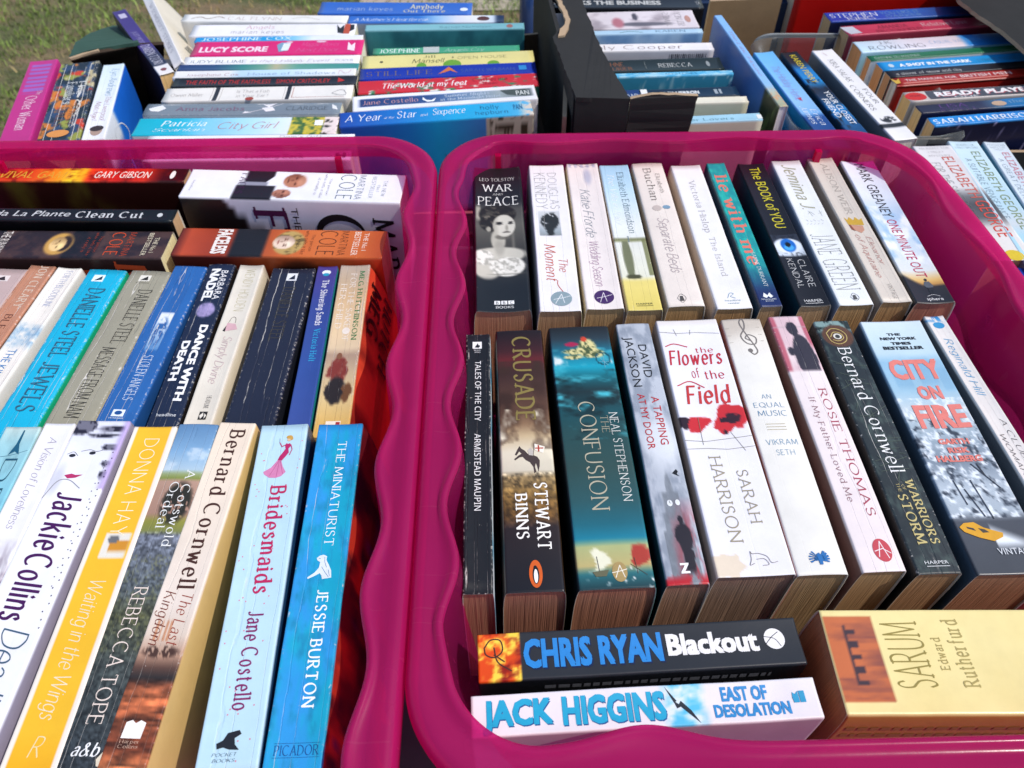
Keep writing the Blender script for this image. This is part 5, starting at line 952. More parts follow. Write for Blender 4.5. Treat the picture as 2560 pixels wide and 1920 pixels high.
book([(2034, 803), (2121, 802), (2408, 1436), (2296, 1433)], 'dark green-grey paperback with a round gold shield and large white serif name', paint=shield, left='#0c0e10', right='#20282a', wear=2, group=G5, res=(34, 160), fl=.10, pages='#93693e', curv=.4,
     texts=[LN('#d2bc72', 1.8, [(.22, .06), (.4, .04), (.62, .045), (.76, .07), (.7, .10), (.48, .115), (.28, .10), (.22, .06)], [(.3, .08), (.42, .058), (.6, .062), (.66, .085), (.5, .1), (.34, .094)]), EL('#d9d6cc', (.5, .078, .12, .014)), EL('#3a3a38', (.5, .079, .07, .009)),
            T('Bernard Cornwell', 's', '#f0f0ee', .34, .72, 868, 1182), T('WARRIORS', 'S', '#d8c684', .58, .80, 1198, 1360), T('OF', 's', '#d8c684', .46, .54, 1212, 1226), T('THE', 's', '#d8c684', .34, .42, 1208, 1230), T('STORM', 'S', '#d8c684', .26, .50, 1236, 1362), T('HARPER', 'b', '#d6d8d8', .24, .78, 1402, 1410, m='a'), BX('#d6d8d8', (.26, .78, 1415, 1416.5)),
            LN('#5f6c5c', .7, *[[(rnd.uniform(0, 1), (q := rnd.uniform(.2, .7))), (rnd.uniform(0, 1), q + rnd.uniform(-.05, .05))] for _ in range(26)], smooth=False)])
def snow(u, v, b):
    b = stops(v, [(0, '#ccdce4'), (.16, '#b9d2de'), (.2, '#8fb8d2'), (.33, '#9cc0d4'), (.4, '#b9c8d0'), (.5, '#9fb0bc'), (.62, '#7d8a98'), (.72, '#b4c0ca'), (.80, '#a4b0ba'), (.83, '#4a4e56'), (1, '#44484e')]); t = fbm(u * 16, v * 60, 5); b = mixa(b, tile('#e2eaf0', u), (t - .5) * 6 * (v > .36) * (v < .82)); b = mixa(b, tile('#3c4450', u), (fbm(u * 13, v * 46, 15) - .56) * 7 * (v > .45) * (v < .82))
    b = mixa(b, tile('#6a9cc0', u), np.clip(box(u, v, .5, .82, .17, .32, .03) + box(u, v, .1, .4, .22, .33, .03) + box(u, v, .82, 1.1, .22, .34, .02), 0, 1) * .35); b = mixa(b, tile('#e6edf2', u), np.clip((v - .9 + (1 - u) * .12) * 30, 0, 1) * (u > .45) * np.clip((.93 - v) * 30, 0, 1)); return b
book([(2147, 804), (2304, 802), (2640, 1435), (2447, 1435)], 'thick pale blue paperback with coral block title over a snowy street scene', paint=snow, left='#50606e', right='#a9b8c2', wear=0, group=G5, res=(46, 190), fl=.05, pages='#94603c',
     texts=[T('THE', 'B', '#1a1e26', .34, .56, 832, 838, m='a'), T('NEW YORK', 'B', '#1a1e26', .20, .78, 842, 849, m='a'), T('TIMES', 'B', '#1a1e26', .34, .66, 854, 861, m='a'), T('BESTSELLER', 'B', '#1a1e26', .18, .82, 865, 873, m='a'), T('CITY', 'B', '#f0897e', .12, .90, 898, 948, m='a'), T('ON', 'B', '#ee8a80', .38, .74, 964, 998, m='a'), T('FIRE', 'B', '#f0897e', .18, .92, 1012, 1070, m='a'), T('GARTH', 'B', '#ea8478', .32, .76, 1096, 1110, m='a'), T('RISK', 'B', '#ea8478', .40, .70, 1118, 1132, m='a'), T('HALLBERG', 'B', '#ea8478', .18, .82, 1138, 1154, m='a'),
            LN('#30343c', 2.0, [(.62, 1160), (.74, 1190), (.86, 1222)], [(.74, 1190), (.70, 1160)], [(.5, 1200), (.56, 1296)], [(.36, 1222), (.46, 1290)], [(.26, 1200), (.30, 1260)], smooth=False), PL('#e6a81c', [(.04, 1316), (.12, 1306), (.26, 1304), (.36, 1318), (.58, 1332), (.56, 1342), (.42, 1352), (.24, 1342), (.08, 1328)]), PL('#4a4438', [(.28, 1319), (.36, 1322), (.41, 1330), (.32, 1331)]), PL('#3a3a3c', [(.13, 1315), (.22, 1319), (.24, 1326), (.14, 1320)]), T('VINTAGE', 'b', '#d6dade', .40, .86, 1370, 1386, m='a')])
book([(2312, 790), (2357, 790), (2560, 1104), (2496, 1104)], 'white paperback with thin blue name, right end of the front row', L=.198, col='#e0dcd8', left='#3a4450', right='#cfc6bc', wear=2, group=G5, fl=.10, pages='#94603c',
     paint=lambda u, v, b: mixa(tile('#dedad6', u), tile('#2f86c0', u), np.clip((.035 - v) * 60, 0, 1) * (fbm(u * 6, v * 70, 3) > .4)), texts=[EL('#3a9ad0', (.5, 812, .28, .016)), T('Reginald Hill', 'I', '#4a9ccc', .34, .70, 845, 988), T('A CLUBBABLE', 'I', '#6e6a6a', .60, .82, 1046, 1240), T('WOMAN', 'I', '#6e6a6a', .18, .40, 1084, 1190)])

# ---- lying at the front
def fire(u, v, b):
    b = tile('#2b2e33', u); m_ = np.clip((.132 - v) / .003, 0, 1); f = mixa(tile('#d84a10', u), tile('#f8d84a', u), (fbm(u * 5, v * 30, 3) - .38) * 5); f = mixa(f, tile('#8a1c0c', u), (fbm(u * 4, v * 22, 13) - .56) * 6); return mixa(b, f, m_)
book([(1193, 1585), (1984, 1543), (2017, 1657), (1197, 1708)], 'black paperback with blue capitals and an orange explosion with a motorbike wheel', head='left', z=-.006, paint=fire, left='#0c0d10', right='#15171a', wear=0, group=G6, res=(30, 150), pages='#8a5a3a',
     texts=[LN('#4a2a1c', 2.2, [(.70, .02), (.86, .04), (.84, .07), (.62, .075), (.5, .05), (.56, .025), (.70, .02)], [(.7, .05), (.4, .06), (.2, .10)], [(.55, .05), (.4, .08)]), T('CHRIS RYAN', 'B', '#2a8fe0', .22, .84, 1309, 1656, sh=('#0a1e48', -.035, .004)), T('Blackout', 'B', '#eceaea', .32, .78, 1668, 1896), EL('#eceaea', (.56, 1938, .22, .032)), LN('#2b2e33', 1.2, [(.44, 1912), (.6, 1932), (.7, 1950)], [(.62, 1912), (.56, 1938), (.40, 1950)]), blurb('#6c6c70', 12, 3, v0=.2, v1=.9, u0=.72, u1=.98)])
def plane(u, v, b):
    b = tile('#e4e0e6', u); m_ = box(u, v, -1, 2, .54, .68, .03); b = mixa(b, mixa(tile('#58bfe6', u), tile('#d6e6f0', u), (fbm(u * 3, v * 20, 2) - .45) * 4), m_); return b
book([(1177, 1739), (2033, 1692), (2060, 1795), (1179, 1845)], 'white paperback with bright blue capitals and a propeller aeroplane, front of right tub', head='left', z=-.004, paint=plane, left='#b7aab6', right='#c8c8d0', wear=0, group=G6, res=(30, 120), pages='#c9a98a',
     texts=[T('JACK', 'B', '#1eb0dc', .04, .86, 1206, 1382, desc=False, sh=('#1c5a9c', -.03, .002)), T('HIGGINS', 'B', '#1eb0dc', .16, .86, 1406, 1664, sh=('#1c5a9c', -.03, .002)), PL('#1a2430', [(.96, 1668), (.60, 1694), (.58, 1690), (.52, 1698), (.60, 1704), (.36, 1726), (.04, 1744), (.3, 1718), (.46, 1702), (.42, 1692), (.54, 1688), (.62, 1684)]), T('EAST OF', 'B', '#2a92d8', .52, .88, 1806, 1922), T('DESOLATION', 'B', '#2a92d8', .14, .46, 1782, 1972), BX('#1ea0d0', (.4, .68, 2000, 2014)), PL('#1ea0d0', [(.4, 1984), (.4, 1998), (.68, 1998), (.6, 1990), (.66, 1984), (.52, 1982)])])
def sarum(u, v, b):
    b = mixa(tile('#ecdc9c', u), tile('#e2d08c', u), fbm(u * 3, v * 8, 3)); m_ = box(u, v, .10, .94, .004, .135, .003); p_ = mixa(tile('#c0683c', u), tile('#8a4a3c', u), (fbm(u * 14, v * 9, 6) - .4) * 3 + (v - .08) * 6); b = mixa(b, p_, m_)
    st = box(u, v, .26, .86, .052, .082, .002) * np.clip((np.sin(u * 50) > .1) * 1.0 + (v < .061), 0, 1); return mixa(b, tile('#3a2a34', u), np.clip(st, 0, 1))
book([(2042, 1524), (2990, 1524), (3120, 1787), (2123, 1787)], 'very thick pale yellow paperback with gold capitals and a standing stones picture', head='left', z=0, L=.199, W=.126, paint=sarum, left=lambda d, v, b: stops(v, [(0, '#b8873c'), (1, '#c0903f')]), right='#c2a860', wear=0, group=G6, res=(44, 130), pages='#8a5228',
     texts=[T('SARUM', 's', '#9a8a44', .24, .88, 2226, 2326, m='a', metal=.3), T('Edward', 'S', '#b09e58', .40, .72, 2346, 2370, m='a'), T('Rutherfurd', 'S', '#b09e58', .24, .90, 2386, 2430, m='a'), blurb('#a8803c', 21, 3, v0=.02, v1=.5, u0=.70, u1=.93)])
# ------------------------------------------------------------------ boxes and books behind the tubs
def board_mat(name, c, rough=.75):
    if name in MATS: return MATS[name]
    m, n, l, b = newmat(name); tc = N(n, 'ShaderNodeTexCoord')
    a = N(n, 'ShaderNodeTexNoise', Scale=28.0, Detail=5.0, Roughness=.7); l.new(tc.outputs['Object'], a.inputs['Vector'])
    mp = N(n, 'ShaderNodeMapping'); mp.inputs['Scale'].default_value = (1, 1, .1); l.new(tc.outputs['Object'], mp.inputs[0])
    w = N(n, 'ShaderNodeTexNoise', Scale=160.0, Detail=1.0); l.new(mp.outputs[0], w.inputs['Vector'])
    g = mth(n, l, 'ADD', .7, mth(n, l, 'MULTIPLY', a.outputs[0], .6)); base = mixc(n, l, 1.0, tuple(c), g, 'MULTIPLY')
    sc = N(n, 'ShaderNodeTexNoise', Scale=90.0, Detail=6.0, Roughness=.8); l.new(tc.outputs['Object'], sc.inputs['Vector'])
    l.new(mixc(n, l, mth(n, l, 'MULTIPLY', mth(n, l, 'GREATER_THAN', sc.outputs[0], .72), .35), base, (.30, .27, .23)), b.inputs['Base Color'])
    b.inputs['Roughness'].default_value = rough; b.inputs['Specular IOR Level'].default_value = .3
    bp = N(n, 'ShaderNodeBump', Strength=.3, Distance=.001); l.new(mth(n, l, 'ADD', a.outputs[0], mth(n, l, 'MULTIPLY', w.outputs[0], .12)), bp.inputs['Height']); l.new(bp.outputs[0], b.inputs['Normal'])
    MATS[name] = m; return m
KRAFT = board_mat('kraft_edge', (.42, .30, .19)); BLACKB = board_mat('black_board', (.024, .023, .022), .75); GREENB = board_mat('green_board', (.035, .085, .062)); BROWNB = board_mat('brown_board', (.27, .165, .08)); SHADEB = board_mat('shaded_inside', (.05, .032, .02))  # last one: brown board with the boxes' inner shade put into its colour
def slab(name, poly, th, mat, parent, edge=None, up=(0, 0, 1), jag=0.0):
    """a sheet of board: polygon of 3-D points given thickness, raw edge in a second material"""
    pts = [Vector(p) for p in poly]; out = []
    for i, p in enumerate(pts):
        q = pts[(i + 1) % len(pts)]; k = max(1, int((q - p).length / .006)) if jag else 1
        for j in range(k):
            w = p.lerp(q, j / k)
            if jag and j: w = w + Vector([rnd.gauss(0, jag) for _ in range(2)] + [0])
            out.append(w)
    nrm = (pts[1] - pts[0]).cross(pts[-1] - pts[0]).normalized()
    if nrm.dot(Vector(up)) < 0: nrm = -nrm
    n_ = len(out); V = [tuple(p) for p in out] + [tuple(p - nrm * th) for p in out]
    tris = tessellate_polygon([out]); F = [tuple(t) for t in tris] + [tuple(i + n_ for i in reversed(t)) for t in tris]
    F += [(i, (i + 1) % n_, (i + 1) % n_ + n_, i + n_) for i in range(n_)]; mi = [0] * (2 * len(tris)) + [1] * n_
    bmm = mesh_np(name, V, F, [mat, edge or KRAFT], mi=mi); inv = parent.matrix_world.inverted(); bmm.transform(inv)
    bm = bmesh.new(); bm.from_mesh(bmm); bmesh.ops.recalc_face_normals(bm, faces=bm.faces); bm.to_mesh(bmm); bm.free()
    return link(name, bmm, parent)
def wallp(a, b, z0, z1): return [(a[0], a[1], S + z0), (b[0], b[1], S + z0), (b[0], b[1], S + z1 if not isinstance(z1, tuple) else S + z1[1]), (a[0], a[1], S + (z1 if not isinstance(z1, tuple) else z1[0]))]
def boxthing(name, cx, cy, label, group='open cardboard boxes of books'):
    return thing(name, Matrix.Translation((cx, cy, S + FLOOR)), label, 'box', group)
Z0 = FLOOR + .001
# box A: green outside, at the back left
A = boxthing('cardboard_box', -.20, .78, 'green cardboard box with a torn flap, holding the back left books')
a0, a1, a2, a3 = (-.505, .66), (.048, .668), (.066, .965), (-.50, .90)
slab('base', [(*p, S + Z0 + .003) for p in (a0, a1, a2, a3)], .003, SHADEB, A)
slab('wall', wallp(a0, a3, Z0, -.035), .004, GREENB, A, up=(-1, 0, 0)); slab('wall', wallp(a3, a2, Z0, (-.07, -.05)), .004, SHADEB, A, up=(0, -1, 0)); slab('wall', wallp(a1, a2, Z0, .006), .004, SHADEB, A, up=(-1, 0, 0)); slab('wall', wallp(a0, a1, Z0, -.105), .004, GREENB, A, up=(0, -1, 0))
slab('flap', [P(172, 142, -.002), P(206, 130, .000), P(246, 121, .002), P(300, 112, .003), P(345, 105, .004), P(338, 84, -.012), P(318, 66, -.02), P(280, 64, -.022), P(225, 82, -.015), P(188, 106, -.006)], .0035, GREENB, A, edge=GREENB, jag=.0006)
slab('torn_edge', [P(170, 144, .000), P(206, 132, .002), P(246, 122, .004), P(246, 126, .003), P(206, 137, .001), P(176, 147, .000)], .002, KRAFT, A, jag=.0005)
slab('flap', [P(174, 145, -.003), P(246, 125, .001), P(345, 108, .001), P(408, 104, .0), P(405, 250, -.10), P(262, 240, -.09), P(205, 180, -.05)], .003, SHADEB, A, edge=SHADEB)  # sheet standing for the box interior, its shade put into the dark colour
G7 = 'paperbacks in the green box at the back left'; G8 = 'paperbacks in the right half of the green box'
book([(75, 151), (145, 150), (76, 341), (2, 341)], 'magenta paperback with a lilac patterned panel, far left of the green box', L=.178, paint=lambda u, v, b: mixa(tile('#b8287c', u), tile('#8a6cc0', u), box(u, v, .12, .88, .03, .40, .02) * (np.sin(v * 130) > -.3) * .8) * np.ones(3), left='#a8206c', right='#c03484', wear=1, group=G7, res=(24, 110),
     texts=[T('The', 's', '#ecd0e0', .66, .84, 228, 238), T('Other Woman', 's', '#f2dce8', .34, .74, 240, 324), EL('#5a3018', (.2, .97, .18, .012), (.78, .965, .14, .012))])
def flor(u, v, b):
    b = mixa(tile('#1c2a38', u), tile('#2c4466', u), (fbm(u * 6, v * 12, 4) - .45) * 6); 
    for c, s_, t_ in (('#c8762a', 7, .60), ('#c23a20', 17, .66), ('#8f9440', 27, .60), ('#b8ab84', 37, .64)): b = mixa(b, tile(c, u), (fbm(u * 3.2, v * 9, s_) - t_) * 14)
    return b
book([(159, 156), (243, 156), (204, 343), (89, 341)], 'dark floral paperback with white lengthwise cracks and orange blooms', L=.178, paint=flor, left='#1a2430', right='#24303c', wear=3, group=G7, res=(30, 110),
     texts=[LN('#e4e2dc', 1.1, [(.16, .01), (.15, .99)], [(.33, .01), (.34, .99)], [(.82, .02), (.80, .98)], smooth=False), T('The', 's', '#dfe2e2', .62, .80, 200, 238), T('Familiars', 's', '#dfe2e2', .34, .58, 204, 258), T('STACEY', 's', '#8a5c48', .56, .76, 262, 314), T('HALLS', 's', '#8a5c48', .28, .48, 266, 314), EL('#e89a4a', (.45, 333, .26, .035))])
book([(257, 162), (311, 159), (260, 345), (206, 343)], 'white paperback with faded blue and pink script, bright blue torn cover on its right', L=.178, paint=lambda u, v, b: stops(v, [(0, '#cfdfe8'), (.5, '#e4e8ee'), (.82, '#e2e2e8'), (.86, '#6a2438'), (1, '#5c1c30')]), left='#b9c0c8', right=lambda d, v, b: mixa(stops(v, [(0, '#1560c8'), (.5, '#1a6cd2'), (.62, '#1f6ac8'), (1, '#7a2a20')]), tile('#dfe4ea', d), box(d, v, -1, .3, .5, .9, .05)), wear=2, group=G7,
     texts=[T('Lyn Andrews', 'c', '#7fa6c4', .50, .86, 172, 240), T('The Liverpool', 'c', '#b98a98', .56, .82, 242, 302), T('Matchgirl', 'c', '#b98a98', .18, .44, 252, 300), EL('#b89a8a', (.55, 326, .26, .05)), EL('#3a2a28', (.55, 321, .30, .028)),
            ('LN', '#e6ecf2', [[(.10, .62), (.18, .48), (.32, .42), (.38, .52), (.30, .62), (.16, .66), (.10, .62)], [(.38, .52), (.48, .60), (.6, .66)]], 4.0, {'f': 'R'})])
book([(278, 30), (315, 22), (433, 178), (400, 188)], 'slim purple paperback lying askew, white band at its near end', paint=lambda u, v, b: stops(v, [(0, '#3c2a72'), (.6, '#41307a'), (.72, '#26284a'), (.875, '#1e2440'), (.885, '#e2dede'), (1, '#dedada')]), left='#2a1c30', right='#3a2c60', wear=1, group=G7, pages='#c89c5c', W=.10, fl=.03,  # left cover coloured dark to carry its shade
     texts=[BX('#c8c2dc', (.25, .75, .06, .13)), T('JUST PETER', 'b', '#a49cc8', .30, .62, .36, .56), T('DAREN TZORI', 'r', '#d6d4e2', .14, .80, .58, .86), EL('#8a4a50', (.5, .94, .2, .018))])
book([(337, -44), (361, -46), (457, 152), (433, 174)], lean=-30, label='white paperback lying askew, cream side to the camera, beside the purple one', col='#d9d6d8', left='#9c948c', right='#e2dacb', wear=1, group=G7, pages='#e0d6c2', fl=.03, texts=[T('W SOMERSET', 's', '#a8a6b4', .3, .7, .30, .62), T('STORIES', 's', '#a8a6b4', .3, .7, .66, .86)])
def bx(c, lab, **k): k.setdefault('group', G7); k.setdefault('head', 'left'); k.setdefault('fl', .02); k.setdefault('pages', '#d8c8ac'); return book(c, lab, **k)
bx([(453, 35), (868, 39), (871, 55), (461, 53)], 'white paperback with a small brown branch drawing, furthest back on the left', col='#e6e4e0', left='#dcdad6', texts=[LN('#7a5a40', 3.0, [(.4, 480), (.65, 500), (.4, 520), (.7, 545), (.5, 562)]), T('CAL FLYNN', 's', '#c9b8b4', .25, .7, 570, 705), LN('#a9a07c', 1.2, [(.5, 730), (.7, 760), (.4, 800)])], wear=0)
bx([(483, 63), (888, 58), (890, 87), (475, 90)], 'white paperback with a faint pink title and an orange-winged emblem at its right', col='#e9e7ea', left='#e4e2e4', texts=[T('Angels', 's', '#d8a8ac', .60, .9, 612, 684), T('marian keyes', 'n', '#8a8a90', .18, .50, 580, 712), PL('#1c1a1c', [(.2, 846), (.9, 840), (.6, 850), (.9, 858), (.1, 862)], [(.9, 872), (.2, 870), (.5, 886), (.9, 884)]), PL('#c8502a', [(.95, 860), (.95, 874), (.1, 876), (.1, 860)])], wear=0)
bx([(490, 93), (906, 87), (909, 98), (486, 105)], 'thin paperback fading from bright blue to white, above the hot pink one', paint=ramp((0, '#0a8fd0'), (.45, '#1a96d4'), (.6, '#8ac4e4'), (.7, '#dfe6ee'), (1, '#e4e4ea')), left='#d0203c', wear=0, texts=[T('JOSEPHINE COX', 'S', '#d6ecf6', .12, .82, 505, 730)])
bx([(487, 105), (910, 98), (905, 135), (479, 139)], 'hot pink paperback with rounded white name in the left half of the green box', col='#d4106c', left='#e6e2e6', wear=0, texts=[T('LUCY SCORE', 'B', '#f0d6e2', .24, .62, 500, 670), PL('#7fa8c4', [(.7, 690), (.86, 700), (.86, 724), (.3, 722), (.2, 700)]), PL('#dfe6ea', [(.8, 706), (.8, 724), (.3, 722), (.3, 704)]), T('Maggie Moves', 'c', '#e86aa8', .58, .86, 752, 846), T('Next Door', 'c', '#e86aa8', .18, .46, 742, 850), PL('#f2dce8', [(.3, 870), (.85, 868), (.6, 878), (.8, 886), (.2, 888)]), EL('#f2c8dc', (.86, 720, .06, .02), (.88, 800, .06, .03))])
bx([(464, 143), (900, 137), (898, 157), (453, 161)], 'white paperback with small teal capitals, just under the hot pink one', col='#eae9ec', left='#2f7f88', wear=0, texts=[T('JUDY BLUME', 's', '#5f7680', .2, .6, 473, 616), T('In the Unlikely Event', 'c', '#b9a4b4', .22, .6, 626, 826), T('PICADOR', 's', '#9a9aa4', .25, .55, 838, 884)])
bx([(450, 162), (899, 157), (895, 172), (441, 175)], 'navy to sea green cover of the white paperback above, built as a thin book', paint=ramp((0, '#263a6c'), (.2, '#2a4a74'), (.36, '#3a8480'), (.48, '#6a9a84'), (.54, '#b0aa88'), (.66, '#5a9888'), (1, '#3a8884')), left='#d8dce0', wear=0)  # really the neighbouring white book's cover, built as its own thin book
bx([(437, 178), (889, 170), (890, 187), (432, 194)], 'white and pale blue paperback with faint script, above the black one', paint=ramp((0, '#e4e2e2'), (.3, '#dfe0e2'), (.36, '#b4cfe4'), (.6, '#b9d6e8'), (.85, '#dfe4e6'), (1, '#e4e4e4')), left='#dde2e4', wear=1, texts=[T('Josephine Cox', 's', '#b88a90', .24, .66, 465, 598), T('House of Shadows', 's', '#8aa4c0', .24, .66, 618, 838), LN('#c05050', 1.0, [(.3, 846), (.8, 850), (.3, 864), (.8, 878)])])
bx([(437, 195), (891, 188), (893, 210), (428, 217)], 'black paperback with bold red condensed capitals', col='#1c1d24', left='#17181c', wear=1, texts=[T('THE FAITH OF THE FAITHLESS', 'b', '#c8281e', .26, .72, 464, 676), T('SIMON CRITCHLEY', 'b', '#c8281e', .26, .72, 690, 825), PL('#c8281e', [(.3, 845), (.8, 844), (.5, 862)])])
bx([(417, 221), (880, 212), (883, 244), (404, 254)], 'cream paperback with two narrow black bands and thin red rules', col='#e4e0da', left='#d4cfc8', wear=1, curv=-.5, texts=[BX('#2a2c34', (0, 1, 535, 546), (0, 1, 716, 726)), BX('#b0a8a4', (0, 1, 529, 530), (0, 1, 552, 553), (0, 1, 710, 711)), BX('#b8685c', (.12, .14, 732, 862), (.12, .9, 731, 732.5)), T('Owen Miller', 's', '#a8a4a4', .36, .6, 427, 508), T('Is That a Fish', 's', '#a8a4a4', .56, .78, 590, 672), T('in Your Ear?', 's', '#a8a4a4', .22, .44, 592, 672), EL('#a83c24', (.08, 628, .14, .022)), LN('#4a4a4c', 1.2, [(.4, 830), (.62, 845), (.62, 858), (.3, 866), (.25, 850), (.4, 830)])])
bx([(373, 258), (856, 254), (849, 283), (353, 287)], 'grey paperback with a white flower sprig across its middle', col='#76828e', left='#c8ccd0', wear=2, curv=.8, texts=[PL('#e6e2e6', [(.9, 650), (.8, 664), (.95, 690), (.55, 672)], [(.5, 654), (.62, 680), (.3, 690), (.2, 668)], [(.1, 610), (.24, 616), (.16, 634)]), LN('#dcd8dc', 2.0, [(.9, 705), (.5, 672), (.15, 625)]), PL('#e6e6e8', [(.5, 372), (.8, 402), (.5, 416), (.25, 400), (.3, 380)], [(.8, 828), (.4, 832), (.3, 846), (.6, 840)]), T('Anna Jacobs', 's', '#8a5a78', .3, .62, 440, 612), T('CLARIDGE', 's', '#4c5660', .3, .62, 716, 820)])
def cgirl(u, v, b):
    b = stops(v, [(0, '#08a6bc'), (.2, '#1ab0cc'), (.34, '#7cc4e2'), (.6, '#b4dcea'), (.76, '#dce6ea'), (1, '#d8d4d4')]); g_ = (v > .76) * (v < .93); b = mixa(b, mixa(tile('#2f5a20', u), tile('#c8b428', u), (fbm(u * 8, v * 60, 3) - .4) * 6), g_ * (.9)); return mixa(b, mixa(tile('#e8d8d4', u), tile('#2a2622', u), (fbm(u * 6, v * 50, 8) - .5) * 6), (v > .93))
bx([(348, 297), (844, 290), (844, 334), (329, 338)], 'turquoise to white paperback with white name, pink script and yellow flowers', paint=cgirl, left='#dfe4e8', wear=0, group=G7, res=(20, 120), texts=[T('Patricia', 'C', '#e2f2f4', .52, .84, 400, 514), T('Scanlan', 'c', '#e2f2f4', .22, .42, 385, 516), T('City Girl', 'c', '#c8848c', .36, .74, 545, 696), BX('#efefec', (.5, .8, 785, 806))])
bx([(372, 340), (887, 334), (885, 345), (367, 351)], 'plain white paperback just behind the left tub rim', col='#e9e9ee', left='#e0e0e6', wear=0, texts=[T('Dom\'s Gift', 'n', '#8a8a9a', .2, .8, 700, 805)])
bx([(365, 382), (880, 378), (876, 396), (358, 401)], 'white paperback with spaced capitals seen through the back wall of the left tub', z=-.010, T=.015, W=.115, col='#e9e6ee', left='#d8d4e0', wear=0, texts=[T('JOSEPHINE COX', 's', '#6a5a8a', .25, .75, 395, 590), T('Looking Back', 's', '#5a4a7a', .25, .75, 612, 760), BX('#3a2a5a', (.3, .8, 838, 846), (.3, .8, 856, 864), (.5, .6, 838, 864))])
def bq(c, lab, **k): k.setdefault('group', G8); return bx(c, lab, **k)
bq([(802, 4), (1180, 7), (1180, 35), (797, 34)], 'cornflower blue paperback furthest back, white and cream lettering', col='#2c62bc', left='#3468c0', wear=0, texts=[T('marian keyes', 'n', '#c8d8ee', .3, .62, 845, 982), T('Anybody', 'S', '#e2dcb8', .50, .85, 1024, 1108), T('Out There', 'S', '#d8d4bc', .14, .42, 1010, 1114), EL('#dfe6ee', (.45, 1160, .14, .026))])
bq([(870, 39), (1260, 38), (1260, 54), (872, 57)], 'paperback fading from blue to white with white script and a dark vignette', paint=ramp((0, '#2a62b8'), (.45, '#2f70c4'), (.56, '#88b4dc'), (.7, '#d4d6e2'), (.82, '#e0e2e6'), (.93, '#c8d4e0'), (.96, '#1c2c4c'), (1, '#1c2c4c')), left='#8a94a8', wear=0, texts=[T('A Mother\'s Heartbreak', 'c', '#e0eaf4', .25, .7, 884, 1074), EL('#5a2a20', (.55, 1208, .3, .04))])
bq([(914, 63), (1309, 56), (1312, 71), (912, 76)], 'pale teal paperback with its whole teal cover showing', paint=ramp((0, '#7fb4bc'), (1, '#74aeb8')), left=lambda d, v, b: mixa(tile('#3f8a90', d), tile('#2f6a74', d), (fbm(d * 4, v * 9, 2) - .4) * 3), wear=0, texts=[T('Rachel Nicholson', 'n', '#4a7680', .3, .62, 1100, 1228), EL('#a86a60', (.5, 1274, .3, .02))])
bq([(933, 122), (1299, 111), (1299, 127), (932, 134)], 'sea green paperback with white capitals and a tiny grey photo', col='#3f9a74', left='#357f62', wear=0, texts=[T('JOSEPHINE', 'S', '#e2f0e8', .06, .82, 949, 1050), BX('#c4ccc8', (.0, 1.0, 1058, 1098)), T('Angels Cry', 'c', '#bfe0cc', .14, .7, 1110, 1212)])
bq([(908, 138), (1331, 125), (1338, 154), (904, 170)], 'pale yellow paperback with green leaf tops and black handwriting', col='#dcd188', left='#cfc27a', wear=0, curv=.6, texts=[T('Jill', 's', '#6a6a3a', .62, .84, 1058, 1090), T('Mansell', 'I', '#2f3a24', .22, .56, 1030, 1112), T('OPEN HOUSE', 'n', '#7a7a4c', .44, .66, 1144, 1266), EL('#6fa830', (.06, 1130, .34, .052), (.02, 1054, .22, .028), (.04, 1232, .20, .034)), EL('#4a4a30', (.6, 1132, .06, .005), (.4, 954, .07, .010))])
bq([(900, 172), (1338, 154), (1341, 182), (900, 201)], 'royal blue paperback with bronze spaced capitals and an orange bird', col='#0a2a9c', left='#0a2080', wear=0, texts=[T('STILL LIFE', 's', '#7a6a6a', .30, .70, 916, 1080), PL('#d8763a', [(.25, 1094), (.56, 1108), (.86, 1122), (.7, 1130), (.3, 1144), (.55, 1126), (.42, 1112)]), T('SARAH WINMAN', 'n', '#5a74b4', .34, .62, 1152, 1286), BX('#2a8fd8', (.36, .74, 1297, 1316))])
bq([(897, 203), (1343, 183), (1346, 212), (893, 236)], 'red paperback with green leaves and thick white brush script', paint=lambda u, v, b: mixa(mixa(tile('#c8202c', u), tile('#3a7a50', u), (fbm(u * 5, v * 22, 3) - .62) * 12 * (v > .02)), tile('#dfe2d8', u), (fbm(u * 6, v * 26, 13) - .68) * 12), left='#2a6a5a', wear=0, texts=[T('The World at my feet', 'C', '#f4eeee', .34, .74, 957, 1168), T('Catherine', 's', '#8a1420', .56, .82, 1182, 1270), T('Isaac', 's', '#8a1420', .28, .5, 1206, 1244)])
bq([(880, 240), (1338, 212), (1341, 244), (882, 280)], 'white bordered paperback with a navy to grey panel and pink serif name', paint=lambda u, v, b: mixa(tile('#e8e8ee', u), stops(v, [(0, '#22386c'), (.4, '#2c4a80'), (.6, '#6a86aa'), (.8, '#98a4a8'), (1, '#50585a')]), box(u, v, .24, .80, .03, .985, .012)), left='#e4e4ea', wear=0, res=(24, 90), texts=[T('Jane Costello', 's', '#e0a8a8', .38, .68, 906, 1045), PL('#f0f2f4', [(.66, 1058), (.46, 1066), (.42, 1078), (.56, 1090), (.34, 1084), (.32, 1068), (.5, 1056)]), T('Summer Nights', 'S', '#c8d8ea', .56, .74, 1112, 1224), T('at the Moonlight Hotel', 'S', '#c8d8ea', .32, .50, 1100, 1250), PL('#4a5450', [(.76, 1252), (.76, 1316), (.3, 1316), (.44, 1268)]), T('PAN', 'b', '#e2e6e4', .36, .66, 1290, 1322)])
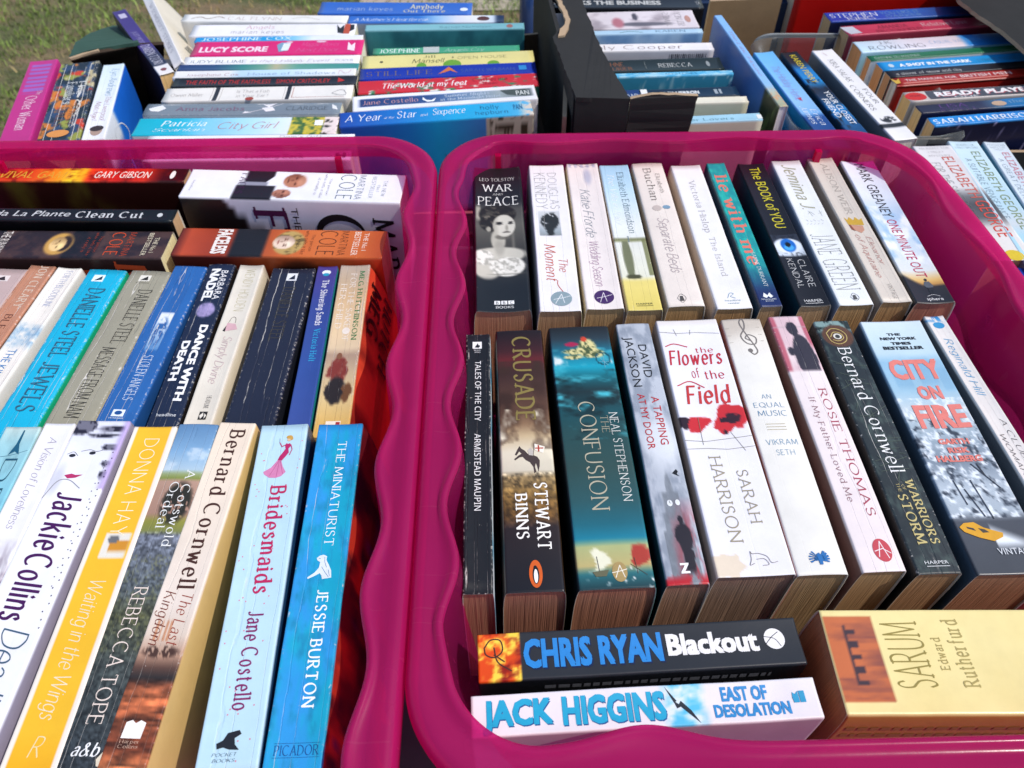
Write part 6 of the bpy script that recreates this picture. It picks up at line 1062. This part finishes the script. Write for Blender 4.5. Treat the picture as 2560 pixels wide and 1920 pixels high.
bq([(848, 282), (1324, 250), (1336, 284), (849, 318)], 'sky blue paperback with white brush script, its cover showing a pebble wall and a bird', paint=lambda u, v, b: mixa(stops(v, [(0, '#1444a0'), (.3, '#1470c0'), (.6, '#14a0d4'), (.88, '#3aa8d8'), (1, '#6ab4dc')]), tile('#d4ccc0', u), np.clip((v - .92) * 20, 0, 1) * (fbm(u * 6, v * 40, 3) > .45)), wear=0, W=.128, res=(18, 110),
     left=lambda d, v, b: mixa(mixa(stops(v, [(0, '#123c94'), (.35, '#1a72bc'), (.5, '#1a94c8'), (.72, '#3a78b8'), (1, '#3a70a8')]), tile('#a8a090', d), (v > .74 + .04 * fbm(d * 9, v * 0, 3)) * 1.0), tile('#3c3428', d), (v > .77) * np.clip((fbm(d * 26, v * 50, 8) - .5) * 12, 0, 1)),
     texts=[T('A Year', 'I', '#f0f4f8', .30, .78, 862, 955), T('at the', 'I', '#dfe8f0', .36, .52, 960, 985), T('Star', 'I', '#f0f4f8', .34, .82, 992, 1042), T('and', 'I', '#dfe8f0', .38, .58, 1050, 1070), T('Sixpence', 'I', '#f0f4f8', .42, .84, 1082, 1164), T('holly', 'n', '#1c4f78', .56, .84, 1202, 1248), T('hepburn', 'n', '#1c4f78', .20, .46, 1188, 1268), T('PAN', 'b', '#2a6a9a', .4, .76, 1284, 1306), ('P', '#2a2018', [[(.72, 1104), (.68, 1112), (.60, 1112), (.56, 1122), (.64, 1120), (.68, 1116), (.72, 1126), (.66, 1122), (.62, 1128), (.56, 1124)]], {'f': 'L'})])

# box B: black board, middle; its near flap is folded over the books
Bx = boxthing('cardboard_box', .20, .80, 'black cardboard box with a cut flap and torn edge, back middle')
b0, b1, b2, b3 = (.057, .664), (.262, .672), (.275, 1.02), (.028, 1.02)
slab('base', [(*p, S + Z0 + .003) for p in (b0, (b1[0] + .02, b1[1]), b2, b3)], .003, SHADEB, Bx)
slab('wall', wallp(b0, b3, Z0, (.030, .026)), .004, BLACKB, Bx, edge=BLACKB, up=(-1, 0, 0)); slab('wall', wallp(b3, b2, Z0, -.03), .004, BLACKB, Bx, up=(0, -1, 0))
f0 = np.array(P(1440, 243, .032)); f1 = np.array(P(1575, 247, .032)); f2 = np.array(P(1746, 240, .035)); f3 = np.array(P(1746, 240, .035)) + [-.003, .001, -.075]
slab('wall', [f0, f1, f1 + [0, .001, -.16], f0 + [0, .001, -.16]], .004, BLACKB, Bx, edge=BLACKB, up=(0, -1, 0))
slab('wall', [f1 + [.0005, -.0005, .0], f1 + [.02, 0, .004], f2, f2 + [-.01, .0, -.13], f1 + [.0005, .0005, -.16]], .004, BLACKB, Bx, up=(0, -1, 0), jag=.0005)
slab('flap', [f0, f1, P(1530, 172, .033), P(1487, 85, .032), P(1480, 76, .031), P(1400, 70, .031), P(1382, 92, .031)], .004, BLACKB, Bx, edge=BLACKB, jag=.0004)
slab('flap', [P(1487, 82, .028), P(1455, 0, .028), P(1440, -50, .028), P(1340, -50, .028), P(1392, 4, .028), P(1424, 50, .028), P(1403, 84, .028)], .004, BLACKB, Bx, edge=BLACKB, jag=.0005)
slab('torn_edge', [P(1390, -6, .034), P(1400, -4, .034), P(1414, 22, .034), P(1426, 48, .034), P(1422, 66, .034), P(1412, 88, .033), P(1395, 90, .033), P(1400, 72, .034), P(1412, 60, .034), P(1414, 48, .034), P(1402, 22, .034)], .003, KRAFT, Bx, jag=.0006)
G9 = 'paperbacks in the black box at the back middle'
def bm_(c, lab, **k): k.setdefault('group', G9); return bx(c, lab, **k)
bm_([(1378, -12), (1753, -5), (1757, 16), (1378, 24)], 'black book with blocky white capitals, furthest back in the middle box', col='#16161a', left='#0e0e12', wear=0, texts=[T('BLACKS THE BUSINESS', 'B', '#c8c8c4', .30, .66, 1385, 1652), T('YA', 'b', '#a8a8a8', .3, .6, 1738, 1750)], z=.0)
bm_([(1380, 33), (1728, 25), (1750, 66), (1384, 77)], 'pale paperback with a soft grey and pink portrait, sideways grey capitals', paint=lambda u, v, b: mixa(mixa(mixa(tile('#d8ced2', u), tile('#a0949a', u), (fbm(u * 2, v * 6, 3) - .5) * 4), tile('#4a4650', u), ell(u, v, .25, .62, .12, .2, .4) * .8 + ell(u, v, .7, .58, .2, .02, .4)), tile('#b06a74', u), ell(u, v, .35, .45, .3, .04, .5)), left='#b8b0b4', wear=1, head='left', texts=[('T', 'JAMES', 's', '#9a9296', .1, .9, 1676, 1660, {'m': 'a'}), ('T', 'SELVEY', 's', '#9a9296', .1, .9, 1706, 1690, {'m': 'a'}), EL('#c89484', (.5, 1719, .2, .02))])
bm_([(1400, 80), (1752, 70), (1760, 81), (1400, 88)], 'pale blue paperback with thin blue capitals behind the leaning blue book', col='#a9c8de', left=lambda d, v, b: mixa(tile('#7fa8d0', d), tile('#b4d0e6', d), (fbm(d * 5, v * 14, 3) - .4) * 4), wear=0, texts=[T('KAREN', 's', '#5a7c98', .2, .8, 1638, 1714), LN('#4a7c74', 2.5, [(.3, 1550), (.6, 1575), (.3, 1606)])])
bm_([(1415, 112), (1775, 106), (1789, 123), (1415, 130)], 'white paperback with large thin brown lettering and a barcode on its cover', col='#e8e4e4', left='#dedade', wear=0, texts=[T('Jilly Cooper', 'n', '#7a5a58', .08, .8, 1470, 1706, desc=False), ('B', '#4a4a50', [(.66, .96, .70 + i * .013, .70 + i * .013 + rnd.uniform(.003, .008)) for i in range(20)], {'f': 'L'})])
bm_([(1430, 154), (1797, 142), (1813, 172), (1432, 183)], 'dark green-black paperback with orange and white serif lettering', col='#1e2826', left='#161e1c', wear=0, texts=[T('DAPHNE', 's', '#a8683c', .5, .82, 1490, 1560), T('DU MAURIER', 's', '#a8683c', .14, .42, 1470, 1580), T('REBECCA', 's', '#d4d6d2', .3, .64, 1645, 1730), EL('#9aa0a0', (.5, 1770, .22, .012)), BX('#8a908a', (.2, .8, 1613, 1614))])
water = lambda d, v, b: mixa(tile('#3f96b4', d), tile('#bfe0e4', d), np.clip(1 - np.abs(fbm(d * 7, v * 16, 5) - .5) * 26, 0, 1) * .8)
bm_([(1445, 186), (1826, 175), (1838, 184), (1446, 196)], 'aqua paperback printed with sunlit rippling water on its cover', paint=lambda u, v, b: mixa(tile('#4aa8d4', u), tile('#a8d4e6', u), (fbm(u * 4, v * 20, 2) - .45) * 4), left=water, wear=0, res=(14, 90), texts=[T('MYSTERIES', 'n', '#1c5a80', .2, .7, 1664, 1742)])
bm_([(1462, 230), (1838, 215), (1850, 237), (1464, 253)], 'navy paperback with stencilled white capitals and a white stripe', col='#0e2a40', left='#e2dcc6', wear=0, texts=[BX('#123a7a', (0, 1, 1440, 1600)), T('LONDON ROAD', 'b', '#c8d4e0', .14, .62, 1480, 1596), BX('#e6e8ea', (0, 1, 1604, 1620)), T('MICK HERRON', 'B', '#dfe4e6', .34, .68, 1651, 1748), BX('#a8b4bc', (.25, .75, 1786, 1794), (.25, .75, 1798, 1804))])
bm_([(1470, 249), (1866, 240), (1872, 254), (1470, 264)], 'cream paperback with a blank spine near the front of the black box', col='#e2dcc8', left='#dcd8bc', wear=0)
bm_([(1480, 300), (1895, 282), (1911, 299), (1480, 318)], 'pale blue and cream paperback with thin green script, nearest in the black box', col='#9cc8dc', left='#dcd8c0', wear=0, texts=[T('Summer Lovers', 's', '#4a8494', .28, .66, 1660, 1834), BX('#e8ecec', (.2, .8, 1893, 1905))])
book([(1784, 35), (1806, 41), (1976, 270), (1944, 262)], 'tall light blue paperback leaning above the others, flowers at its near end', z=.012, lean=0, paint=lambda u, v, b: mixa(stops(v, [(0, '#7fb0e4'), (.78, '#8ab8e8'), (.86, '#b0b8a8'), (1, '#9aa084')]), tile('#c89a70', u), (v > .82) * np.clip((fbm(u * 6, v * 70, 3) - .55) * 8, 0, 1)), left=lambda d, v, b: mixa(tile('#4a78c0', d), mixa(tile('#2c3a22', d), tile('#7a8c50', d), (fbm(d * 9, v * 30, 4) - .5) * 6), np.clip((v - .80) * 40, 0, 1)), right='#5c94d4', pages='#dcc8cc', group=G9, wear=0, fl=.03, res=(14, 110), texts=[T('The Lilac House', 'c', '#b49ab8', .3, .7, .2, .7)])  # left cover a darker blue, with its shadow put into the colour
# clear plastic crate with three books
def clear_mat():
    m, n, l, b = newmat('clear_plastic'); out = n['Material Output']; b.inputs['Base Color'].default_value = (.5, .54, .54, 1); b.inputs['Roughness'].default_value = .25
    tr = N(n, 'ShaderNodeBsdfTransparent'); tr.inputs[0].default_value = (.93, .95, .95, 1); mx = N(n, 'ShaderNodeMixShader'); fr = N(n, 'ShaderNodeFresnel'); 
    l.new(mth(n, l, 'SUBTRACT', .965, fr.outputs[0]), mx.inputs[0]); l.new(b.outputs[0], mx.inputs[1]); l.new(tr.outputs[0], mx.inputs[2]); l.new(mx.outputs[0], out.inputs['Surface']); return m
cr = thing('plastic_crate', Matrix.Translation((.36, .765, S + FLOOR)), 'clear plastic crate with three slanting books, back right of middle', 'crate')
bm = bmesh.new(); ringz = [(.0, .002), (.004, .06), (.008, .118), (.010, .124), (.016, .126), (.018, .120)]; prev = None
cx0, cx1, cy0, cy1 = -.075, .065, -.095, .088
for o_, z_ in ringz:
    cur = []
    for (sx, sy, a0) in ((1, 1, 0), (-1, 1, 90), (-1, -1, 180), (1, -1, 270)):
        for k in range(9):
            t_ = math.radians(a0 + 90 * k / 8); r_ = .03; X = (cx1 if sx > 0 else cx0) + sx * (o_ - r_); Y = (cy1 if sy > 0 else cy0) + sy * (o_ - r_); cur.append(bm.verts.new((X + r_ * math.cos(t_), Y + r_ * math.sin(t_), z_)))
    if prev:
        for i in range(len(cur)): bm.faces.new((prev[i], prev[(i + 1) % len(cur)], cur[(i + 1) % len(cur)], cur[i]))
    else: bm.faces.new(cur)
    prev = cur
bm_obj('shell', bm, clear_mat(), cr, True)
G10 = 'slanting paperbacks in the clear crate'
book([(1885, 131), (1931, 128), (2086, 316), (2025, 316)], 'light blue paperback with a pink script, darker sea at its near end', L=.19, paint=lambda u, v, b: stops(v, [(0, '#6ab4e8'), (.55, '#8ab8e4'), (.66, '#7aaee0'), (.70, '#1c4a8c'), (1, '#183c78')]), left='#0a8aa4', right='#2a6cb0', group=G10, wear=0, texts=[T('The Holiday Home', 'c', '#9a8ad0', .30, .70, 165, 250), PL('#c83a4a', [(.4, 244), (.6, 242), (.55, 252)]), T('Erica', 'I', '#dfe8f4', .55, .82, 272, 312), T('James', 'I', '#dfe8f4', .18, .48, 264, 308)])
book([(1953, 131), (1992, 128), (2156, 313), (2104, 316)], 'black and blue paperback with yellow name and white title, between pale spines', L=.19, paint=lambda u, v, b: mixa(stops(v, [(0, '#101216'), (.12, '#141a22'), (.2, '#1272b4'), (.34, '#1a86c8'), (.42, '#0c1c30'), (.5, '#0e2c4a'), (.62, '#1a78b8'), (.8, '#124a7c'), (1, '#0c2a4c')]), tile('#0c1420', u), (fbm(u * 6, v * 26, 3) - .55) * 6 * (v > .3)), left='#0a1420', right='#123a5c', group=G10, wear=0, texts=[T('KAREN PERRY', 'b', '#e4cc20', .38, .72, 137, 206), T('YOUR CLOSEST', 'b', '#eceef0', .52, .84, 228, 310), T('FRIEND', 'b', '#eceef0', .10, .42, 246, 292)])
book([(2032, 127), (2078, 122), (2262, 309), (2202, 316)], 'white paperback with widely spaced grey capitals and a small tree sketch', L=.178, paint=lambda u, v, b: mixa(tile('#e6e4e4', u), tile('#2a2a2a', u), np.clip(ell(u, v, .55, .80, .35, .03, .3) * (fbm(u * 9, v * 70, 4) > .45) + box(u, v, -1, 2, .835, .885, .01), 0, 1)), left=lambda d, v, b: stops(d, [(0, '#77797c'), (.4, '#4a4c50'), (1, '#1e2022')]), right='#cfcfcf', pages='#cfc0b4', group=G10, wear=0, res=(24, 110), texts=[T('KIRA SALAK', 's', '#6e6e70', .32, .60, 148, 204), T('FOUR', 's', '#5a5a5c', .64, .84, 222, 260), T('CORNERS', 's', '#5a5a5c', .22, .46, 212, 274), LN('#b8706c', 1.2, [(.4, 131), (.5, 139)], smooth=False)])
# brown box behind, navy crate, big red book
Fb = boxthing('cardboard_box', .40, 1.0, 'plain brown cardboard box standing open behind the blue book')
slab('wall', wallp((.235, .935), (.322, .943), Z0, .0), .005, BROWNB, Fb, up=(0, -1, 0)); slab('base', [(.235, .84, S + Z0 + .003), (.322, .84, S + Z0 + .003), (.322, .94, S + Z0 + .003), (.235, .93, S + Z0 + .003)], .003, BROWNB, Fb)
nv = thing('plastic_crate', Matrix.Translation((.32, 1.06, S + FLOOR)), 'dark navy crate just behind the brown box', 'crate')
bm = bmesh.new(); bm_box(bm, -.14, .12, -.08, .08, .001, .12, bev=.008); bm_obj('body', bm, simple_mat('navy_plastic', (.02, .04, .10), .4), nv)
rb = book([(2003, 34), (2430, 34), (2440, 62), (2010, 62)], 'large red hardback standing tall with tan page block facing left', head='left', z=.0, col='#c41208', left='#c8140a', right='#b01008', pages='#c8a684', wear=0, fl=0, hard=True, L=.23, T=.045, W=.20, group=None,
     texts=[], name='hardback_book')
rb.matrix_world = Matrix.Translation((.455, .975, S + FLOOR + .001)) @ Matrix.Rotation(math.pi / 2, 4, 'Z') @ Matrix.Rotation(math.radians(0), 4, 'X')
# box D: black, right, its raised flap throws the dark shade
D = boxthing('cardboard_box', .62, .82, 'black cardboard box on the right, flap throwing deep shade over its books')
slab('base', [(.39, .685, S + Z0 + .003), (.70, .685, S + Z0 + .003), (.72, 1.06, S + Z0 + .003), (.385, 1.06, S + Z0 + .003)], .003, SHADEB, D)
slab('wall', wallp((.455, .682), (.75, .690), Z0, -.028), .004, BLACKB, D, up=(0, -1, 0)); slab('wall', wallp((.70, .69), (.66, 1.1), Z0, .012), .004, BLACKB, D, up=(-1, 0, 0)); slab('wall', wallp((.385, 1.06), (.68, 1.1), Z0, -.0), .004, BLACKB, D, up=(0, -1, 0))
slab('flap', [P(2372, -90, .02), P(2385, -30, .02), P(2398, 0, .02), P(2440, 32, .02), P(2500, 72, .02), P(2570, 132, .02), P(2660, 210, .02), P(2900, 250, .02), P(2900, -40, .02), P(2700, -90, .02)], .004, board_mat('grey_black_board', (.022, .022, .022), .95), D, jag=.0006)
G11 = 'paperbacks half in shade in the black box on the right'
def bs(c, lab, **k): k.setdefault('group', G11); k.setdefault('fl', .04); k.setdefault('pages', '#b08858'); k.setdefault('L', .19); return bx(c, lab, **k)
bs([(2055, 32), (2284, 21), (2305, 41), (2082, 54)], 'blue paperback with large white capitals, furthest back in the right box', L=.21, paint=ramp((0, '#1c3fa0'), (.3, '#1f4cae'), (.5, '#1c5cae'), (.8, '#103060'), (1, '#0c1c3c')), left=lambda d, v, b: mixa(tile('#101c3c', d), tile('#c8602a', d), box(d, v, .75, 1.2, .12, .30, .04)), wear=0, texts=[T('STEPHEN', 's', '#dfe4ee', .40, .84, 2078, 2196), T('KING', 's', '#dfe4ee', .04, .36, 2112, 2182), T('YOU LIKE IT', 'n', '#8ac0e4', .5, .84, 2204, 2300), T('DARKER', 'n', '#8ac0e4', .12, .44, 2212, 2300)])
bs([(2097, 65), (2312, 52), (2352, 71), (2126, 89)], 'dusty pink paperback with dark red capitals and a small photo', col='#b83a54', left='#8a2c3c', wear=0, curv=-.6, texts=[PL('#c8ccd8', [(.1, 2120), (.9, 2108), (.9, 2140), (.2, 2150)]), T('AMANDA', 's', '#7c2438', .5, .84, 2196, 2272), T('BROOKFIELD', 's', '#7c2438', .1, .4, 2186, 2300), T('Relative Love', 's', '#f0c8cc', .4, .8, 2306, 2420)])
bs([(2127, 103), (2350, 90), (2385, 114), (2159, 130)], 'pale paperback with thin dark initials and a blue half', paint=ramp((0, '#bcd8e6'), (.3, '#dcd8e0'), (.62, '#d8c8cc'), (.66, '#2a80c8'), (1, '#1a5aa0')), left='#a8d4e8', wear=0, curv=.6, pages='#b8783c', texts=[T('J.K.', 'n', '#4a4c50', .56, .88, 2200, 2238), T('ROWLING', 'n', '#4a4c50', .12, .44, 2168, 2306), T('CASUAL VACANCY', 'n', '#7fb8e4', .3, .6, 2322, 2450)])
bs([(2161, 139), (2395, 123), (2422, 133), (2183, 152)], 'slim green paperback with tiny white capitals', col='#1e6a48', left='#e8e8e4', wear=0, texts=[T('DAPHNE DU MAURIER', 's', '#c8dcd0', .24, .66, 2186, 2300)], pages='#b8783c')
bs([(2187, 155), (2430, 141), (2445, 158), (2211, 177)], 'bright sky blue paperback with rounded white capitals', col='#1a8ccc', left='#20242c', wear=0, pages='#b8783c', texts=[T('A SHOT IN THE DARK', 'B', '#f0f4f6', .30, .66, 2248, 2426), T('LYNNE TRUSS', 'b', '#3a86b4', .3, .64, 2444, 2540), EL('#c8dce8', (.5, 2228, .2, .016))])
bs([(2211, 178), (2445, 160), (2461, 176), (2227, 193)], 'black paperback with white lower-case serif title', col='#1c1c22', left='#2a1a18', wear=0, texts=[T('a shiver of snow and sky', 's', '#d4d4d0', .26, .66, 2240, 2402)], pages='#a8703c')
bs([(2227, 194), (2509, 174), (2512, 189), (2248, 210)], 'brick red hardback with white sans capitals', L=.2, col='#a01c10', left='#9c1c14', wear=0, hard=True, pages='#c8bcb0', name='hardback_book', texts=[T('THE MANUAL FOR', 'b', '#ecdcd8', .26, .60, 2262, 2390), T('BRITISH MEN', 'b', '#ecdcd8', .22, .66, 2400, 2526), PL('#d8b03a', [(.0, 2234), (.9, 2230), (.5, 2240), (.8, 2250), (.1, 2246)])])
bs([(2256, 231), (2560, 211), (2560, 236), (2278, 253)], 'pale grey paperback with white block title and a red round sticker', col='#c4bab4', left='#b0a8a0', wear=1, pages='#c09858', texts=[EL('#d42418', (.5, 2290, .42, .058)), T('WINNER', 'b', '#7a1410', .5, .68, 2276, 2304), BX('#4a4c54', (.1, .95, 2320, 2620)), T('READY PLAYER', 'B', '#e8e4e4', .38, .82, 2340, 2590, sh=('#c0404a', -.05, .004)), T('ONE', 'b', '#d8d4d4', .12, .3, 2380, 2440)])
bs([(2281, 263), (2560, 243), (2562, 262), (2310, 283)], 'midnight paperback with purple capitals and sea blue half', L=.19, paint=ramp((0, '#1c1c34'), (.34, '#221f3c'), (.42, '#3a5a74'), (.5, '#1f6ca4'), (1, '#2a86c4')), left='#141a38', wear=0, pages='#c09a5c', texts=[T('LISA', 's', '#6a3f8a', .46, .88, 2350, 2420), T('JEWELL', 's', '#5a3a7a', .02, .36, 2340, 2440), EL('#c8a88a', (.5, 2498, .3, .04)), T('the', 's', '#8ab4d4', .4, .8, 2524, 2560)])
bs([(2319, 294), (2600, 272), (2612, 293), (2336, 315)], 'bright blue paperback with bold white serif capitals, nearest in the right box', L=.19, paint=lambda u, v, b: mixa(tile('#1a86d0', u), tile('#1462a8', u), (fbm(u * 3, v * 12, 3) - .4) * 3), left=lambda d, v, b: mixa(stops(d, [(0, '#14142c'), (.6, '#16204c'), (.9, '#0f4a98'), (1, '#1258b0')]), tile('#b8a8c8', d), np.clip((fbm(d * 14, v * 40, 6) - .66) * 12, 0, 1)), wear=0, pages='#b8925a', texts=[T('SARAH HARRISON', 'S', '#e4ecf2', .22, .78, 2336, 2590)])
# box E with the three matching mystery novels
E_ = boxthing('cardboard_box', .50, .47, 'black cardboard box right of the right tub, three matching paperbacks on top')
slab('base', [(.42, .30, S + Z0 + .003), (.72, .30, S + Z0 + .003), (.72, .66, S + Z0 + .003), (.42, .66, S + Z0 + .003)], .003, SHADEB, E_)
slab('wall', wallp((.415, .30), (.40, .66), Z0, -.06), .004, BLACKB, E_, up=(-1, 0, 0)); slab('wall', wallp((.40, .66), (.72, .664), Z0, -.028), .004, BLACKB, E_, up=(0, -1, 0)); slab('wall', wallp((.415, .30), (.72, .30), Z0, -.05), .004, BLACKB, E_, up=(0, -1, 0)); slab('wall', wallp((.72, .30), (.72, .66), Z0, -.03), .004, BLACKB, E_, up=(1, 0, 0))
G12 = 'matching mystery paperbacks in the box right of the tub'
book([(2296, 363), (2362, 365), (2560, 638), (2513, 662)], 'white to dark grey paperback with orange-red capitals, leftmost of the matching mysteries', z=.0, paint=ramp((0, '#dcd8d8'), (.40, '#d4d2d2'), (.48, '#6a6a6c'), (.55, '#4a4a4c'), (.66, '#58585a'), (.74, '#c8c6c4'), (.8, '#dedcd8'), (1, '#e0ded8')), left='#a8a8a8', right='#8a8a90', wear=0, group=G12, fl=.06, T=.036, texts=[T('AN INSPECTOR', 'n', '#a8a0a0', .12, .9, 368, 373, m='a'), T('LYNLEY', 'n', '#a8a0a0', .3, .7, 377, 382, m='a'), T('MYSTERY', 'n', '#a8a0a0', .25, .8, 386, 391, m='a'), T('ELIZABETH', 'i', '#d8604c', .54, .82, 392, 494), T('GEORGE', 'i', '#e04a30', .54, .86, 502, 592), T('FOR THE SAKE', 'n', '#8a8888', .18, .40, 406, 496), T('OF ELENA', 'n', '#7c7c7e', .18, .40, 500, 566), EL('#e4c81e', (.58, 638, .20, .04))])
book([(2370, 352), (2444, 354), (2640, 640), (2560, 652)], 'pale blue paperback with olive green capitals, middle of the matching mysteries', L=.198, paint=ramp((0, '#c8dce4'), (.5, '#b4d2de'), (.62, '#c4ccd0'), (.7, '#a8d0e0'), (1, '#a8cce0')), left=lambda d, v, b: mixa(stops(v, [(0, '#7a8c98'), (.5, '#68808e'), (.62, '#1c2024'), (.7, '#22282e'), (.8, '#5c7888'), (1, '#6a8494')]), tile('#a8b4bc', d), 0 * d), right='#8aa8b8', wear=0, group=G12, fl=.06, texts=[T('AN INSPECTOR', 'n', '#6a7a84', .2, .8, 359, 364, m='a'), T('LYNLEY MYSTERY', 'n', '#6a7a84', .12, .88, 366, 371, m='a'), T('ELIZABETH GEORGE', 'i', '#8a9a68', .54, .82, 378, 572), T('A SUITABLE VENGEANCE', 'n', '#5a6c78', .20, .42, 396, 546)])
book([(2459, 354), (2511, 355), (2680, 600), (2620, 605)], 'pale blue paperback with pinkish red capitals, rightmost of the matching mysteries', L=.198, paint=ramp((0, '#d4dce2'), (.5, '#c4d2dc'), (1, '#b8ccd8')), left='#3f7c98', right='#8aa8b8', wear=0, group=G12, fl=.06, texts=[T('INTRODUCING', 'n', '#7a8086', .1, .9, 360, 364, m='a'), T('INSPECTOR', 'n', '#7a8086', .16, .84, 366, 370, m='a'), T('LYNLEY', 'n', '#7a8086', .28, .72, 371, 375, m='a'), T('ELIZABETH GEORGE', 'i', '#d8808c', .54, .84, 380, 560), T('A GREAT DELIVERANCE', 'n', '#6a7884', .18, .42, 396, 560)])
book([(2546, 674), (2625, 668), (2760, 900), (2670, 910)], 'royal blue paperback, only its corner showing below the matching mysteries', L=.178, col='#16389c', left='#12161e', right='#12306c', wear=0, z=-.004)
# blue tubular chair beyond the table, pale path
ch = thing('folding_chair', Matrix.Translation((.035, 1.62, 0)), 'dark blue tubular chair on the grass beyond the boxes', 'chair')
def tubemesh(bm, pts, r, seg=12):
    prev = None; pts = [Vector(p) for p in pts]
    for i, p in enumerate(pts):
        t_ = (pts[min(i + 1, len(pts) - 1)] - pts[max(i - 1, 0)]).normalized(); a_ = t_.cross(Vector((0, 1, .1))).normalized(); b_ = t_.cross(a_)
        cur = [bm.verts.new(p + r * (a_ * math.cos(k * 2 * math.pi / seg) + b_ * math.sin(k * 2 * math.pi / seg))) for k in range(seg)]
        if prev: [bm.faces.new((prev[k], prev[(k + 1) % seg], cur[(k + 1) % seg], cur[k])) for k in range(seg)]
        prev = cur
BL = simple_mat('blue_enamel', (.02, .05, .16), .22, 30, .1, .05)
for sx in (0, .46):
    bm = bmesh.new(); tubemesh(bm, [tuple(v_) for v_ in _cr([(sx, .0, .02), (sx, -.02, .35), (sx, -.04, .60), (sx, .0, .72), (sx, .10, .74), (sx, .22, .70), (sx, .26, .45), (sx, .30, .02)], 8)], .017)
    bm_obj('frame', bm, BL, ch, True)
bm = bmesh.new(); bm_box(bm, -.01, .47, .0, .40, .43, .455, bev=.01); bm_obj('seat', bm, simple_mat('blue_cloth', (.03, .06, .18), .9), ch)
bm = bmesh.new(); bm_box(bm, -.01, .47, .36, .39, .55, .90, bev=.01); bm_obj('backrest', bm, simple_mat('blue_cloth', (.03, .06, .18), .9), ch)
link('path', mesh_np('path', [(-.62, 3.08, .004), (9, 3.3, .004), (9, 4.6, .004), (-.5, 4.4, .004)], [(0, 1, 2, 3)], [simple_mat('pale_path', (.42, .36, .28), .9, 12, .3)]), kind='structure')
print_all()
bpy.context.view_layer.update()
